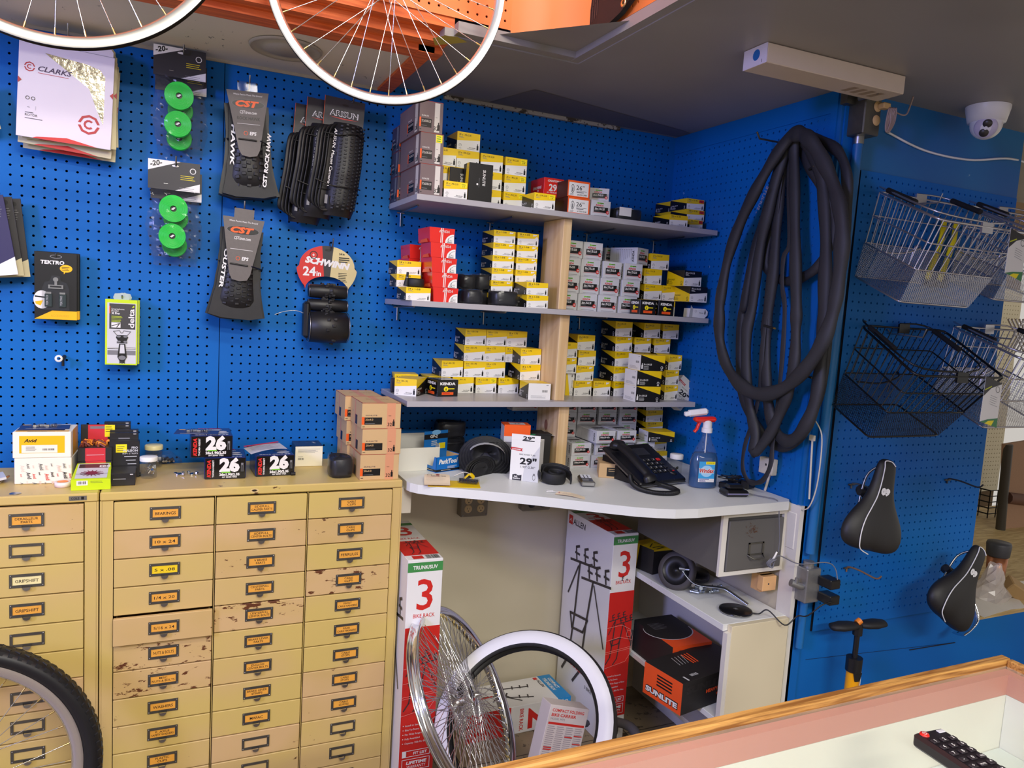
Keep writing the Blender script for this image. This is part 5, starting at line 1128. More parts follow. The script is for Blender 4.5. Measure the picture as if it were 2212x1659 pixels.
propulsion(bx - .066, -.172, CT, .072, .098, .022, 'front black rim strip box with Propulsion text and yellow sticker', True)
propulsion(bx - .066, -.148, CT, .068, .116, .02, 'black rim strip box standing second from the front', False)
propulsion(bx - .067, -.126, CT, .068, .120, .02, 'black rim strip box standing third from the front', False)
propulsion(bx - .083, -.100, CT, .064, .130, .02, 'black rim strip box standing fourth, shifted left', False)
propulsion(bx - .084, -.078, CT, .064, .134, .02, 'black rim strip box standing rearmost, shifted left', False)
# lime cable box
p = on(153, 1060); q = on(233, 1056)
m_ = MB(); m_.add([(0, 0, 0), (.086, 0, 0), (.086, .1, 0), (0, .1, 0), (0, 0, .027), (.086, 0, .027), (.080, .1, .046), (.004, .1, .046)], [(0, 3, 2, 1), (4, 5, 6, 7), (0, 1, 5, 4), (1, 2, 6, 5), (2, 3, 7, 6), (3, 0, 4, 7)], LIM)
f = FR(m_, 0, 0, 0); f.rect(.012, .012, .036, .024, WHITE); f.bars(.015, .015, .018, .007, BLACK, 12); f.lines(.042, .021, .03, 2, .003, .0008, DG2); f.text('JAGWIRE', .044, .013, .003, DG2, 'L', w=.014) if False else None
n_ = Vector((0, .1, .019)).normalized(); f = Face(m_, (0, 0, .0272), (1, 0, 0), n_); f.rect(.007, .006, .077, .098, LWHITE); f.rect(.010, .07, .075, .094, mat('dark_purple_window', (74, 48, 52), .2)); f.text('EBB', .056, .074, .011, WHITE, 'L', .03)
for i in range(16):
    a = R(i * 22.5); f.line([(.042, .035), (.042 + .026 * math.cos(a), .035 + .018 * math.sin(a))], .0022, mat('wine_print', (120, 40, 56), .4))
f.disc(.042, .035, .013, mat('wine_print', (120, 40, 56), .4), 14, .011); f.line([(.007, .03), (.03, .028)], .001, DG2); f.line([(.055, .028), (.077, .03)], .001, DG2)
o = m_.build('cable_box', loc=(p.x, p.y, CT)); tag(o, 'lime green box with a window lid lying at the cabinet edge', 'box')
# jars
JG = mat('clear_jar_plastic', (120, 120, 116), .06, alpha=.15, var=0, spec=1.0)
def jar(px, py, label, lid, h=.055, r_=.019, Z=CT, group=None, fill=None):
    p = on(px, py, Z); root = empty('screw_jar', tuple(p), label, 'jar', group)
    m_ = MB(); m_.lathe([(0, .0005), (r_ * .95, .0005), (r_, .004), (r_, h * .78), (r_ * .92, h * .84), (r_ * .88, h * .84)], JG, 28); m_.build('jar_body', root)
    m_ = MB(); m_.lathe([(r_ * 1.08, h * .82), (r_ * 1.08, h), (r_ * 1.02, h * 1.02), (0, h * 1.025)], lid, 28); m_.build('lid', root)
    if fill:
        rnd = random.Random(int(px)); m_ = MB()
        for i in range(14):
            a = rnd.uniform(0, 6.28); rr = rnd.uniform(0, r_ * .7); z = .004 + rnd.uniform(0, h * .35)
            if fill == 'cap': m_.cyl((rr * math.cos(a), rr * math.sin(a), z), (rr * math.cos(a) + rnd.uniform(-.004, .004), rr * math.sin(a), z + .008), .003, BLACKM, 8)
            else: m_.box(-.004, .004, -.0006, .0006, -.004, .006, CHROME, Matrix.Translation((rr * math.cos(a), rr * math.sin(a), z + .006)) @ Matrix.Rotation(a, 4, 'Z') @ Matrix.Rotation(rnd.uniform(-1, 1), 4, 'X'))
        m_.build('contents', root)
    return root
jar(321, 1031, 'clear screw jar with white lid, front of two, on the main cabinet', WHITE, .056, .0205, group=None, fill='clip')
jar(332, 1008, 'clear screw jar with yellowish lid, behind the white-lidded one', mat('aged_lid', (226, 214, 160), .4), .062, .022, fill='clip')
def lump_bag(name, label, cat, pts, film, parts=None):
    pass
# small bag of bolts behind the jars
p = on(358, 1002); root = empty('parts_bag', tuple(p), 'small clear bag of black bolts behind the jars', 'bag')
m_ = MB(); rnd = random.Random(8)
for i in range(7): a = rnd.uniform(-.02, .025); m_.cyl((a, rnd.uniform(-.01, .01), .008), (a + .012, rnd.uniform(-.01, .01), .010 + rnd.uniform(0, .008)), .006, BLACKM, 10); m_.cyl((a + .012, -.012, .010), (a + .0125, -.0135, .010), .003, CHROME, 8)
m_.build('bolts', root); m_ = MB(); nx, ny = 10, 7; V = []
for s_ in (1, 0):
    for j in range(ny + 1):
        for i in range(nx + 1):
            u, v = i / nx * 2 - 1, j / ny * 2 - 1; V.append((u * .042 + rnd.uniform(-.002, .002), v * .025, (.004 if not s_ else .006 + .034 * max(0, 1 - u * u) * max(0, 1 - v * v * .7) + rnd.uniform(-.004, .004))))
st = (nx + 1) * (ny + 1); m_.add(V, [(s_ * st + j * (nx + 1) + i, s_ * st + j * (nx + 1) + i + 1, s_ * st + (j + 1) * (nx + 1) + i + 1, s_ * st + (j + 1) * (nx + 1) + i) for s_ in (0, 1) for j in range(ny) for i in range(nx)], mat('blue_tint_film', (90, 100, 140), .1, alpha=.15, var=0, spec=1.0)); m_.build('clear_bag', root)
# roll of tape, bottle cap coin, papers at the edge
p = on(136, 1050); m_ = MB(); m_.lathe([(.0125, 0), (.0185, 0), (.0185, .012), (.0125, .012), (.0125, 0)], mat('milky_tape', (240, 220, 216), .3), 28); m_.lathe([(0, .0121), (.0125, .0121)], mat('tape_core_orange', (250, 140, 70), .5), 16); o = m_.build('tape_roll', loc=tuple(p)); tag(o, 'small roll of milky tape in front of the Avid cartons', 'tape')
p = on(66, 1049.5); m_ = MB(); m_.lathe([(.0, .0012), (.010, .0012), (.012, .0008), (.0125, 0)], STEEL, 24); o = m_.build('metal_disc', loc=tuple(on(33, 1066))); tag(o, 'flat round metal disc lying on the left cabinet top', 'disc')
p = on(5, 1040); m_ = MB(); m_.box(-.09, .0, -.04, .03, 0, .004, PBE); m_.box(-.1, .008, -.035, .045, .010, .016, LWHITE, Matrix.Rotation(R(-10), 4, 'Y') @ Matrix.Rotation(R(15), 4, 'Z')); m_.tube(smoothpath([(.0, .0, .006), (.012, .004, .012), (.014, -.01, .014), (.006, -.012, .008)], 5), .0025, mat('amber_cord', (140, 90, 40), .4), 6)
o = m_.build('paper_stack', loc=(p.x, p.y, CT)); tag(o, 'white papers and a card heap cut off at the left edge', 'papers')
# kenda 26 thorn resistant boxes
def k26(x, y, z, yaw, label):
    m_ = MB(); w_, d, h = .106, .115, .060; NV = mat('navy_gloss_card', (30, 42, 92), .22, var=.03); m_.box(0, w_, 0, d, 0, h, NV, bev=.003); f = FR(m_, 0, -.0002, 0); f.rect(.0022, .002, w_ - .0022, h - .002, mat('black_gloss_print', (14, 13, 14), .22, var=0))
    f.text('26', w_ * .60, .022, .034, WHITE, 'C', .06, w=.052); f.text('KENDA', .016, .005, .009, REDI, 'L', .05, .2, ang=R(90), w=.048); f.text('THORN RESIST', .024, .005, .004, WHITE, 'L', .03, ang=R(90), w=.048)
    f.rect(.043, .017, .066, .0205, KGRN); f.rect(.093, .020, .099, .044, GREYL); f.rect(.094, .020, .0975, .038, BLACK); f.text('26x1.90/2.35', w_ * .60, .0095, .0065, WHITE, 'C', .05, w=.052); f.text('A/V 35MM TPSH', w_ * .60, .0035, .004, WHITE, 'C', .03, w=.038)
    f = Face(m_, (0, 0, h + .0002), (1, 0, 0), (0, 1, 0)); f.text('26x1.90/2.35', w_ * .5, .008, .006, WHITE, 'C', .05, w=.085); f.disc(w_ * .75, .035, .018, LWHITE, 18, .009); f.disc(w_ * .72, .058, .018, LWHITE, 18, .009); f.disc(w_ * .5, .085, .03, LWHITE, 18, .007); f.text('KENDA', w_ * .2, .1, .009, REDI, 'L', .05, w=.06)
    o = m_.build('inner_tube_box', loc=(x, y, z), rot=(0, 0, R(yaw))); tag(o, label, 'box', 'Kenda 26 boxes on the cabinet'); return o
a = on(441, 1036); k26(a.x, a.y, CT, -2, 'black and blue 26x1.90/2.35 tube box, lower left front one')
b = onY(411, 985, a.y - .002); k26(b.x, a.y - .0, CT + .0605, 0, 'black and blue 26x1.90/2.35 tube box stacked on the lower one')
c = on(552, 1031); k26(c.x, c.y + .004, CT, 3, 'black and blue 26x1.90/2.35 tube box on the right under a leaflet')
hardware_card(b.x + .018, a.y + .05, CT + .1215, 'blue card with chrome nuts lying on the stacked 26 box', -8, (0, 0))
m_ = MB(); LEAF = mat('grey_leaflet', (196, 192, 196), .5); nx = 8; V = []
for i in range(nx + 1):
    for j in (0, 1): V.append((i / nx * .105 - .05, j * .062 - .03, .002 + .006 * math.sin(i / nx * 3) + (.006 if j else 0)))
m_.add(V, [(2 * i, 2 * i + 2, 2 * i + 3, 2 * i + 1) for i in range(nx)], LEAF); f = Face(m_, (-.05, -.03, .0085), (1, 0, 0), (0, 1, .09)); f.rect(0, .053, .1, .062, REDI); f.lines(.008, .045, .085, 7, .006, .0012, GREYL)
o = m_.build('leaflet', loc=(c.x + .03, c.y + .062, CT + .0625), rot=(0, R(-4), R(14))); tag(o, 'folded grey leaflet with red edge lying on the right 26 box', 'leaflet')
# blue-lidded white box
p = on(637, 1008); m_ = MB(); m_.box(0, .080, 0, .085, 0, .061, mat('ivory_card', (238, 232, 208), .5, var=.02), bev=.0006); m_.box(-.0006, .0806, -.0001, .0856, .050, .0618, mat('dark_navy_card', (34, 44, 66), .35)) if False else m_.box(-.0004, .0804, -.0002, .0854, .061, .0622, mat('dark_navy_card', (34, 44, 66), .35))
f = Face(m_, (0, .085, 0), (0, -1, 0), (0, 0, 1)); f.rect(0, 0, .085, .061, mat('dark_navy_card', (34, 44, 66), .35)); f = Face(m_, (.08, 0, 0), (0, 1, 0), (0, 0, 1)); f.rect(0, 0, .085, .061, mat('dark_navy_card', (34, 44, 66), .35))
f = Face(m_, (0, 0, .0623), (1, 0, 0), (0, 1, 0)); f.text('SRAM', .055, .060, .006, LWHITE, 'L', .03, ang=R(-75)); f.lines(.035, .05, .012, 1, .1, .001, LWHITE)
f = FR(m_, 0, -.0003, 0); f.lines(.008, .052, .064, 4, .0035, .0009, GREYL); f.bars(.008, .020, .018, .006, BLACK, 10); f.lines(.008, .029, .018, 1, .1, .0009, BLACK)
o = m_.build('parts_box', loc=(p.x, p.y, CT), rot=(0, 0, R(-1))); tag(o, 'ivory box with dark navy lid standing right of the 26 boxes', 'box')
# bagged tube bundle
def bagged_tube(x, y, z, w_, d, h, label, cat='inner tube', yaw=0, film=True, seed=1, group=None, card=False, folds=4):
    root = empty('rolled_inner_tube', (x, y, z), label, cat, group, rot=(0, 0, R(yaw))); m_ = MB()
    for k in range(folds):
        s_ = 1 - k * .8 / folds; pts = []
        for i in range(20):
            a = 2 * math.pi * i / 20; pts.append((math.copysign(abs(math.cos(a)) ** .6, math.cos(a)) * (w_ / 2 - .004) * s_, math.copysign(abs(math.sin(a)) ** .6, math.sin(a)) * (d / 2 - .004) * s_, h * .5 + .002 * math.sin(a * 2 + seed + k)))
        m_.tube(pts, 1, BLACKM if not film else mat('bagged_rubber', (24, 24, 28), .35, var=.3, scale=40, bump=.4), 8, closed=True, flat=(h * .47, .0032), roll=(0, 0, 1))
    m_.build('tube_roll', root)
    if film:
        rnd = random.Random(seed); m_ = MB(); n1, n2 = 18, 7; V = []
        for j in range(n2 + 1):
            t = j / n2; zz = t * (h + .002); k = 1 + .04 * math.sin(t * 3.14)
            for i in range(n1):
                a = 2 * math.pi * i / n1; V.append((math.copysign(abs(math.cos(a)) ** .7, math.cos(a)) * (w_ / 2) * k + rnd.uniform(-.0016, .0016), math.copysign(abs(math.sin(a)) ** .7, math.sin(a)) * d / 2 * k + rnd.uniform(-.0016, .0016), max(.0004, zz + rnd.uniform(-.0012, .0012))))
        Fc = [(j * n1 + i, j * n1 + (i + 1) % n1, (j + 1) * n1 + (i + 1) % n1, (j + 1) * n1 + i) for j in range(n2) for i in range(n1)]; Fc.append(tuple(range(n2 * n1, (n2 + 1) * n1)))
        m_.add(V, Fc, mat('grey_film', (90, 92, 100), .1, alpha=.12, var=0, spec=1.0)); m_.build('clear_wrap', root)
    if card:
        m_ = MB(); m_.box(-.035, .02, -.02, .02, h + .0016, h + .0024, WHITE); f = Face(m_, (-.035, -.02, h + .0024), (1, 0, 0), (0, 1, 0)); f.ring(.012, .026, .006, .001, GREYL); m_.box(-.045, .0, -d / 2 - .003, -d / 2 - .002, h * .35, h + .002, WHITE); m_.build('paper_card', root)
    return root
p = on(742, 1034); bagged_tube(p.x - .002, -.235, CT, .068, .085, .058, 'grey bagged inner tube on the cabinet left of the kraft cartons', seed=4)
# loose chrome nuts, tiny black caps
rnd = random.Random(2); first = None
for i in range(22):
    q = on(398, 1026); x = q.x + rnd.gauss(0, .013); y = q.y + rnd.gauss(0, .008)
    if first is None: first = nut(None, (x, y, CT + .0003), .0045, .0035, rnd.random() * 3, name='hex_nut'); o = first
    else: o = first.copy(); COL.objects.link(o); o.location = (x, y, CT + .0003 + (.0038 if i % 5 == 0 else 0)); o.rotation_euler = (0, 0, rnd.random() * 3)
    o.name = 'hex_nut'; tag(o, 'small chrome hex nut in the loose heap on the cabinet top', 'nut', 'loose chrome nuts on the cabinet')
for k, (px, py) in enumerate([(633, 1027), (299, 1029)]):
    m_ = MB(); m_.cyl((-.006, 0, .005), (.006, .001, .005), .005, BLACKM, 14); o = m_.build('black_cap', loc=tuple(on(px, py))); tag(o, ['small black cap lying by the right 26 box', 'small black cap lying beside the white-lidded jar'][k], 'cap')
# ================================================================ things on the shelves that are not boxes
z = ZS[1]
G5 = 'black tubes in plastic on the middle shelf'
for i, (px, py, Y, w_, h, zz, l) in enumerate([(1018, 640, -.25, .062, .042, 0, 'front left of the heap'), (1085, 660, -.24, .088, .044, 0, 'front centre, the largest'), (1131, 650, -.23, .036, .040, 0, 'front right, half hidden'), (1005, 612, -.13, .046, .040, .0, 'rear left, low'), (1036, 612, -.13, .055, .044, .0, 'rear right, low'), (1008, 575, -.15, .052, .046, .044, 'upper left of the heap'), (1040, 560, -.15, .056, .046, .047, 'topmost of the heap')]):
    q = onY(px, py, Y); bagged_tube(q.x, Y, z + zz, w_, .075, h, 'black inner tube wrapped in clear plastic, ' + l, seed=i + 3, group=G5, folds=3)
q = onY(900, 600, -.26); root = empty('rolled_inner_tube', (q.x, -.252, z + .0378), 'rolled black inner tube with a tall valve on the 24 inch boxes', 'inner tube')
m_ = MB(); 
for k in range(3): m_.tube([((.019 - k * .006) * math.cos(R(a)) * (1.2), (.019 - k * .006) * math.sin(R(a)), .013) for a in range(0, 360, 18)], 1, BLACKM, 8, closed=True, flat=(.0125, .003), roll=(0, 0, 1))
m_.build('tube_roll', root); m_ = MB(); m_.cyl((-.030, -.004, .002), (-.027, -.004, .026), .008, BLACKM, 12, r2=.005); m_.cyl((-.027, -.004, .026), (-.026, -.004, .042), .0036, BLACKM, 10); m_.cyl((-.0268, -.004, .025), (-.0266, -.004, .028), .0042, STEEL, 10); m_.build('valve', root)
q = onY(1355, 455, -.25); bagged_tube(q.x, -.235, ZS[0], .11, .075, .038, 'bagged black inner tube with a white card on the top shelf', seed=9, card=True)
bagged_tube(.718, -.118, ZS[2], .075, .07, .046, 'tube bundle wrapped in shiny dark plastic at the lowest shelf end', seed=11, folds=3) if False else None
m_ = MB(); m_.box(-.04, .04, -.03, .03, 0, .045, mat('shiny_dark_wrap', (44, 44, 60), .16, var=.3, scale=60, bump=.7, coat=.4), bev=.004); o = m_.build('wrapped_packet', loc=(.715, -.105, ZS[2]) if False else (.722, -.058, ZS[2] + .0565), rot=(0, 0, R(-6)))
bpy.data.objects.remove(o)
q = onZ(826, 842, ZS[2]); m_ = MB(); m_.box(-.036, .036, -.013, .013, 0, .046, mat('shiny_dark_wrap', (44, 44, 60), .16, var=.3, scale=60, bump=.7, coat=.4), bev=.004); o = m_.build('wrapped_packet', loc=(.718, -.097, ZS[2]), rot=(0, 0, R(-8))); tag(o, 'shiny dark plastic-wrapped packet at the lowest shelf left end', 'packet')
# open white box end on the middle shelf right
m_ = MB(); q = onY(1518, 668, -.285); m_.prism([(-.030, 0), (.022, 0), (.034, .012), (.034, .024), (.022, .033), (-.030, .030)], -.05, 0, WHITE, Matrix.Rotation(R(90), 4, 'X')); m_.add([(-.030, .0, .03), (-.030, 0, 0), (-.052, -.01, .0), (-.046, -.008, .04)], [(0, 1, 2, 3), (3, 2, 1, 0)], WHITE)
f = FR(m_, -.03, -.0002, 0); f.ring(.012, .022, .004, .0006, GREYL); valve_icon(f, .052, .014, .014, BLACK); f.text('Schrader', .046, .016, .0035, BLACK, 'R', .01)
o = m_.build('inner_tube_box', loc=(q.x - .004, -.262, ZS[1] + .002), rot=(0, R(2), 0)); o.location = (q.x - .004, -.275, ZS[1]); tag(o, 'opened white tube box with a torn flap at the middle shelf right end', 'box')
# ================================================================ desk
def dk(px, py, z=None): return onZ(px, py, DZ if z is None else z)
e = .0004; DZe = DZ + e
# plain white open carton
p = dk(876, 1010); m_ = MB(); WC = mat('plain_white_carton', (224, 222, 214), .55, var=.02)
for a in ((0, .145, 0, .0015, 0, .072), (0, .0015, .0015, .10, 0, .095), (.1435, .145, .0015, .10, 0, .080), (0, .145, .10, .1015, 0, .10), (0, .145, .0015, .10, 0, .0015)): m_.box(*a, WC)
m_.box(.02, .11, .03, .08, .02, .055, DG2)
o = m_.build('open_carton', loc=(.682, -.19, DZe), rot=(0, 0, R(4))); tag(o, 'plain white open-topped carton on the desk beside the kraft cartons', 'box')
# blue tool display box: printed front, notched left end, tall back panel
PB = mat('park_blue_card', (16, 110, 190), .4, var=.04); m_ = MB(); w_, d = .094, .066
m_.box(0, w_, 0, .0015, 0, .048, PB); m_.box(w_ - .0015, w_, .0015, d - .0015, 0, .052, PB); m_.box(0, w_, d - .0015, d, 0, .118, PB); m_.box(.0015, w_ - .0015, .0015, d - .0015, 0, .0015, KRAFT)
m_.prism([(0, 0), (d, 0), (d, .048), (d - .010, .048), (d - .018, .018), (.018, .018), (.010, .046), (0, .046)], 0, .0015, PB, Matrix(((0, 0, 1, 0), (-1, 0, 0, d), (0, 1, 0, 0), (0, 0, 0, 1))))
m_.box(.002, w_ - .002, .0016, .0022, .0015, .046, KRAFT); m_.box(w_ - .0022, w_ - .0016, .002, d - .002, .0015, .050, KRAFT)
f = FR(m_, 0, 0, 0); f.text('ParkTool', .010, .026, .014, WHITE, 'L', .05, .2, w=.076); f.rect(0, .002, w_, .009, BLACK); f.lines(.045, .016, .04, 3, .003, .001, WHITE); f.lines(.02, .005, .05, 1, .1, .001, WHITE)
f = FR(m_, 0, d - .0016, 0); f.rect(0, .092, w_, .108, BLACK); f.text('GP-2', w_ * .40, .096, .010, WHITE, 'C', .03); f.rect(w_ * .62, .060, w_ * .90, .078, YSTK); f.lines(w_ * .3, .084, .03, 3, .006, .0025, WHITE); f.disc(w_ * .5, .113, .018, mat('pale_blue_logo', (120, 180, 230), .4), 18, .008)
f = Face(m_, (0, d, 0), (0, -1, 0), (0, 0, 1)); f.rect(0, .002, d, .009, BLACK); f.lines(.02, .005, .03, 1, .1, .001, WHITE)
q = onZ(944, 1024, DZ); o = m_.build('patch_display_box', loc=(q.x, q.y + .012, DZe), rot=(0, 0, R(20))); tag(o, 'blue and black ParkTool GP-2 display box standing on the desk', 'box')
# black tubes heap: large folded tube roll with white wrapper
def loop_roll(loc, pts, r_, flat, label, n=8, mt=None, rot=(0, 0, 0), extra=None):
    root = empty('rolled_inner_tube', loc, label, 'inner tube', rot=rot)
    m_ = MB(); m_.tube(smoothpath(pts, 6), 1, mt or BLACKM, n, flat=flat, roll=(0, 0, 1)); m_.build('tube_roll', root)
    return root
q = onY(1050, 960, -.20)
root = empty('rolled_inner_tube', (q.x, -.20, DZe + .05), 'large folded black inner tube with a white 29 inch paper sleeve', 'inner tube', rot=(0, 0, R(-20)))
m_ = MB()
for k in range(5):
    s_ = 1 - k * .17; m_.tube([(.052 * s_ * math.cos(R(a)), -.03, .0 + .036 * s_ * math.sin(R(a)) + .002 * k) for a in range(0, 360, 15)], 1, BLACKM, 8, closed=True, flat=(.004, .042), roll=(0, 0, 1))
m_.build('tube_roll', root)
m_ = MB(); V = []
for i in range(11):
    a = R(150 - i * 13); V += [(.060 * math.cos(a), -.082, .043 * math.sin(a) + .004), (.060 * math.cos(a), .02, .043 * math.sin(a) + .004)]
m_.add(V, [(2 * i, 2 * i + 2, 2 * i + 3, 2 * i + 1) for i in range(10)], LWHITE); f = Face(m_, (-.03, -.07, .049), (1, 0, 0), (0, 1, .0)); f.text('29"', .035, .012, .026, BLACK, 'L', .03); f.lines(.0, .065, .06, 3, .006, .002, BLACK)
m_.build('paper_sleeve', root); 
root['label'] = 'large folded black inner tube with a white 29 inch paper sleeve'
q = dk(1050, 1040)
root = empty('rolled_inner_tube', (.897, -.29, DZe + .024), 'flat folded black inner tube lying at the front of the desk heap', 'inner tube', rot=(0, 0, R(28)))
m_ = MB()
for k in range(5): m_.tube([((.056 - .009 * k) * math.cos(R(a)) + .02, -.004 + .003 * math.sin(k), (.023 - .0043 * k) * math.sin(R(a))) for a in range(0, 360, 20)], 1, BLACKM, 8, closed=True, flat=(.0022, .020), roll=(0, 0, 1))
m_.tube([(.02 + .058 * math.cos(R(a)), -.0045, .025 * math.sin(R(a))) for a in range(0, 360, 20)], .0009, DG2, 5, closed=True)
m_.build('tube_roll', root)
for k, (px, py, r_, h, l) in enumerate([(1008, 1010, .024, .046, 'upright black tube roll behind the ParkTool box, left one'), (1030, 1000, .03, .03, 'black tube roll lying under the white-sleeved tube')]):
    q = dk(px, py); root = empty('rolled_inner_tube', (q.x + .004, q.y + .03, DZe), l, 'inner tube'); m_ = MB()
    for j in range(3): m_.tube([((r_ - j * .006) * math.cos(R(a)), (r_ - j * .006) * math.sin(R(a)), h / 2) for a in range(0, 360, 20)], 1, BLACKM, 8, closed=True, flat=(h * .48, .003), roll=(0, 0, 1))
    m_.build('tube_roll', root)
q = onY(1010, 950, -.09)
bagged_tube(.885, -.075, DZe, .12, .10, .085, 'dark bagged inner tube bundle at the back of the desk by the wall', seed=21, folds=4)
bagged_tube(.895, -.075, DZe + .087, .10, .08, .05, 'black tube bundle on top of the dark bagged one under the shelf', seed=22, folds=3)
# repair tag, yellow card and spoke magnets
TAGP = mat('manila_tag_paper', (240, 220, 190), .6, var=.05, scale=60)
root = empty('repair_tag', (.765, -.345, DZe + .003), 'manila repair tag with writing curled on a yellow card', 'tag', rot=(0, 0, R(-18)))
m_ = MB(); V = []; nx = 8
for i in range(nx + 1):
    t = i / nx; zz = .0115 - .0085 * t + .0022 * math.sin(t * 6)
    V += [(-.037 + .012 * (t < .12), .050 - t * .1, zz), (.037 - .012 * (t < .12), .050 - t * .1, zz + .001)]
m_.add(V, [(2 * i, 2 * i + 2, 2 * i + 3, 2 * i + 1) for i in range(nx)], TAGP); f = Face(m_, (0, .045, .0128), (1, 0, 0), Vector((0, .1, .0085)).normalized()); f.eps = .0003; f.k = 4
f.disc(.002, -.010, .006, mat('tag_eyelet_red', (170, 60, 50), .5), 14); f.disc(.002, -.010, .002, BLACK, 8); f.ring(-.022, -.014, .007, .001, DG2, 14); f.text('REPAIR TAG', .004, -.026, .005, DG2, 'C', .02, w=.042); f.lines(-.03, -.031, .05, 1, .1, .0012, REDI); f.lines(-.033, -.037, .06, 6, .006, .0005, GREYL)
m_.build('paper_tag', root)
m_ = MB(); m_.box(-.05, .10, -.055, .022, -.0025, -.0015, YEL, Matrix.Rotation(R(4), 4, 'Z')); o = m_.build('yellow_card', loc=(.79, -.345, DZe + .0028), rot=(0, 0, R(-22))); tag(o, 'yellow card lying under the repair tag at the desk edge', 'card')
root = empty('clip_tray', (.853, -.372, DZe + .002), 'clear plastic tray of black clips with a yellow tie at the desk edge', 'tray', rot=(0, 0, R(-32)))
m_ = MB()
for i in range(7):
    for s_ in (-1, 1): m_.cyl((-.024 + i * .008, s_ * .002, .008), (-.024 + i * .008, s_ * .013, .007), .003, BLACKM, 8)
m_.cyl((-.028, 0, .009), (.028, 0, .009), .004, BLACKM, 8); m_.build('clips', root)
m_ = MB(); m_.box(-.031, .031, -.017, .017, 0.0004, .014, BLIS, bev=.003); m_.build('clear_tray', root); m_ = MB(); m_.tube(smoothpath([(-.02, .02, .004), (-.005, .03, .020), (.01, .012, .018), (.012, .0, .014)], 5), 1, YEL, 6, flat=(.0006, .006)); m_.tube(smoothpath([(-.05, .03, .01), (-.02, .04, .022), (.01, .02, .018)], 5), 1, WHITE, 6, flat=(.0006, .003)); m_.build('tie', root)
# schwinn box, orange box, black URO box
p = dk(1100, 1036); q = dk(1174, 1047)
def stand(kfn, loc, yaw, label, **kw):
    o = kfn(**kw).build('inner_tube_box', loc=loc, rot=(0, 0, R(yaw))); tag(o, label, 'box'); return o
ysc = math.degrees(math.atan2(q.y - p.y, q.x - p.x)); wsc = (q - p).length
def kSch2(w, d, h):
    mb = kSch(w, d, h - .018); mb.box(.0, w, .0, .0012, h - .018, h, WHITE); f = FR(mb, 0, -.0002, h - .018); f.text('29"', w * .6, .003, .010, BLACK, 'C', .04, w=w * .4); f.rect(w * .38, -.001, w * .8, .002, BLACK); return mb
root = stand(kSch2, (p.x, p.y, DZe), ysc * .85, 'white and grey Schwinn 29 inch tube box standing in front on the desk', w=.089, d=.06, h=.142)
m_ = MB(); m_.box(0, .084, 0, .06, 0, .15, LWHITE, bev=.0006); f = FR(m_, 0, 0, 0); f.text('20', .01, .04, .02, BLACK, 'L', .03); f.rect(.004, .08, .03, .1, GREYL); f = Face(m_, (0, .06, 0), (0, -1, 0), (0, 0, 1)); f.text('20', .03, .03, .018, BLACK, 'C', .0, ang=R(90)); f.poly([(.0, .09), (.05, .088), (.05, .1), (0, .1)], GRN)
m_.box(.0, .084, 0, .06, .15, .154, ORG); f = FR(m_, 0, -.0001, 0); f.rect(0, .118, .084, .150, ORG); f = Face(m_, (0, 0, .1542), (1, 0, 0), (0, 1, 0)); f.rect(.02, .01, .07, .05, LWHITE); f.text('26', .045, .02, .016, GREYL, 'C', .02); f.lines(.024, .045, .04, 2, .004, .001, GREYL)
o = m_.build('inner_tube_box', loc=(p.x + .012, p.y + .085, DZe), rot=(0, 0, R(ysc * .3))); tag(o, 'orange-topped white tube box standing behind the Schwinn box', 'box')
p2 = dk(1176, 1010); DUR = mat('matte_black_carton', (28, 26, 26), .55, var=.06)
m_ = MB(); w_, d, h = .078, .10, .118; m_.box(0, w_, 0, d, 0, h, DUR, bev=.0008); f = FR(m_, 0, 0, 0); f.text('DURO', w_ * .55, .002, .030, ORG, 'L', .06, ang=R(90), w=.112); f = Face(m_, (0, d, 0), (0, -1, 0), (0, 0, 1)); f.rect(0, 0, d, h, mat('deep_green_card', (20, 120, 80), .45)); m_.box(0, .024, 0, d, h, h + .003, mat('deep_green_card', (20, 120, 80), .45)); m_.box(.01, w_, .004, .05, h + .0005, h + .006, DUR, Matrix.Rotation(R(2), 4, 'Y')); m_.add([(w_, 0, h), (w_ + .02, .0, h - .004), (w_ + .016, .08, h + .002), (w_, .09, h)], [(0, 1, 2, 3), (3, 2, 1, 0)], LWHITE)
o = m_.build('inner_tube_box', loc=(1.098, -.248, DZe), rot=(0, 0, R(-8))); tag(o, 'black DURO tube box with green left side and orange letters', 'box')
# coiled tyre liner roll
p = dk(1222, 1052); root = empty('rolled_inner_tube', (p.x - .010, p.y + .052, DZe), 'wide black tube rolled in a coil with pale lettering, front of the desk', 'inner tube', rot=(0, 0, R(-8)))
m_ = MB(); pts = []
for i in range(54):
    a = R(-30 + i * 15); rr = .050 - .0008 * i; pts.append((rr * math.cos(a) * 1.0, rr * .92 * math.sin(a), .021 + .004 * math.sin(a) + (.010 * math.sin(a) if i < 12 else 0)))
m_.tube(pts, 1, BLACKM, 8, flat=(.017, .0032), roll=(0, 0, 1)); m_.tube([(.052 * math.cos(R(a)), .049 * math.sin(R(a)), .026 + .012 * math.sin(R(a))) for a in range(20, 200, 12)], 1, RUBBER, 8, flat=(.014, .004), roll=(0, 0, 1)); m_.build('tube_roll', root)
m_ = MB()
for i, ch in enumerate('KENDA'):
    a = R(88 - i * 13); f = Face(m_, (.0455 * math.cos(a), .043 * math.sin(a), .032), (math.sin(a), -math.cos(a), 0), (0, 0, 1)); f.text(ch, 0, 0, .008, LWHITE, 'C', .02)
m_.build('faded_lettering', root)
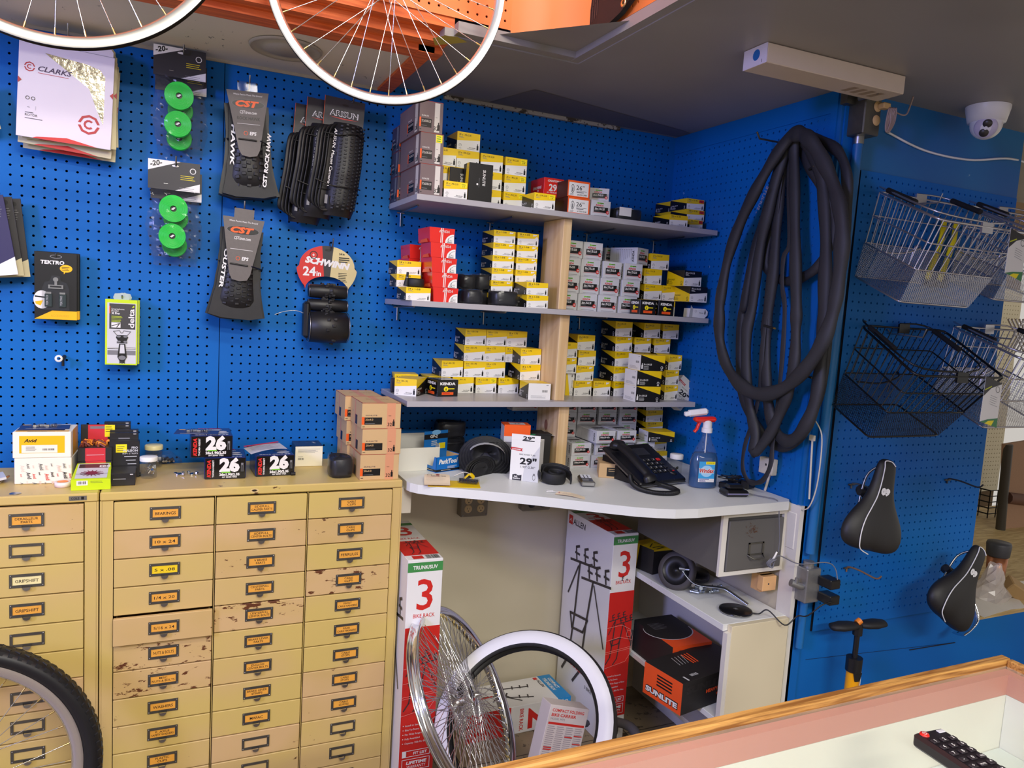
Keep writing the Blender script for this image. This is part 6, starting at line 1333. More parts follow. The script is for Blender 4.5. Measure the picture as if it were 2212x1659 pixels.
# paper tag with string
p = dk(1222, 1067); m_ = MB(); V = []
for i in range(7): t = i / 6; V += [(t * .10, .0, .0008 + .003 * math.sin(t * 4)), (t * .10, .030, .0008 + .004 * math.sin(t * 4 + .5) + .001)]
m_.add(V, [(2 * i, 2 * i + 2, 2 * i + 3, 2 * i + 1) for i in range(6)], TAGP); f = Face(m_, (0, 0, .0048), (1, 0, 0), (0, 1, 0)); f.lines(.02, .026, .07, 6, .0042, .0005, GREYL); f.disc(.008, .015, .003, REDI, 12)
m_.tube(smoothpath([(.008, .015, .005), (-.015, .02, .003), (-.03, .012, .002), (-.012, .026, .004), (-.035, .03, .002)], 5), .0009, WHITE, 5)
o = m_.build('repair_tag', loc=(1.052, -.535, DZe), rot=(0, 0, R(-47))); tag(o, 'long manila tag with white string lying in front of the coiled tube', 'tag')
# small kraft carton
m_ = MB(); m_.box(0, .07, 0, .10, 0, .046, KRAFT, bev=.0006); f = FR(m_, 0, 0, 0); f.rect(.025, .006, .060, .034, BLACK); f.rect(.060, .004, .066, .036, ORG); f.lines(.030, .028, .026, 2, .006, .002, KRAFT)
o = m_.build('inner_tube_box', loc=(1.298, -.365, DZe), rot=(0, 0, R(-28))); tag(o, 'small kraft tube carton lying between the coil and the phone', 'box')
# cordless handset lying down
p = dk(1272, 1040); root = empty('cordless_handset', (1.215, -.43, DZe), 'silver and black cordless handset lying on the desk', 'phone', rot=(0, 0, R(-22)))
m_ = MB(); m_.box(-.021, .021, -.05, .05, 0.001, .016, BLACK, bev=.005); m_.box(-.0205, .0205, -.051, -.040, .003, .0175, STEEL, bev=.003); m_.build('body', root)
m_ = MB(); m_.box(-.016, .016, -.036, -.006, .016, .017, mat('phone_screen', (60, 62, 66), .12)); m_.build('screen', root)
for i in range(5):
    for j in range(3): m_ = MB(); m_.box(-.016 + j * .0115, -.007 + j * .0115, .002 + i * .0088, .008 + i * .0088, .016, .0185, LWHITE, bev=.001); m_.build('key', root)
# desk telephone
PHB = mat('phone_black_plastic', (22, 22, 26), .38, var=.04)
pb = dk(1392, 1064); pr_ = dk(1478, 1040)
root = empty('desk_telephone', (1.392, -.50, DZe), 'black corded desk telephone with a coiled cord and silver edge', 'telephone', rot=(0, 0, R(10)))
Mt = Matrix.Translation((-.055, -.02, .004)) @ Matrix.Rotation(R(24), 4, 'X')
m_ = MB(); m_.box(0, .20, 0, .20, 0, .016, PHB, Mt, bev=.005); m_.box(.006, .2, -.001, .003, .001, .0055, STEEL, Mt, bev=.001); m_.box(-.001, .003, 0, .18, .001, .006, STEEL, Mt, bev=.001)
m_.prism([(.03, 0), (.18, 0), (.18, .065), (.16, .065)], .0, .15, PHB, Matrix.Translation((-.03, 0, 0)) @ Matrix(((0, 0, 1, 0), (1, 0, 0, 0), (0, 1, 0, 0), (0, 0, 0, 1)))); m_.build('base', root)
m_ = MB(); m_.box(.085, .155, .135, .172, .016, .0175, mat('lcd_glass', (44, 46, 58), .1), Mt); m_.box(.07, .175, .12, .19, .0155, .0162, BLACK, Mt); m_.build('display', root)
DIG = '123456789*0#'
for i in range(4):
    for j in range(5):
        m_ = MB(); x = .070 + j * .0215; y = .100 - i * .0195; m_.box(x, x + .0155, y, y + .0125, .016, .0195, REDI if (i == 0 and j == 4) else mat('key_grey_black', (40, 40, 44), .45), Mt, bev=.0015)
        if 1 <= j <= 3: Face(m_, (x, y, .0196), (1, 0, 0), (0, 1, 0), Mt).text(DIG[i * 3 + j - 1], .0078, .003, .006, WHITE, 'C', .02)
        m_.build('key', root)
m_ = MB(); m_.lathe([(0, .004), (.012, .004), (.015, .002), (.0155, 0)], PHB, 20, Mt @ Matrix.Translation((.172, .04, .016))); m_.box(-.004, .004, -.0012, .0012, .004, .0055, REDI, Mt @ Matrix.Translation((.172, .04, .016))); m_.build('speaker_button', root)
m_ = MB(); P_ = smoothpath([(.032, -.005, .026), (.030, .01, .038), (.028, .05, .044), (.028, .11, .048), (.028, .155, .044), (.028, .175, .034)], 5); m_.tube([Mt @ p for p in P_], [.016 + (.007 if (i < 5 or i > len(P_) - 6) else 0) for i in range(len(P_))], PHB, 14, flat=(1.15, .75), roll=(1, 0, 0)); m_.build('handset', root)
m_ = MB(); pth = smoothpath([(-.058, .02, .034), (-.066, .0, .016), (-.070, -.04, .008), (-.058, -.085, .007), (-.02, -.110, .007), (.02, -.105, .007), (.038, -.070, .007), (.024, -.035, .012), (.0, -.028, .022)], 16)
co = []; n = len(pth)
for i in range(n * 6):
    t = i / 6; k = min(int(t), n - 2); fr_ = t - k; c = pth[k].lerp(pth[k + 1], fr_); tan = (pth[k + 1] - pth[k]).normalized(); u = tan.cross(Vector((0, 0, 1))).normalized(); v = tan.cross(u); a = i * 1.05 ; co.append(c + u * math.cos(a) * .0062 + v * math.sin(a) * .0062)
m_.tube(co, .0021, PHB, 5); m_.build('coiled_cord', root)
# small bottle with dark caps, spray bottle, black charger, adapters
root = jar(1458, 1030, 'small clear jar with a white lid and black contents behind the phone', WHITE, .075, .020, Z=DZe, fill='cap')
root.location.y += .0
SB = mat('spray_white_plastic', (232, 230, 236), .35, var=.02); BLQ = mat('blue_liquid', (4, 78, 140), .05, var=0, alpha=.94, spec=.8); CLB = mat('clear_bottle_plastic', (120, 130, 140), .05, alpha=.14, var=0, spec=1.0)
p = dk(1515, 1042); root = empty('spray_bottle', (1.572, -.535, DZe), 'clear spray bottle of blue window cleaner with red and white trigger head', 'spray bottle', rot=(0, 0, R(-14)))
def oval(prof, mt, sx, sy, name):
    a = MB(); a.lathe(prof, mt, 28, Matrix.Diagonal((sx, sy, 1, 1))); return a.build(name, root)
oval([(0, .001), (.044, .001), (.047, .006), (.047, .075), (.043, .095), (.036, .108), (0, .108)], BLQ, .95, .62, 'liquid')
oval([(.048, .002), (.0485, .006), (.0485, .075), (.0445, .096), (.032, .125), (.020, .145), (.015, .160), (.0145, .178)], CLB, .95, .62, 'bottle')
m_ = MB(); m_.cyl((0, 0, .172), (0, 0, .186), .0165, SB, 20); m_.tube(smoothpath([(0, 0, .186), (0, 0, .20), (-.004, 0, .212)], 4), 1, SB, 14, flat=(.016, .014)); m_.box(-.036, .030, -.011, .011, .226, .246, SB, Matrix.Rotation(R(-8), 4, 'Y'), bev=.006); m_.box(-.046, -.030, -.008, .008, .228, .242, SB, Matrix.Rotation(R(-8), 4, 'Y'), bev=.003); m_.build('spray_head', root)
m_ = MB(); m_.box(-.034, .036, -.015, .015, .205, .221, REDB, Matrix.Rotation(R(-3), 4, 'Y'), bev=.006); m_.build('red_collar', root)
m_ = MB(); m_.tube(smoothpath([(-.024, 0, .208), (-.030, 0, .195), (-.034, 0, .182), (-.042, 0, .172)], 4), 1, REDB, 8, flat=(.005, .007), roll=(1, 0, 0)); m_.build('trigger', root)
m_ = MB(); m_.cyl((0, 0, .01), (0, 0, .17), .002, SB, 8); m_.build('dip_tube', root)
m_ = MB(); LBL = mat('label_blue', (60, 165, 225), .35, var=.03)
f = Face(m_, (-.030, -.0312, .022), (1, 0, 0), (0, 0, 1)); f.rect(0, 0, .052, .064, LBL); f.rect(.022, .055, .052, .064, YSTK); f.text('ECONOMY SIZE', .037, .058, .003, BLACK, 'C', w=.024); f.disc(.026, .034, .020, mat('label_pale_blue', (170, 215, 245), .35), 22, .018); f.text('Windex', .026, .029, .013, WHITE, 'C', .09, .15, w=.052); f.text('Windex', .026, .0295, .012, REDI, 'C', .03, .15, w=.048); f.rect(0, .0, .052, .011, WHITE); f.text('ORIGINAL', .003, .0015, .004, mat('label_navy', (30, 40, 150), .4), 'L', .04, w=.022); f.lines(.003, .008, .045, 1, .1, .002, mat('label_navy', (30, 40, 150), .4))
m_.build('label', root)
root = empty('charging_cradle', (1.600, -.650, DZe), 'small black charging cradle at the right end of the desk', 'charger', rot=(0, 0, R(-12)))
m_ = MB(); m_.box(-.037, .037, -.024, .03, .0, .020, BLACK, bev=.006); m_.box(-.034, .034, -.0245, -.0235, .008, .012, mat('dusky_violet_plastic', (120, 116, 150), .3)); m_.build('base', root); m_ = MB(); m_.box(-.028, .028, -.012, .02, .018, .034, PHB, bev=.007); m_.build('cup', root)
m_ = MB(); m_.tube(smoothpath([(.03, .02, .012), (.06, .0, .004), (.09, -.03, .003), (.105, -.055, .003), (.108, -.068, -.01), (.113, -.072, -.06), (.119, -.073, -.11), (.119, -.074, -.15)], 6), .0016, mat('grey_cable', (110, 110, 118), .5), 6); m_.build('cable', root)
root = empty('power_adapters', (1.68, -.555, DZe), 'jumble of black power adapters and cables at the right wall', 'adapter', rot=(0, 0, R(20)))
rnd = random.Random(6)
for k, a in enumerate([(-.06, -.02, -.01, .02, .0, .02), (-.015, .03, -.02, .015, 0, .024), (.0, .045, -.05, -.022, 0, .026)]):
    m_ = MB(); m_.box(a[0], a[1], a[2], a[3], a[4], a[5], PHB, bev=.003); m_.build('adapter_block', root)
for k in range(4): m_ = MB(); m_.tube(smoothpath([(rnd.uniform(-.08, .04), rnd.uniform(-.03, .03), .026 + rnd.uniform(0, .012)) for _ in range(6)], 5, True), .0017, PHB, 6, closed=True); m_.build('cable', root)
# glossary of right wall: cream junction block, conduit, outlet boxes, wires
IV = mat('ivory_plastic', (214, 206, 190), .5, var=.05)
a = onX(1664, 1005, X1); m_ = MB(); m_.box(X1 - .022, X1 - .001, a.y - .032, a.y + .026, a.z - .026, a.z + .024, IV, bev=.002); f = Face(m_, (X1 - .0221, a.y, a.z), (0, -1, 0), (0, 0, 1)); f.disc(.004, .004, .004, DG2, 12); m_.tube([(X1 - .006, a.y - .008, a.z - .026), (X1 - .006, a.y + .006, DZ + .002)], .004, IV, 8); o = m_.build('phone_jack'); tag(o, 'square ivory phone jack on the right wall below the inner tubes', 'jack')
m_ = MB(); a1, a2 = onX(1755, 946, X1 - .004), onX(1748, 1078, X1 - .004); m_.tube([a1, a2], .003, IV, 6); m_.box(a1.x - .004, X1 - .0005, a1.y - .008, a1.y + .008, a1.z - .008, a1.z + .008, IV); m_.tube(smoothpath([onX(1762, 910, X1 - .003), onX(1775, 940, X1 - .003), onX(1772, 1000, X1 - .003), onX(1762, 1060, X1 - .003), onX(1745, 1098, X1 - .003), onX(1722, 1098, X1 - .003)], 5), .002, IV, 6); o = m_.build('wall_wire'); tag(o, 'pale wires running down the right wall beside the blue pipe', 'wire')
# blue conduit pipe with steel boxes
px_t, px_b = onY(1856, 300, Y3 - .022), onY(1746, 1195, Y3 - .022)
xc = (px_t.x + px_b.x) / 2
m_ = MB(); m_.cyl((xc + .012, Y3 - .022, px_t.z), (xc - .008, Y3 - .022, px_b.z), .0135, BLUE2, 20); m_.cyl((xc - .009, Y3 - .022, px_b.z - .11), (xc - .012, Y3 - .022, .50), .011, BLUE2, 16); o = m_.build('conduit_pipe'); tag(o, 'blue painted conduit pipe running down the wall corner', 'pipe')
root = empty('outlet_box', (xc + .02, Y3 - .001, px_t.z), 'steel outlet box at the ceiling with tan plugs and a bundled cord', 'outlet')
T0 = Matrix.Translation((-(xc + .02), -(Y3 - .001), -px_t.z))
a = onY(1838, 285, -.82); b = onY(1872, 290, -.82); m_ = MB(); zt, zb = 2.105, onY(1870, 290, -.82).z
m_.box(xc - .018, xc + .045, -.825, Y3 - .002, zb, zt, DSTEEL, T0, bev=.003); m_.cyl((xc + .012, Y3 - .022, zb - .02), (xc + .012, Y3 - .022, zb), .015, STEEL, 14, M=T0); m_.box(xc - .05, xc - .018, -.79, Y3 - .002, zt - .03, zt, DSTEEL, T0); m_.cyl((xc - .01, -.828, zt - .012), (xc - .01, -.80, zt - .012), .013, STEEL, 16, M=T0); m_.build('steel_box', root)
TANP = mat('tan_plug_plastic', (196, 160, 110), .5, var=.1)
for zz in (zt - .035, zt - .072): m_ = MB(); m_.lathe([(0, .003), (.012, .003), (.0145, 0)], TANP, 18, T0 @ Matrix.Translation((xc + .028, -.826, zz)) @ Matrix.Rotation(R(90), 4, 'X')); m_.build('receptacle', root)
m_ = MB(); m_.box(xc + .024, xc + .052, -.85, -.828, zt - .043, zt - .027, TANP, T0, bev=.003); m_.build('plug', root)
m_ = MB(); CRD = mat('pinkish_brown_cord', (150, 128, 124), .5)
for k in range(5): m_.tube(smoothpath([(xc + .045 + k * .004, -.85 - k * .002, zt - .04), (xc + .052 + k * .004, -.852, zt - .075), (xc + .044 + k * .002, -.85, zt - .105), (xc + .040 + k * .004, -.848, zt - .085)], 5, True), .0022, CRD, 6, closed=True, M=T0)
m_.tube(smoothpath([(xc + .05, -.845, zt - .035), (xc + .08, -.85, zt - .05), (xc + .112, -.85, zt - .048), (xc + .125, -.85, zt - .02), (xc + .12, -.86, zt + .0)], 6), .0022, CRD, 6, M=T0); m_.build('cord', root)
# outlet box low on the pipe
root = empty('outlet_box', (xc, Y3 - .001, .70), 'grey metal outlet box on the blue wall with two black adapters', 'outlet')
T0 = Matrix.Translation((-xc, -(Y3 - .001), -.70)); m_ = MB(); GM = mat('galvanised_metal', (150, 150, 152), .4, .7, var=.15, scale=60)
zc = .705; m_.box(xc - .035, xc + .020, -.812, Y3 - .002, zc - .058, zc + .045, GM, T0, bev=.003); m_.cyl((xc - .008, Y3 - .022, zc + .045), (xc - .008, Y3 - .022, zc + .062), .0155, GM, 14, M=T0); m_.tube([(xc - .075, -.79, zc + .004), (xc - .05, -.80, zc - .006), (xc - .034, -.795, zc - .010)], .011, GM, 12, M=T0); m_.cyl((xc - .064, -.80, zc + .02), (xc - .064, -.80, zc - .002), .005, GM, 8, M=T0); m_.build('steel_box', root)
for k, (zz, dx) in enumerate([(zc + .012, .0), (zc - .036, .004)]): m_ = MB(); m_.box(xc + .006 + dx, xc + .046 + dx, -.862, -.813, zz - .014, zz + .014, PHB, T0, bev=.003); m_.build('power_adapter', root)
m_ = MB(); m_.tube([T0 @ Vector(v) for v in smoothpath([(xc + .03, -.862, zc + .028), (xc + .028, -.85, zc + .06), (xc + .0, -.84, zc + .075), (xc - .06, -.80, zc + .062), (1.71, -.745, .775), (1.69, -.745, .765)], 6)], .0016, mat('grey_cable', (110, 110, 118), .5), 6); m_.build('grey_cable', root)
m_ = MB(); m_.tube([T0 @ Vector(v) for v in smoothpath([(xc + .02, -.863, zc - .036), (xc - .02, -.862, zc - .042), (xc - .05, -.84, zc - .08), (1.735, -.81, .612), (1.70, -.80, .585), (1.675, -.755, .615), (1.655, -.74, .600), (1.634, -.72, .600)], 6)], .002, PHB, 6); m_.build('black_cable', root)
# coil of cable hanging on the drawer pull
m_ = MB(); GC = mat('grey_cable', (110, 110, 118), .5); cpt = Vector((1.668, -.752, .762))
for k in range(5):
    a0 = k * .7; m_.tube([cpt + Vector(((.013 - .001 * k) * math.cos(R(t)) , -.003 * k + .004 * math.sin(R(t) * 2 + a0), (.011 + .001 * (k % 3)) * math.sin(R(t) + a0 * .3))) for t in range(0, 360, 24)], .0017, GC, 6, closed=True)
m_.tube(smoothpath([cpt + Vector((0, -.006, .006)), cpt + Vector((.004, -.012, .022)), cpt + Vector((.010, -.012, .034))], 4), 1, WHITE, 6, flat=(.001, .003))
tag(m_.build('cable_coil'), 'small coil of grey cable with a white tie on the drawer pull', 'cable')
# under-desk: orange junction block, phone charger pad, bags
a = onY(1682, 1268, -.70); m_ = MB(); m_.box(1.685, 1.738, -.715, -.69, .655, .70, mat('peach_plastic', (226, 176, 120), .5, var=.05), bev=.002); f = FR(m_, 1.685, -.7151, .655); f.disc(.022, .022, .003, DG2, 10); m_.box(1.69, 1.738, -.70, -.66, .648, .70, mat('peach_plastic', (226, 176, 120), .5, var=.05)); tag(m_.build('junction_block'), 'peach coloured plastic junction block under the grey drawer', 'junction box')
root = empty('charging_pad', (1.607, -.695, UZ + .0005), 'round black wireless charging pad on the white shelf unit', 'charger'); m_ = MB()
m_.lathe([(0, .001), (.046, .001), (.049, .004), (.049, .0055)], STEEL, 36); m_.lathe([(.0492, .0055), (.0485, .009), (.044, .0105), (0, .0105)], mat('pad_black_gloss', (20, 20, 26), .2), 36); f = Face(m_, (0, 0, .0106), (1, 0, 0), (0, 1, 0)); f.ring(0, 0, .008, .002, GREYL, 4, None, R(45), R(405)); f.rect(-.003, -.003, .003, .003, GREYL); m_.build('pad', root)
# training wheel with bracket and hardware bag
root = empty('training_wheel', (1.552, -.475, UZ + .055), 'black training wheel with zinc bracket on the white shelf unit', 'wheel')
Mw = Matrix.Rotation(R(-62), 4, 'Z') @ Matrix.Rotation(R(70), 4, 'X')
m_ = MB(); m_.lathe([(.046, -.012), (.058, -.014), (.062, -.008), (.062, .008), (.058, .014), (.046, .012)], mat('grey_black_rubber', (70, 66, 66), .6), 40, Mw); m_.build('tyre', root)
m_ = MB(); m_.lathe([(.047, .011), (.040, .004), (.012, .006), (.008, .016), (.0, .016)], PHB, 36, Mw); m_.lathe([(.047, -.011), (.040, -.004), (.0, -.006)], PHB, 36, Mw); m_.build('hub_disc', root)
ZN = mat('zinc_plate', (190, 200, 215), .2, .95, var=.1); m_ = MB(); m_.tube(smoothpath([(.0, -.03, .012), (.012, -.05, -.010), (.03, -.075, -.022), (.075, -.12, -.018), (.092, -.14, -.022), (.12, -.20, -.046)], 5), 1, ZN, 8, flat=(.0025, .008), roll=(0, 0, 1)); m_.cyl((-.006, -.02, .016), (.004, -.036, .018), .007, ZN, 6); m_.cyl((0, -.03, .017), (.012, -.046, .019), .004, ZN, 10); m_.build('bracket', root)
root = empty('hardware_bag', (1.615, -.545, UZ + .001), 'clear bag of zinc brackets and bolts beside the training wheel', 'bag'); m_ = MB(); rnd = random.Random(14)
for i in range(16):
    a = Vector((rnd.uniform(-.045, .045), rnd.uniform(-.03, .03), rnd.uniform(.006, .028))); b = a + Vector((rnd.uniform(-.025, .025), rnd.uniform(-.02, .02), rnd.uniform(-.004, .006))); m_.cyl(a, b, .003, ZN, 8); m_.cyl(b, b + (b - a).normalized() * .003, .006, ZN, 6)
m_.build('bolts', root); m_ = MB(); nx, ny = 12, 8; V = []
for j in range(ny + 1):
    for i in range(nx + 1): u, v = i / nx * 2 - 1, j / ny * 2 - 1; V.append((u * .062 + rnd.uniform(-.003, .003), v * .042 + rnd.uniform(-.003, .003), .002 + .038 * max(0, 1 - u * u) ** .5 * max(0, 1 - v * v) ** .5 + rnd.uniform(-.003, .003) * (abs(u) < .9)))
m_.add(V, [(j * (nx + 1) + i, j * (nx + 1) + i + 1, (j + 1) * (nx + 1) + i + 1, (j + 1) * (nx + 1) + i) for j in range(ny) for i in range(nx)], FILM); m_.build('clear_bag', root)
m_ = MB(); m_.lathe([(.0, 0), (.056, .002), (.058, .010), (.054, .024), (.0, .026)], mat('blue_black_helmet_part', (20, 22, 44), .25), 30); o = m_.build('spare_wheel', loc=(1.66, -.42, UZ + .001)); tag(o, 'second dark wheel lying at the back under the grey drawer', 'wheel')
def slbox(x, y, z, yaw, label, w_=.20, d=.085, h=.06, tiltx=0):
    m_ = MB(); m_.box(0, w_, 0, d, 0, h, mat('matte_black_carton', (28, 26, 26), .55), bev=.0008)
    f = Face(m_, (0, 0, h), (1, 0, 0), (0, 1, 0)); f.rect(0, 0, w_, d, YEL); f.line([(.012, .03), (.05, .055)], .004, BLACK); f.line([(.018, .022), (.055, .022), (.06, .01), (.02, .005)], .005, BLACK); f.line([(.066, .06), (.078, .018), (.12, .018)], .005, BLACK); f.text('HEAVY DUTY', w_ * .55, .04, .006, BLACK, 'L', .03, w=.05); f.text('TRAINING WHEELS', w_ * .55, .028, .006, BLACK, 'L', .03, w=.07)
    f = FR(m_, 0, 0, 0); f.poly([(0, h), (w_, h), (w_, h * .6), (.12, h * .55), (.10, h * .85), (0, h * .95)], YEL); f.text('PILOT', .03, .02, .008, WHITE, 'L', .04, .2)
    f = Face(m_, (0, d, 0), (0, -1, 0), (0, 0, 1)); f.line([(.02, .0), (.03, h)], .01, YEL)
    o = m_.build('training_wheel_box', loc=(x, y, z), rot=(R(tiltx), 0, R(yaw))); tag(o, label, 'box'); return o
slbox(1.54, -.36, UZ + .001, 12, 'black and yellow training wheel box at the back under the drawer unit', w_=.15, h=.085, d=.1)
def sunbox(x, y, z, yaw, w_, d, h, label, big):
    m_ = MB(); m_.box(0, w_, 0, d, 0, h, DUR, bev=.0008); OR2 = mat('sunlite_orange_card', (238, 84, 30), .5, var=.04)
    f = Face(m_, (0, d, 0), (0, -1, 0), (0, 0, 1)); f.rect(0, 0, d, h, OR2); f.text('SUNLITE', d * .06, h * .14, h * .17, BLACK, 'L', .12, w=d * .86); f.text('SUNLITE', d * .07, h * .145, h * .15, WHITE, 'L', .05, w=d * .83)
    for k in range(4): f.lines(d * .35, h * (.78 - k * .1), d * .5, 1, .1, h * .05, BLACK)
    f = Face(m_, (0, 0, h), (1, 0, 0), (0, 1, 0)); f.rect(.03, .006, .036, .03, LWHITE); f.bars(.06, .02, .03, .012, LWHITE, 12); 
    for k in range(4): f.line([(.08 + .012 * k, d * .55), (.09 + .014 * k, d * .85)], .0014, LWHITE)
    for k in range(3): f.line([(.13 + .01 * k, d * .5), (.135 + .012 * k, d * .85)], .005, OR2)
    f = FR(m_, 0, 0, 0); f.text('HEAVY-DUTY TRAINING', w_ * .35, h * .45, h * .10, OR2, 'L', .05, w=w_ * .6); f.text('WHEELS', w_ * .5, h * .28, h * .08, OR2, 'L', .05); f.text('SUNLITE', w_ * .06, h * .62, h * .2, mat('faint_emboss', (40, 38, 38), .35), 'L', .06, w=w_ * .6)
    o = m_.build('training_wheel_box', loc=(x, y, z), rot=(0, 0, R(yaw))); tag(o, label, 'box'); return o
sunbox(1.418, -.715, .3085, 10, .30, .155, .098, 'black and orange Sunlite training wheel box jutting out of the shelf unit', True)
m_ = MB(); OR2 = mat('sunlite_orange_card', (238, 84, 30), .5, var=.04); w_, d, h = .155, .22, .108; m_.box(0, w_, 0, d, 0, h, DUR, bev=.0008); f = Face(m_, (0, 0, h), (1, 0, 0), (0, 1, 0)); f.rect(0, 0, w_, .10, OR2); f.disc(w_ * .42, .115, .088, LWHITE, 36, .072); f.disc(w_ * .42, .118, .085, DUR, 36, .072); f.rect(0, .12, w_, d, DUR); f.lines(.02, .17, .06, 6, .008, .0015, GREYL)
f = FR(m_, 0, 0, 0); f.rect(0, h * .12, w_, h, OR2); f.rect(0, 0, w_, h * .5, OR2); f.text('SUNLITE', w_ * .12, h * .62, h * .22, BLACK, 'L', .12, w=w_ * .8); f.text('SUNLITE', w_ * .13, h * .63, h * .19, LWHITE, 'L', .04, w=w_ * .78)
o = m_.build('training_wheel_box', loc=(1.505, -.555, .3085), rot=(0, 0, R(0))); o.location = (1.520, -.528, .3085); tag(o, 'black and orange Sunlite box with a wheel picture inside the shelf unit', 'box')
slbox(1.400, -.70, .0, 8, 'yellow and black training wheel box lying on the floor by the shelf unit', w_=.22, d=.10, h=.12)
# ================================================================ ceiling fixture, camera
IVL = mat('ivory_enamel_fixture', (206, 188, 168), .45, var=.06)
root = empty('light_fixture', (1.56, -.885, 2.119), 'long cream metal fixture box fixed to the grey ceiling', 'light fixture', rot=(0, 0, R(-1.5)))
m_ = MB(); m_.box(-.228, .228, -.042, .042, -.046, 0, IVL, bev=.002); f = Face(m_, (-.2281, .042, -.046), (0, -1, 0), (0, 0, 1)); f.rect(.0, .0, .084, .046, mat('lavender_lit_enamel', (212, 204, 214), .4)); f.disc(.046, .026, .0125, mat('blue_label', (28, 100, 170), .4), 18, .013); f.rect(.066, .004, .0675, .012, DG2)  # left end tinted lavender: the cool side light put into its colour
f = Face(m_, (-.228, .042, -.0461), (1, 0, 0), (0, -1, 0)); SMG = mat('grime_stain', (160, 138, 112), .6)
for i in range(4): f.poly([(.30 + i * .03, .02), (.318 + i * .03, .02), (.326 + i * .03, .06), (.308 + i * .03, .06)], SMG)
f.disc(.40, .05, .004, DG2, 10); m_.build('housing', root)
root = empty('security_camera', (2.2, -.88, 2.1195), 'white dome security camera on the ceiling', 'camera')
WPL = mat('white_camera_plastic', (226, 224, 230), .35, var=.02)
m_ = MB(); m_.lathe([(.058, 0), (.0575, -.008), (.049, -.045), (.0, -.046)], WPL, 40); f = None
d = (CAM - Vector((2.2, -.88, 2.07))).normalized(); m_.build('mount', root)
q = Vector((0, 0, 1)).rotation_difference((d + Vector((0, 0, -.25))).normalized()).to_matrix().to_4x4()
m_ = MB(); T0 = Matrix.Translation((0, 0, -.050)) @ q; m_.sphere((0, 0, 0), .042, WPL, T0, 32, 16)
m_.lathe([(0, .0395), (.028, .0395), (.030, .032)], mat('camera_face_plate', (196, 188, 214), .3), 32, T0)
m_.build('eyeball', root)
LROT = 110
for k, y in enumerate((-.0125, .0135)): m_ = MB(); m_.lathe([(0, .0415), (.0115, .0415), (.0125, .039)], mat('dark_lens', (54, 50, 48), .35), 24, T0 @ Matrix.Rotation(R(LROT), 4, 'Z') @ Matrix.Translation((0, y, 0))); m_.build('lens', root)
m_ = MB(); m_.tube(smoothpath([(1.93, Y3 - .004, 2.03), (2.1, Y3 - .004, 2.00), (2.3, Y3 - .004, 2.0), (2.5, Y3 - .004, 2.03), (2.75, -.72, 2.04)], 8), .0035, WPL, 6); tag(m_.build('camera_cable'), 'white cable running along the wall top behind the dome camera', 'cable')
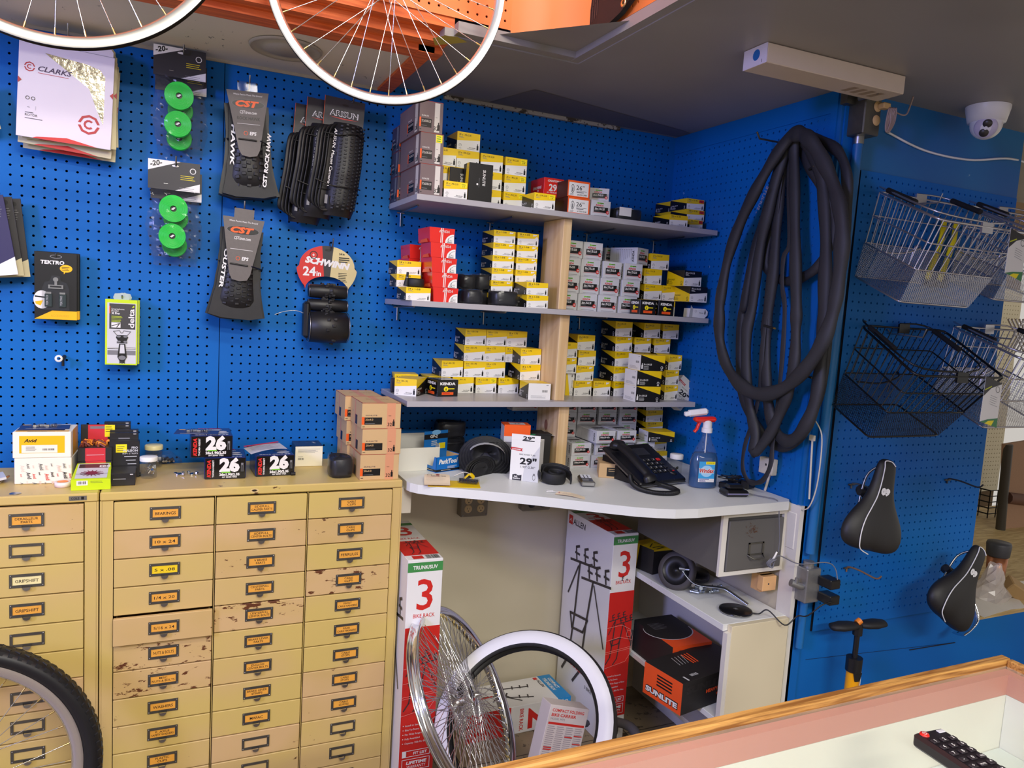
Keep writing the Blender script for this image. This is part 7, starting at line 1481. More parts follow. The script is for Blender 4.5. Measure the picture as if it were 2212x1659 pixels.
# ================================================================ wire baskets on the third wall
SILW = mat('silver_wire', (196, 194, 202), .28, .9, var=.04); BLKW = mat('black_wire', (18, 18, 20), .3, .2, var=.05); GRIP = mat('foam_grip', (14, 14, 16), .8)
def lerp(a, b, t): return Vector(a) * (1 - t) + Vector(b) * t
def basket(A, B, a, b, W, Wb, label, mt, tagcard, handles=True, sy=0.0, fine=34):
    A, B, a, b = map(Vector, (A, B, a, b)); u = Vector((1, 0, sy)).normalized()
    C, D, c, d_ = B + u * W, A + u * W, b + u * Wb, a + u * Wb
    root = empty('wire_basket', tuple(A), label, 'basket', 'wire bike baskets'); T0 = Matrix.Translation(-A)
    rim = [A, B, C, D]; bot = [a, b, c, d_]; k = .40; mid = [lerp(bot[i], rim[i], k) for i in range(4)]; k2 = .72; mid2 = [lerp(bot[i], rim[i], k2) for i in range(4)]
    def rnd4(Q, r_=.025):
        out = []
        for i in range(4):
            p, q, s_ = Q[i - 1], Q[i], Q[(i + 1) % 4]; e1 = q + (p - q).normalized() * r_; e2 = q + (s_ - q).normalized() * r_; out += [e1, lerp(lerp(e1, q, .5), lerp(q, e2, .5), .5), e2]
        return out
    m_ = MB(); m_.tube(rnd4(rim), .0035, mt, 8, closed=True, M=T0)
    for Q, r_ in ((mid2, .0022), (mid, .0024), (bot, .0026)): m_.tube(rnd4(Q, .015), r_, mt, 7, closed=True, M=T0)
    m_.build('frame', root)
    m_ = MB()
    for i, n in ((0, 9), (1, 11), (2, 9), (3, 11)):
        j = (i + 1) % 4
        for q in range(n + 1):
            t = (q + .3) / (n + .6); m_.tube([lerp(mid[i], mid[j], t), lerp(rim[i], rim[j], t)], .0015, mt, 5, caps=False, M=T0)
    m_.build('bars', root)
    m_ = MB()
    def mesh(p, q, r_, s_, n1, n2):
        # diamond net on quad p-q-r-s using thin flat ribbons
        def X(u_, v_): return lerp(lerp(p, q, u_), lerp(s_, r_, u_), v_)
        nn = (q - p).cross(s_ - p).normalized(); V = []; Fc = []; asp = n2 / n1
        for sg in (1, -1):
            for k_ in range(-n2, n1 + 1):
                u0, v0 = (k_ / n1, 0.0); u1, v1 = (k_ / n1 + asp, 1.0)
                if u0 < 0: v0 = -u0 / asp; u0 = 0
                if u1 > 1: v1 = 1 - (u1 - 1) / asp; u1 = 1
                if v1 - v0 < .02: continue
                if sg < 0: u0, u1 = 1 - u0, 1 - u1
                P0, P1 = X(u0, v0), X(u1, v1); w_ = (P1 - P0).cross(nn).normalized() * .00055; o = len(V); V += [P0 - w_, P0 + w_, P1 + w_, P1 - w_]; Fc.append((o, o + 1, o + 2, o + 3))
        m_.add(V, Fc, mt, T0)
    mesh(bot[0], bot[1], mid[1], mid[0], 28, 14); mesh(bot[1], bot[2], mid[2], mid[1], fine, 14); mesh(bot[3], bot[2], mid[2], mid[3], 28, 14); mesh(bot[0], bot[3], mid[3], mid[0], fine, 14); mesh(bot[0], bot[3], bot[2], bot[1], fine, 24)
    m_.build('mesh_panels', root)
    if handles:
        up_ = Vector((0, 0, .012))
        for s_, (P0, P1, g0, g1) in enumerate(((A, D, .10, .34), (B, C, .0, .0))):
            pass
        # two fold-down carrying handles with foam grips lying along the long rims
        for fr_, nm in ((0, 'rear'), (1, 'front')):
            off = Vector((0, -.012 if fr_ else .008, .012)); p0 = lerp(A, B, .06 if fr_ == 0 else .10) + off; p1 = lerp(A, B, .95) + off + u * (.0 if fr_ == 0 else .02)
            if fr_ == 0: path = [lerp(A, D, .05) + up_, lerp(A, B, .10) + up_ * 1.3, lerp(A, B, .9) + up_ * 1.2 + u * .01, B + u * W * .5 + up_]; gr = (1, 2)
            else: path = [lerp(A, D, .45) + up_, lerp(lerp(A, D, .75), lerp(B, C, .75), .1) + up_ * 1.4, lerp(lerp(A, D, .8), lerp(B, C, .8), .85) + up_ * 1.3, B + u * W * .55 + up_]; gr = (1, 2)
            m_ = MB(); m_.tube(smoothpath(path, 5), .0026, mt, 7, M=T0); h = m_.build('handle', root)
            m_ = MB(); m_.tube([lerp(path[1], path[2], .08), lerp(path[1], path[2], .62)], .0075, GRIP, 10, M=T0); m_.build('foam_grip', h)
        for P0, P1 in ((A, D), (B, C)):
            c_ = lerp(P0, P1, .5); m_ = MB(); m_.box(-.022, .022, -.003, .003, -.016, .012, mt, T0 @ Matrix.Translation(c_)); m_.build('clip_plate', root)
    if tagcard:
        p = B + u * (W * .72) + Vector((0, -.012, .004)); m_ = MB(); M2 = T0 @ Matrix.Translation(p) @ Matrix.Rotation(R(14), 4, 'Y') @ Matrix.Rotation(R(-8), 4, 'X')
        m_.box(0, .075, -.0008, 0, -.125, 0, WHITE, M2); f = Face(m_, (0, -.0008, 0), (1, 0, 0), (0, 0, 1), M2); f.poly([(0, 0), (0, -.055), (.03, -.025), (.075, -.002), (.075, 0)], SLB); f.line([(.004, -.036), (.03, -.020)], .003, mat('lime_yellow_ink', (190, 200, 30), .5)); f.disc(.058, -.022, .009, WHITE, 18); f.ring(.058, -.022, .009, .0016, BLACK, 18); f.lines(.03, -.045, .035, 5, .006, .0009, GREYL)
        f.poly([(0, -.125), (.075, -.125), (.075, -.098), (.03, -.112)], mat('green_leaf_print', (60, 130, 80), .5)); f.poly([(.02, -.125), (.05, -.125), (.06, -.108), (.035, -.115)], YSTK); m_.build('hang_tag', root)
    # brace hooks inside
    m_ = MB(); c0 = lerp(lerp(a, d_, .15), lerp(A, D, .15), .3); m_.tube(smoothpath([T0 @ lerp(c0, Vector((c0.x, c0.y - .06, c0.z + .0)), .3), T0 @ (c0 + Vector((.06, -.05, .0))), T0 @ (c0 + Vector((.13, -.05, .02))), T0 @ (c0 + Vector((.15, -.02, .03))), T0 @ (c0 + Vector((.14, -.01, -.03)))], 5), .0026, mt, 7); m_.build('mounting_hook', root)
    return root
basket((1.886, -.80, 1.851), (1.827, -1.05, 1.745), (1.83, -.80, 1.607), (1.773, -1.0, 1.535), .36, .272, 'silver wire bike basket with foam grips and a hang tag, upper left', SILW, True)
basket((2.275, -.80, 1.855), (2.235, -1.03, 1.76), (2.225, -.80, 1.625), (2.175, -.98, 1.565), .34, .27, 'silver wire bike basket at the upper right picture edge, behind the tagged one', SILW, False)
basket((1.877, -.80, 1.469), (1.802, -1.05, 1.348), (1.795, -.80, 1.237), (1.715, -1.0, 1.180), .36, .272, 'black wire bike basket with foam grips, below the silver ones', BLKW, True)
basket((2.271, -.80, 1.484), (2.235, -1.05, 1.40), (2.22, -.80, 1.27), (2.17, -1.0, 1.20), .36, .28, 'silver wire bike basket at the right edge beside the black one', SILW, False)
for k, (x, z, l) in enumerate([(2.02, 1.83, 'upper left silver basket'), (2.42, 1.83, 'upper right silver basket'), (2.02, 1.45, 'black basket'), (2.42, 1.46, 'lower silver basket')]): hook(x, z, .12, 'wall hook carrying the ' + l, Y3 - .009)
for k, (px, py, l) in enumerate([(1838, 1046, 'left of the upper saddle'), (2045, 1036, 'empty, right of the upper saddle'), (1828, 1226, 'rusty empty one below the upper saddle')]):
    a = onY(px, py, Y3 - .01); m_ = MB(); m_.tube([(a.x - .012, Y3 - .012, a.z), (a.x + .014, Y3 - .012, a.z)], .003, DSTEEL, 7); m_.tube(smoothpath([(a.x, Y3 - .012, a.z - .012), (a.x, Y3 - .016, a.z + .004), (a.x + .01, Y3 - .05, a.z + .004), (a.x + .02, Y3 - .10, a.z - .004), (a.x + .024, Y3 - .115, a.z + .008)], 4), .0026, [DSTEEL, BLACKM, mat('rusty_wire', (130, 96, 66), .6)][k], 7); tag(m_.build('peg_hook'), 'wall hook, ' + l, 'hook')
# yellow strap tool seen through the upper baskets
m_ = MB()
for dx in (0, .055): m_.tube(smoothpath([(2.20 + dx, Y3 - .02, 1.80), (2.18 + dx, Y3 - .03, 1.73), (2.14 + dx, Y3 - .03, 1.62)], 5), 1, YSTK, 7, flat=(.012, .005), roll=(1, 0, 0))
m_.box(2.15, 2.24, Y3 - .03, Y3 - .01, 1.60, 1.64, BLACKM, bev=.004); tag(m_.build('bolt_cutter'), 'yellow handled tool hanging behind the upper wire baskets', 'tool')
# ================================================================ saddles
SDL = mat('saddle_vinyl', (30, 29, 31), .5, var=.06, scale=60, bump=.05); PIPE = mat('white_piping', (230, 230, 232), .4)
def saddle(loc, rotm, label):
    root = bpy.data.objects.new('bike_saddle', None); COL.objects.link(root); root.location = loc; root.rotation_euler = rotm.to_euler(); tag(root, label, 'saddle', 'bike saddles on the blue wall')
    prof = [(0, .012, .012), (.03, .030, .022), (.10, .033, .030), (.25, .036, .034), (.40, .046, .038), (.52, .068, .044), (.64, .094, .052), (.76, .108, .058), (.88, .106, .058), (.96, .086, .05), (1.0, .050, .036)]
    L = .275; m_ = MB(); n = 24; V = []
    for t, w_, h in prof:
        y = -t * L
        for i in range(n):
            a = 2 * math.pi * i / n; cx_, sz = math.cos(a), math.sin(a)
            x = math.copysign(abs(cx_) ** .75, cx_) * w_; z = (sz * h * .62 if sz > 0 else sz * h * .5)
            if t > .55 and sz > 0: z -= .010 * math.exp(-(x / .018) ** 2) * (t - .55) / .4
            V.append((x, y - (0.012 * (1 - (abs(x) / .11)) if t > .9 else 0) * -1, z))
    Fc = [(j * n + i, (j + 1) * n + i, (j + 1) * n + (i + 1) % n, j * n + (i + 1) % n) for j in range(len(prof) - 1) for i in range(n)]; Fc.append(tuple(range(n))); Fc.append(tuple(range((len(prof) - 1) * n, len(prof) * n))[::-1])
    m_.add(V, Fc, SDL, smooth=True); o = m_.build('padded_cover', root)
    md = o.modifiers.new('sub', 'SUBSURF'); md.levels = 1; md.render_levels = 1
    m_ = MB(); P_ = []
    for t, w_, h in prof[1:]: P_.append((-w_ * .62 if t < .98 else -w_ * .3, -t * L, h * .62 * .86 + .0005))
    P_ = [(.012, -.012, prof[1][2] * .62), (-.004, -.004, prof[0][2] * .6 + .004)] + P_ if False else [(0.018, -.016, .0155), (.004, -.006, .0125)] + P_
    m_.tube(smoothpath(P_, 5), .0016, PIPE, 6); m_.build('piping', root)
    m_ = MB(); f = Face(m_, (-.006, -.085, .0232), (1, 0, 0), (0, 1, 0)); f.eps = .0006; f.text('60', 0, .0, .017, PIPE, 'C', .09, ang=R(180), w=.032); m_.build('logo', root)
    m_ = MB()
    for s_ in (-1, 1): m_.tube(smoothpath([(s_ * .008, -.02, -.010), (s_ * .020, -.06, -.042), (s_ * .022, -.16, -.046), (s_ * .045, -.24, -.02)], 5), .0035, STEEL, 7)
    m_.cyl((-.03, -.11, -.046), (.03, -.11, -.046), .010, BLACKM, 12); m_.cyl((0, -.11, -.05), (0, -.10, -.075), .015, BLACKM, 14); m_.build('rails', root)
    return root
def basis(nose_dir, normal):
    y = Vector(nose_dir).normalized(); z = Vector(normal); z = (z - y * z.dot(y)).normalized(); x = y.cross(z); return Matrix(((x.x, y.x, z.x), (x.y, y.y, z.y), (x.z, y.z, z.z)))
n1 = onY(1918, 992, -.90)
saddle(n1, basis((.22, .05, .97), (-.10, -.98, .05)), 'black saddle with white piping hanging nose up, upper left one')
n2 = onY(2118, 1182, -.90)
saddle(n2, basis((.60, .06, .80), (-.02, -.98, .12)), 'black saddle with white piping hanging tilted, lower right one')
m_ = MB(); c_ = onY(2082, 1340, -.84); m_.tube(smoothpath([c_ + Vector((.05, .02, .04)), c_ + Vector((.045, 0, .0)), c_ + Vector((.015, 0, -.03)), c_ + Vector((-.02, .0, -.045))], 5), 1, CHROME, 12, flat=(.024, .005), roll=(0, 1, 0)); tag(m_.build('chrome_bracket'), 'curved chrome bracket hanging under the lower saddle', 'bracket')
# ================================================================ floor pump
xp = onY(1854, 1350, -.86); root = empty('floor_pump', (xp.x, -.86, 0), 'yellow and black floor pump standing behind the glass counter', 'pump', rot=(0, 0, R(-8)))
PY = mat('pump_yellow', (244, 168, 12), .35, var=.03); zt = xp.z
m_ = MB(); m_.cyl((0, 0, .03), (0, 0, .452), .019, PY, 24); m_.box(.0185, .0205, -.012, .012, .2, .445, PIPE); f = Face(m_, (-.010, -.0196, .20), (0, 0, 1), (-1, 0, 0)); f.text('JOE BLOW', .0, -.018, .012, BLACK, 'L', .04, .3, w=.16); m_.build('barrel', root)
m_ = MB(); m_.cyl((0, 0, .44), (0, 0, .482), .023, PHB, 20, r2=.0235); m_.prism([(-.014, -.02), (.014, -.02), (.008, -.045), (-.008, -.045)], -.0215, -.017, PHB, Matrix.Translation((0, 0, .46)) @ Matrix.Rotation(R(90), 4, 'X') @ Matrix.Scale(-1, 4, (0, 0, 1))); m_.build('collar', root)
m_ = MB(); m_.cyl((0, 0, .48), (0, 0, zt), .008, PHB, 14); m_.build('rod', root)
m_ = MB()
for s_ in (-1, 1):
    prf = [(0, 0), (.012, .006), (.017, .03), (.019, .06), (.014, .092), (0, .098)]; m_.lathe(prf, BLACKM, 20, Matrix.Translation((0, 0, zt)) @ Matrix.Rotation(R(90) * s_, 4, 'Y') @ Matrix.Diagonal((.72, 1.25, 1, 1)))
m_.cyl((0, 0, zt - .03), (0, 0, zt + .004), .014, PHB, 16); m_.cyl((-.006, 0, zt + .006), (.006, 0, zt + .014), .010, mat('orange_badge', (230, 130, 40), .4), 12); m_.build('handle', root)
m_ = MB(); m_.box(-.12, .12, -.04, .04, 0, .02, BLACKM, bev=.005); m_.cyl((0, 0, .02), (0, 0, .05), .03, BLACKM, 20); m_.build('foot', root)
# ================================================================ rack cartons
AW = mat('rack_box_white', (232, 230, 228), .4, var=.02); AR = mat('rack_box_red', (206, 40, 34), .4, var=.03); AG = mat('rack_box_green', (66, 140, 74), .4, var=.03); LNK = mat('dark_frame_print', (54, 48, 52), .5); SKET = mat('pink_line_print', (236, 150, 140), .5)
def rackart(f, a, b, s_, mt, car=False):
    """line drawing of a trunk rack; anchor (a,b) top centre"""
    L = lambda pts, w_=.004: f.line([(a + x * s_, b + y * s_) for x, y in pts], w_ * s_, mt)
    L([(-.30, .0), (.14, .06)], .022); L([(-.10, -.10), (.34, -.03)], .022)
    for x, y in ((-.2, .03), (-.06, .05), (.08, .07), (.02, -.06), (.14, -.04), (.27, -.02)): L([(x, y), (x - .02, y + .10), (x + .03, y + .12)], .022); L([(x - .03, y + .05), (x + .04, y + .05)], .02)
    L([(-.14, .02), (-.17, -.42), (-.22, -.85), (-.32, -1.0)], .025); L([(.08, -.08), (.02, -.46), (-.03, -.9), (-.13, -1.03)], .025); L([(.10, -.1), (.30, -.55)], .016); L([(-.16, -.02), (-.30, -.30)], .018); L([(-.24, -.46), (.04, -.42), (-.02, -.55), (-.20, -.58), (-.24, -.46)], .022)
    if car:
        C = lambda pts: f.line([(a + x * s_, b + y * s_) for x, y in pts], .008 * s_, SKET)
        C([(-.35, -.15), (.05, -.12), (.28, -.25), (.36, -.45), (.34, -.8), (.20, -1.0), (-.36, -1.1)]); C([(-.35, -.45), (.0, -.4), (.34, -.5)]); C([(-.35, -.72), (.34, -.66)]); C([(-.35, -.76), (.34, -.70)]); C([(.20, -.25), (.30, -.3), (.30, -.42), (.18, -.4), (.20, -.25)])
def allen(x, y, w_, d, yaw, label, scuffed=False):
    h = .73; m_ = MB(); m_.box(0, w_, 0, d, 0, h, AW, bev=.0012); f = FR(m_, 0, 0, 0)
    f.rect(0, h - .036, w_, h - .008, AG); f.text('TRUNK/SUV', w_ * .5, h - .028, .0105, WHITE, 'C', .03, w=w_ * .70)
    f.text('3', w_ * .52, h - .148, .090, AR, 'C', .01, w=w_ * .46); f.text('BIKE RACK', w_ * .52, h - .172, .0115, AR, 'C', .01, w=w_ * .62)
    f.rect(0, .085, w_, h - .20, AR); rackart(f, w_ * .52, .43, .15, LNK, True)
    for k, s_ in enumerate(['Install in Seconds', 'Bike Tie-Downs', 'Fits Wide Range of Bikes', 'Fully Assembled', 'Capacity: 35lb Per Bike']): f.text(s_, .014, .232 - k * .0135, .0055, WHITE, 'L', .0, w=min(w_ * .72, .0030 * len(s_))); f.disc(.008, .235 - k * .0135, .0014, WHITE, 8)
    def frame(a0, b0, a1, b1, t=.0016):
        for r_ in ((a0, b0, a1, b0 + t), (a0, b1 - t, a1, b1), (a0, b0, a0 + t, b1), (a1 - t, b0, a1, b1)): f.rect(*r_, WHITE)
    frame(.008, .137, w_ - .012, .157); f.text('FIT LIST', w_ * .60, .143, .008, WHITE, 'C', .03, w=w_ * .4); f.rect(.008, .137, .02, .157, WHITE)
    frame(.008, .096, w_ - .012, .131); f.text('LIFETIME', w_ * .5, .115, .009, WHITE, 'C', .04, .15, w=w_ * .6); f.text('WARRANTY', w_ * .5, .102, .009, WHITE, 'C', .0, .1, w=w_ * .55); f.bars(.02, .02, w_ * .55, .045, BLACK, 18); f.rect(w_ * .25, .07, w_ * .6, .082, ORG) if not scuffed else None
    f = Face(m_, (0, d, 0), (0, -1, 0), (0, 0, 1)); f.rect(.012, h - .045, .040, h - .012, AR); f.poly([(.016, h - .035), (.026, h - .022), (.036, h - .035), (.033, h - .035), (.026, h - .027), (.019, h - .035)], WHITE); f.text('ALLEN', .044, h - .040, .021, LNK, 'L', .02, w=.085); rackart(f, d * .55, .56, .42, LNK); f.text('TRUNK', .05, .22, .03, AR, 'L', .02, w=.11); f.text('CARRIER', .05, .18, .03, AR, 'L', .02, w=.14); f.text('3 BIKE', .20, .14, .012, LNK, 'L')
    f = Face(m_, (0, 0, h), (1, 0, 0), (0, 1, 0)); f.rect(0, .040, w_, .17, AR); f.rect(0, d - .05, w_, d - .025, AG); f.text('3', w_ * .55, d - .15, .085, AR, 'C', .01, w=w_ * .46); f.text('BIKE RACK', w_ * .52, .185, .014, AR, 'C', .01, w=w_ * .66); f.rect(.018, .008, .05, .034, AR); f.bars(.058, .006, .04, .030, BLACK, 16); rackart(f, w_ * .55, .15, .10, LNK)
    if scuffed:
        rr = random.Random(8); f = FR(m_, 0, 0, 0)
        f.k = 40
        for i in range(4): a, b = w_ * .5 + rr.uniform(-.01, .01), h - .155 + rr.uniform(-.008, .008); f.poly([(a, b), (a + .006, b - .002), (a + .004, b + .006)], LNK)
    o = m_.build('bike_rack_carton', loc=(x, y, .0005), rot=(0, 0, R(yaw))); tag(o, label, 'box', 'tall red and white rack cartons'); return o
allen(.6745, -.395, .104, .375, -1, 'tall white and red 3 bike rack carton standing against the tan cabinet')
allen(1.401, -.325, .098, .31, 1, 'tall white and red 3 bike rack carton with scuffed front under the desk', True)
# two-bike rack carton lying
CB = mat('rack_box_cyan', (28, 140, 206), .4, var=.03)
m_ = MB(); w_, d, h = .40, .165, .10; m_.box(0, w_, 0, d, 0, h, AW, bev=.001); f = FR(m_, 0, 0, 0); f.rect(w_ - .075, 0, w_, h, CB) if False else f.rect(w_ - .052, 0, w_, h, CB); f.text('COMPACT', w_ - .036 + .012, h * .92, .013, WHITE, 'L', .03, ang=R(-90), w=h * .8); f.text('TRUNK/SUV', w_ - .044, h * .95, .013, WHITE, 'L', .03, ang=R(-90), w=h * .9)
f.text('2', w_ - .165, .085, .095, AR, 'L', .02, ang=R(-90), w=.075); f.text('BIKE RACK', w_ - .200, .088, .014, AR, 'L', .02, ang=R(-90), w=.080); f.rect(0, 0, w_ - .235, h, AR)
f = Face(m_, (0, 0, h), (1, 0, 0), (0, 1, 0)); f.rect(w_ - .052, 0, w_, d, CB); f.text('COMPACT', w_ - .022, d * .85, .013, WHITE, 'L', .03, ang=R(-90), w=d * .45); f.text('TRUNK/SUV', w_ - .042, d * .88, .013, WHITE, 'L', .03, ang=R(-90), w=d * .55); f.rect(w_ - .075, d - .022, w_ - .060, d - .006, AR); f.text('ALLEN', w_ - .068, d - .026, .011, LNK, 'L', .03, ang=R(-90), w=.05)
for pts in ([(.13, .15), (.19, .06), (.27, .04)], [(.12, .05), (.19, .12), (.28, .11)], [(.10, .09), (.16, .08), (.22, .03)], [(.14, .02), (.19, .09)]): f.line(pts, .006, LNK)
for x, y in ((.22, .115), (.25, .113), (.28, .11), (.22, .052), (.25, .046)): f.line([(x, y - .006), (x + .006, y + .012)], .005, LNK)
f.line([(.06, .08), (.13, .085)], .008, AR)
o = m_.build('bike_rack_carton', loc=(.965, -.19, .0005), rot=(0, 0, R(1))); tag(o, 'white, red and cyan 2 bike rack carton lying on the floor by the wall', 'box')
# folding carrier carton with fit table
m_ = MB(); w_, h, d = .165, .34, .075; m_.box(0, w_, 0, d, 0, h, mat('scuffed_white_card', (214, 202, 196), .5, var=.06), bev=.0012); f = FR(m_, 0, 0, 0); f.text('COMPACT FOLDING', .012, h - .022, .010, AR, 'L', .03, w=.135); f.text('BIKE CARRIER', .012, h - .038, .010, AR, 'L', .03, w=.105); f.text('MODEL MT2', .012, h - .050, .007, GREYL, 'L', .0, w=.06); f.rect(.006, h - .066, w_ - .006, h - .058, AR)
TBL = mat('table_text_grey', (168, 156, 156), .6); rr = random.Random(33)
for c in range(4):
    x0 = .008 + c * .0385; f.lines(x0, h - .074, .034, 36, .0068, .0030, TBL, .25)
for c in range(4):
    x0 = .008 + c * .0385; f2 = f
    for q in range(6): y = h - .078 - .0068 * rr.randint(0, 33); f2.rect(x0, y, x0 + .034, y + .0036, AR)
o = m_.build('bike_rack_carton', loc=(1.118, -.50, .002), rot=(R(-14), R(0), R(-8))); tag(o, 'white carton with a red and grey fit table leaning inside the tyre', 'box')
o.scale = (.80, .80, .84); o.rotation_euler = (R(-8), R(15), R(-4)); q = onY(1180, 1543, -.54); o.location = (q.x - .062, -.575, .036)
# ================================================================ tyres and wheels
def Mframe(c, n, up=(0, 0, 1)):
    z = Vector(n).normalized(); y = Vector(up); y = (y - z * y.dot(z)).normalized(); x = y.cross(z); return Matrix(((x.x, y.x, z.x, c[0]), (x.y, y.y, z.y, c[1]), (x.z, y.z, z.z, c[2]), (0, 0, 0, 1)))
c = CAM + ray(1130, 1560) * 2.12; nW = Vector((-.62, -.52, .80)).normalized()
root = empty('whitewall_tyre', tuple(c), 'white-walled black cruiser tyre leaning among the cartons under the desk', 'tyre'); root.rotation_euler = Mframe((0, 0, 0), nW).to_euler()
m_ = MB(); TRD = mat('whitewall_tread_rubber', (32, 32, 34), .6, var=.3, scale=90, bump=.7); n = 72
m_.lathe([(.262, .018), (.268, .010), (.270, 0), (.268, -.010), (.262, -.018)], TRD, n); m_.build('tread', root)
m_ = MB(); m_.lathe([(.262, .018), (.254, .024), (.238, .026), (.222, .0225)], mat('white_sidewall', (228, 226, 232), .4, var=.03), n); m_.build('white_sidewall', root)
m_ = MB(); m_.lathe([(.222, .0225), (.214, .018), (.212, .014), (.222, .016), (.240, .020), (.256, .010), (.260, 0), (.256, -.010), (.240, -.022), (.214, -.018), (.216, -.022), (.240, -.027), (.262, -.018)], TYS, n); m_.build('inner_casing', root)
# chrome many-spoke wheel
c = CAM + ray(1003, 1512) * 2.16; nC = (Vector((-.36, -.80, .47)) * .22 + (RT * .92 + UP * .40) * .97).normalized()
root = empty('chrome_wheel', tuple(c), 'chrome many-spoked lowrider wheel leaning between carton and tyre', 'wheel'); root.rotation_euler = Mframe((0, 0, 0), nC).to_euler()
r_ = .272; CHR = CHROME; m_ = MB()
m_.lathe([(r_, .016), (r_ + .004, .017), (r_ + .005, .0145), (r_ - .004, .013), (r_ - .011, .006), (r_ - .012, -.006), (r_ - .004, -.013), (r_ + .005, -.0145), (r_ + .004, -.017), (r_, -.016), (r_ - .010, -.015), (r_ - .017, -.007), (r_ - .018, 0), (r_ - .017, .007), (r_ - .010, .015), (r_, .016)], CHR, 96); m_.build('rim', root)
m_ = MB(); NIP = mat('brass_nipple', (222, 196, 130), .25, .95)
for i in range(144):
    a = 2 * math.pi * i / 144; m_.cyl(((r_ - .012) * math.cos(a), (r_ - .012) * math.sin(a), .005 * (1 if i % 2 else -1)), ((r_ - .026) * math.cos(a), (r_ - .026) * math.sin(a), .005 * (1 if i % 2 else -1)), .0022, NIP if i % 3 else CHR, 6)
tag(m_.build('nipples', root), kind='stuff')
m_ = MB()
for i in range(144):
    a = 2 * math.pi * i / 144; s_ = 1 if i % 2 else -1; off = R(58) * (1 if (i // 2) % 2 else -1); b = a + off; m_.cyl(((r_ - .018) * math.cos(a), (r_ - .018) * math.sin(a), .004 * s_), (.026 * math.cos(b), .026 * math.sin(b), .030 * s_), .0011, CHR, 5, caps=False)
tag(m_.build('spokes', root), kind='stuff')
m_ = MB(); m_.lathe([(0, .052), (.006, .052), (.006, .040), (.014, .036), (.028, .033), (.030, .030), (.028, .027), (.014, .022), (.011, 0), (.014, -.022), (.028, -.027), (.030, -.030), (.028, -.033), (.014, -.036), (.006, -.040), (.006, -.052), (0, -.052)], CHR, 32); m_.build('hub', root)
def spoked(name, c, nrm, rr, rimmat, label, nsp=36, tyre=None, rot=0, group=None, tread=None, rw=.011, deep=.020):
    root = empty(name, tuple(c), label, 'wheel', group); root.rotation_euler = Mframe((0, 0, 0), nrm).to_euler(); m_ = MB()
    m_.lathe([(rr + .001, rw), (rr + .002, rw - .002), (rr - .006, rw - .002), (rr - .009, 0), (rr - .006, -rw + .002), (rr + .002, -rw + .002), (rr + .001, -rw)], mat('dark_rim_channel', (70, 66, 60), .4, .8), 120); m_.lathe([(rr + .001, -rw), (rr - deep * .7, -rw * 1.05), (rr - deep, -rw * .4), (rr - deep, rw * .4), (rr - deep * .7, rw * 1.05), (rr + .001, rw)], rimmat, 120); m_.build('rim', root)
    for i in range(nsp):
        a = 2 * math.pi * (i + rot) / nsp; s_ = 1 if i % 2 else -1; b = a + R(62) * (1 if (i // 2) % 2 else -1); m_ = MB(); p0 = Vector(((rr - deep) * math.cos(a), (rr - deep) * math.sin(a), .001 * s_)); p1 = Vector((.020 * math.cos(b), .020 * math.sin(b), .030 * s_))
        m_.cyl(p0, p1, .0010, CHROME, 6, caps=False); m_.cyl(p0, p0 + (p1 - p0).normalized() * .012, .0020, NIP, 6); m_.build('spoke', root)
    m_ = MB(); m_.lathe([(0, .05), (.005, .05), (.005, .036), (.012, .034), (.022, .032), (.022, .029), (.010, .026), (.009, -.026), (.022, -.029), (.022, -.032), (.012, -.034), (.005, -.036), (.005, -.05), (0, -.05)], STEEL, 24); m_.build('hub', root)
    if tyre:
        m_ = MB(); ro, tw = tyre; prf = [(rr - .002, rw)]
        for i in range(13): a = R(150 - i * 25); prf.append(((rr + ro) / 2 + math.cos(R(i * 22.5 - 135)) * 0 + (ro - rr) / 2 * -math.cos(R(15 + i * 27.5)), tw * math.sin(R(15 + i * 27.5))))
        m_.lathe([(rr, rw)] + [((rr + ro) / 2 - (ro - rr) / 2 * math.cos(R(20 + i * 26.67)), tw * math.sin(R(20 + i * 26.67))) for i in range(13)] + [(rr, -rw)], TYS, 120); m_.build('sidewall', root)
        m_ = MB(); rnd = random.Random(4); N_ = 96
        for i in range(N_):
            for c_, (zz, ww, hh) in enumerate(((-.020, .008, .006), (-.007, .008, .004), (.007, .008, .004), (.020, .008, .006))):
                a = 2 * math.pi * (i + (.5 if c_ in (1, 2) else 0)) / N_; sag = (.008 if c_ in (0, 3) else .001)
                M2 = Matrix.Rotation(a, 4, 'Z') @ Matrix.Translation((ro - sag - .003, 0, zz)) @ Matrix.Rotation(R(-28 if c_ == 0 else (28 if c_ == 3 else 0)), 4, 'Y') @ Matrix.Rotation(R(20 if c_ % 2 else -20), 4, 'X'); m_.box(-.002, hh, -.006, .006, -ww / 2, ww / 2, TY, M2)
        tag(m_.build('tread_knobs', root), kind='stuff')
    return root
ALU = mat('polished_aluminium_rim', (222, 220, 220), .2, .9, var=.04)
d2 = 1.70; c = CAM + ray(838, -43) * d2; spoked('bicycle_wheel', c, (-.22, -.95, -.10), 256.8 * d2 / FPX - .003, ALU, 'bare silver wheel hanging at the top centre before the orange fascia', 36, group='bare wheels hung overhead', rot=.3)
d1 = 1.32; c = CAM + ray(114, -294) * d1; spoked('bicycle_wheel', c, (-.08, -.99, -.05), 377.7 * d1 / FPX - .003, mat('brushed_grey_rim', (190, 186, 178), .32, .9, var=.05), 'bare silver wheel cut off at the top left corner', 36, group='bare wheels hung overhead')
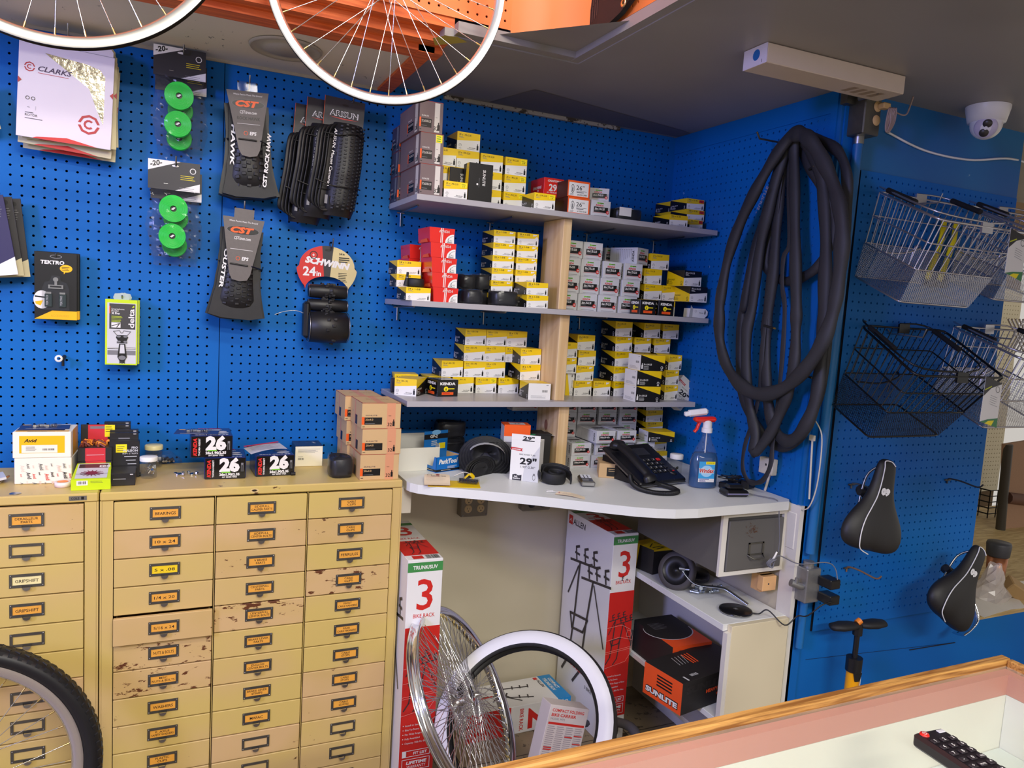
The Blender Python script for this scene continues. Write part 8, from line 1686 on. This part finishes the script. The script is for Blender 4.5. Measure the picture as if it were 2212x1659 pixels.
dd = 1.62; c = CAM + ray(-135, 1699) * dd; spoked('bicycle_wheel', Vector((c.x, c.y, max(c.z, .333))), (.05, -.99, .05), 273 * dd / FPX, ALU, 'bicycle wheel with knobbly black tyre before the left cabinet', 36, tyre=(314 * dd / FPX, .027), deep=.024)
# hose, cables on the floor
m_ = MB(); m_.tube(smoothpath([(1.40, -.22, .015), (1.46, -.42, .10), (1.42, -.62, .04), (1.45, -.8, .02)], 8), .016, mat('grey_foam_hose', (74, 72, 76), .7), 10); tag(m_.build('foam_hose'), 'grey foam hose lying beside the scuffed rack carton', 'hose')
m_ = MB(); m_.tube(smoothpath([(1.43, -.50, .01), (1.48, -.56, .06), (1.45, -.66, .012), (1.38, -.60, .012), (1.42, -.52, .02), (1.50, -.62, .012), (1.44, -.72, .012)], 8), .0022, PHB, 6); tag(m_.build('floor_cable'), 'tangle of thin black cable on the floor by the scuffed carton', 'cable')
# ================================================================ outlets under the desk
a = onY(1017, 1085, -.04); root = empty('outlet_box', (a.x, -.001, a.z), 'grey steel box with four beige sockets under the desk', 'outlet'); m_ = MB(); OBG = mat('grey_painted_steel', (118, 110, 96), .5, var=.08)
xl, xr_, zb, zt_ = onY(995, 1110, -.04).x, onY(1053, 1110, -.04).x, onY(995, 1118, -.04).z, onY(995, 1050, -.04).z
T0 = Matrix.Translation((-a.x, .001, -a.z)); m_.box(xl, xr_, -.04, -.001, zb, min(zt_, .905), OBG, T0, bev=.003)
for sx in (0, 1): m_.sphere((xl + .008 if sx == 0 else xr_ - .006, -.0405, zb + .006), .0025, STEEL, T0, 8, 4)
m_.build('steel_box', root); w2 = (xr_ - xl); BGS = mat('beige_socket', (196, 172, 130), .4)
for i in range(2):
    for j in range(2):
        m_ = MB(); cx_, cz = xl + w2 * (.27 + .46 * i), zb + .028 + .030 * j; M2 = T0 @ Matrix.Translation((cx_, -.0405, cz)) @ Matrix.Rotation(R(90), 4, 'X'); m_.lathe([(0, .002), (.0125, .002), (.014, 0)], BGS, 20, M2); f = Face(m_, (cx_, -.0426, cz), (1, 0, 0), (0, 0, 1), T0); f.rect(-.0055, -.001, -.0040, .006, BLACK); f.rect(.0040, -.001, .0055, .005, BLACK); f.disc(0, -.006, .0022, BLACK, 10); m_.build('socket', root)
xl, xr_, zb = onY(1128, 1100, -.04).x, onY(1190, 1100, -.04).x, onY(1140, 1105, -.04).z
root = empty('outlet_box', ((xl + xr_) / 2, -.001, zb), 'horizontal grey outlet box with dark sockets under the desk edge', 'outlet'); T0 = Matrix.Translation((-(xl + xr_) / 2, .001, -zb)); m_ = MB(); m_.box(xl, xr_, -.04, -.001, zb, zb + .05, OBG, T0, bev=.006); m_.build('steel_box', root)
for i in range(2): m_ = MB(); m_.lathe([(0, .002), (.013, .002), (.014, 0)], PHB, 18, T0 @ Matrix.Translation((xl + (xr_ - xl) * (.32 + .38 * i), -.0405, zb + .026)) @ Matrix.Rotation(R(90), 4, 'X')); m_.build('socket', root)
# ================================================================ glass display counter
OAK = woodmat('oak_moulding', (206, 154, 82), (140, 92, 40), (.7, 14, 14), 6, .4, 2.0)
TER = worn('terracotta_laminate', (196, 120, 92), (186, 108, 80), (150, 84, 60), .45, s2=60, t2=.7); CW = worn('white_counter_paint', (226, 224, 206), (220, 216, 196), (190, 184, 160), .5, s2=14, t2=.78)
GLS = mat('counter_glass', (220, 235, 228), .03, alpha=.10, var=0, spec=.6)
yb, xe, zc = -1.672, 1.236, .950
root = empty('display_counter', (.3, -2.0, 0), 'glass-topped display counter with oak edging in the right foreground', 'counter'); T0 = Matrix.Translation((-.3, 2.0, 0))
m_ = MB(); m_.box(-.2, xe + .03, yb - .002, yb + .014, zc - .02, zc + .010, OAK, T0, bev=.002); m_.box(xe + .018, xe + .03, -3.2, yb - .002, zc - .02, zc + .010, OAK, T0, bev=.002); m_.build('oak_edging', root)
m_ = MB(); m_.box(-.2, xe + .016, yb - .018, yb - .003, zc - .036, zc - .004, TER, T0); m_.box(xe, xe + .016, -3.2, yb - .018, zc - .036, zc - .004, TER, T0); m_.build('terracotta_band', root)
m_ = MB(); m_.box(-.2, xe + .016, yb - .018, yb - .003, 0, zc - .0365, CW, T0); m_.build('back_panel', root)
m_ = MB(); m_.box(xe, xe + .016, -3.2, yb - .0185, 0, zc - .0365, CW, T0); m_.build('end_panel', root)
m_ = MB(); m_.box(-.2, xe - .001, -2.26, yb - .019, zc - .128, zc - .122, mat('frosted_shelf_glass', (206, 214, 204), .2, var=.02), T0); m_.build('glass_shelf', root)
for k, (x, y) in enumerate([(xe - .014, yb - .055)]):
    m_ = MB(); m_.box(xe - .004, xe - .0005, yb - .085, yb - .068, .2, zc - .055, mat('slotted_steel', (158, 156, 152), .35, .8, var=.05), T0); f = Face(m_, (xe - .0041, yb - .068, .2), (0, -1, 0), (0, 0, 1), T0)
    for q in range(22): f.rect(.007, .02 + q * .031, .010, .032 + q * .031, DG2)
    m_.build('slotted_standard', root)
m_ = MB(); m_.box(-.2, xe + .015, -2.26, yb - .003, zc - .0035, zc + .0005, GLS, T0); m_.build('glass_top', root)
# remote control on the glass
RM = mat('remote_black_plastic', (30, 24, 28), .35, var=.04)
p = onZ(1967, 1608, .953); q = onZ(2040, 1598, .953)
root = empty('remote_control', (p.x, p.y, zc + .0012), 'black television remote control with a red power button on the glass counter', 'remote', rot=(0, 0, R(-33)))
u_ = math.atan2(q.y - p.y, q.x - p.x); root.rotation_euler = (0, 0, u_ + R(4)); root.location = (p.x, p.y, zc + .0012)
m_ = MB(); Lr, Wr = .17, .048; m_.box(0, Wr, -Lr, 0, 0, .018, RM, Matrix.Identity(4), bev=.004); m_.build('body', root)
m_ = MB(); m_.lathe([(0, .0018), (.005, .0018), (.0058, 0)], REDB, 18, Matrix.Translation((.010, -.009, .0182))); f = Face(m_, (.010, -.009, .0202), (1, 0, 0), (0, 1, 0)); f.ring(0, 0, .0028, .0007, WHITE, 12, None, R(-240), R(60)); f.rect(-.0004, .0, .0004, .0032, WHITE); m_.build('power_button', root)
KM = mat('remote_key', (44, 38, 42), .45); keys = ['1', '2', '3', '4', '5', '6', '7', '8', '9', '-', '0', 'PRE', '+', 'MUTE', '^', 'v', 'CH', 'v']
m_ = MB(); m_.box(.032, .043, -.012, -.006, .018, .0195, LWHITE, bev=.0008); m_.build('source_key', root)
for i, t in enumerate(keys):
    r_, c_ = divmod(i, 3); x = .0045 + c_ * .0145; y = -.028 - r_ * .0125; m_ = MB(); m_.box(x, x + .0105, y, y + .0075, .018, .0198, KM, bev=.0012); Face(m_, (x, y, .01985), (1, 0, 0), (0, 1, 0)).text(t, .0053, .0016, .0045 if len(t) < 2 else .0025, WHITE, 'C', .02); m_.build('key', root)
# tan paper edge at the very bottom
# ================================================================ dark fin-like thing on the orange fascia
a = onX(1310, 60, 1.03); m_ = MB(); V2 = [(1276, 72), (1278, 40), (1283, 0), (1284, -60), (1400, -60), (1372, 0), (1350, 30), (1318, 60), (1296, 76)]
P_ = [onX(x, y, 1.028) for x, y in V2]; c0 = sum(P_, Vector()) / len(P_)
root = empty('rubber_pad', tuple(c0), 'ribbed black rubber pad hanging on the orange fascia', 'pad')
V = [p - c0 + Vector((0, 0, 0)) for p in P_] + [p - c0 - Vector((.014, 0, 0)) for p in P_]; n = len(P_)
m_.add(V, [tuple(range(n)), tuple(range(2 * n - 1, n - 1, -1))] + [(i, n + i, n + (i + 1) % n, (i + 1) % n) for i in range(n)], BLACKM)
f = Face(m_, (-.0145, 0, 0), (0, -1, 0), (0, 0, 1))
pts2 = [(-(p - c0).y, (p - c0).z) for p in P_[:4]]
for k in range(5): f.line([(x + .008 + k * .011, y + .006 + .005 * k) for x, y in pts2], .003, DG2)
m_.build('pad_body', root)
m_ = MB(); b = onX(1348, 6, 1.010) - c0; m_.lathe([(.006, 0), (.010, 0), (.010, .003), (.006, .003)], mat('brass_eyelet', (236, 206, 150), .25, .9), 20, Matrix.Translation(b) @ Matrix.Rotation(R(-90), 4, 'Y')); m_.build('eyelet', root)
# dry yellow leaf-like tape on the moulding
m_ = MB(); a = onZ(970, 82, 2.118); m_.add([(a.x - .04, -.50, 2.112), (a.x - .02, -.46, 2.11), (a.x + .015, -.49, 2.112), (a.x + .045, -.52, 2.113), (a.x + .01, -.54, 2.114), (a.x - .02, -.53, 2.113)], [(5, 4, 3, 2, 1, 0)], mat('old_yellow_tape', (190, 170, 60), .6)); o = m_.build('yellow_tape_scrap'); tag(o, 'torn scrap of yellow tape on the ceiling edge behind the wheel', 'tape')
# ================================================================ far side of the shop at the right edge
ZL = .47; m_ = MB(); m_.box(XE + .01, 4.5, Y3 - .002, .3, ZL, ZL + .022, woodmat('plywood_ledge', (206, 182, 130), (176, 148, 100), (1, 6, 6), 4)); tag(m_.build('ledge_board'), 'plywood ledge board past the end of the blue wall', 'ledge')
P0 = onY(2105, 1200, -.45)
CUP = mat('copper_foil_cup', (170, 110, 76), .3, .7, var=.3, scale=60)
def farthing(px, py, Y): p = onY(px, py, Y); return p
p = farthing(2142, 1300, -.60); root = empty('travel_mug', (p.x, -.60, ZL + .022), 'copper coloured travel mug with grey lid at the right edge', 'mug'); hm = onY(2140, 1185, -.60).z - ZL
m_ = MB(); m_.lathe([(0, 0), (.030, 0), (.036, hm * .7), (0, hm * .7)], CUP, 24); m_.build('cup_body', root); m_ = MB(); m_.lathe([(.038, hm * .7), (.040, hm * .72), (.043, hm * .95), (.040, hm), (0, hm)], mat('dark_grey_lid', (62, 62, 66), .5), 24); m_.build('lid', root)
p = farthing(2140, 1290, -.68); root = empty('plastic_bag', (p.x, -.68, ZL + .023), 'crumpled clear plastic bag on the ledge behind the lower saddle', 'bag'); m_ = MB(); rnd = random.Random(31); n1, n2 = 14, 8; V = []
for j in range(n2 + 1):
    for i in range(n1): a = 6.2832 * i / n1; rr = (.07 - .045 * j / n2) * (1 + rnd.uniform(-.18, .18)); V.append((rr * math.cos(a), rr * .8 * math.sin(a), max(0, j / n2 * .13 + rnd.uniform(-.008, .008))))
m_.add(V, [(j * n1 + i, j * n1 + (i + 1) % n1, (j + 1) * n1 + (i + 1) % n1, (j + 1) * n1 + i) for j in range(n2) for i in range(n1)], mat('cloudy_film', (215, 205, 200), .25, alpha=.55, var=0, spec=.9)); m_.build('bag_film', root)
m_ = MB(); m_.box(-.05, .05, -.03, .03, 0, .05, mat('brown_folded_card', (166, 134, 88), .7, var=.08), Matrix.Rotation(R(20), 4, 'X'), bev=.004); p = farthing(2165, 1295, -.68); o = m_.build('folded_card_sleeve', loc=(p.x + .04, -.69, ZL + .03), rot=(0, R(30), R(-30))); tag(o, 'brown folded card sleeve on the ledge beside the plastic bag', 'packaging')
m_ = MB(); V = []
for i in range(9): t = i / 8; V += [(2.62 + t * .7, -.80 + .02 * math.sin(t * 5), ZL + .026 - .03 * max(0, math.sin(t * 3 - 1)) ), (2.66 + t * .7, -.60, ZL + .028)]
m_.add(V, [(2 * i, 2 * i + 2, 2 * i + 3, 2 * i + 1) for i in range(8)], mat('white_paper_banner', (226, 220, 212), .6, var=.05)); tag(m_.build('paper_banner'), 'long white paper banner lying along the ledge at the right edge', 'paper')
# black wire shelf rack and camp chair, further back
m_ = MB()
xa, xb, yy = 3.45, 4.3, .12; z0, z1 = .30, .92
pa = onY(2140, 1060, yy); xa = pa.x; za = pa.z; zb_ = onY(2120, 1185, yy).z
for k in range(11): z = zb_ + (za - zb_) * k / 10; m_.tube([(xa, yy, z), (xa - .02, yy + .35, z)], .004, BLKW, 5); m_.tube([(xa, yy, z), (xa + 1.0, yy, z)], .003, BLKW, 5)
for k in range(16): x = xa + k * .065; m_.tube([(x, yy, zb_), (x, yy, za)], .003, BLKW, 5)
for k in range(8): y = yy + k * .05; m_.tube([(xa - .003 * k, y, zb_), (xa - .003 * k, y, za)], .003, BLKW, 5)
tag(m_.build('wire_grid_rack'), 'black wire grid rack in the background at the right edge', 'rack')
TANF = mat('tan_canvas', (172, 136, 110), .8, var=.08, scale=120, bump=.2)
root = empty('camping_chair', (3.9, -.05, .5), 'tan canvas camping chair with dark frame at the right edge', 'chair')
T0 = Matrix.Translation((-3.9, .05, -.5)); yy = -.05; q = lambda px, py: onY(px, py, yy)
a, b, c_, d_ = q(2172, 960), q(2300, 940), q(2300, 1130), q(2165, 1150)
m_ = MB(); m_.add([a, b, c_, d_] + [v + Vector((0, .02, 0)) for v in (a, b, c_, d_)], [(0, 3, 2, 1), (4, 5, 6, 7), (0, 1, 5, 4), (0, 4, 7, 3)], TANF, T0); m_.build('canvas_back', root)
m_ = MB(); m_.tube([q(2178, 960), q(2168, 1060), q(2152, 1250)], .022, mat('dark_green_frame', (64, 58, 50), .5), 10, M=T0); m_.build('frame_tube', root)
m_ = MB(); m_.tube([q(2175, 1075), q(2260, 1085)], .03, mat('brown_arm_pad', (112, 78, 64), .7), 10, M=T0); m_.build('arm_pad', root)
m_ = MB(); c0 = onY(2330, 1330, -.3); M2 = Mframe(c0, (-.3, -.9, .2)); m_.lathe([(.33, .012), (.345, .02), (.36, 0), (.345, -.02), (.33, -.012)], BLACKM, 48, M2); m_.lathe([(.325, .012), (.33, .012)], mat('tan_rim_strip', (196, 150, 80), .5), 48, M2); tag(m_.build('bicycle_tyre'), 'black tyre arc in the background at the right edge', 'tyre')
m_ = MB(); M2 = Matrix.Translation((0, 0, 0)); yy = .3
for k in range(7): a = onY(2185 + k * 9, 700 + k * 4, yy); m_.tube([onY(2178 + k * 8, 690, yy), onY(2212 + k * 8, 760, yy)], .006, SILW, 6); m_.tube([onY(2212 + k * 8, 690, yy), onY(2170 + k * 8, 760, yy)], .006, SILW, 6)
tag(m_.build('wire_lattice'), 'crossed silver wire lattice in the far background at the right edge', 'lattice')
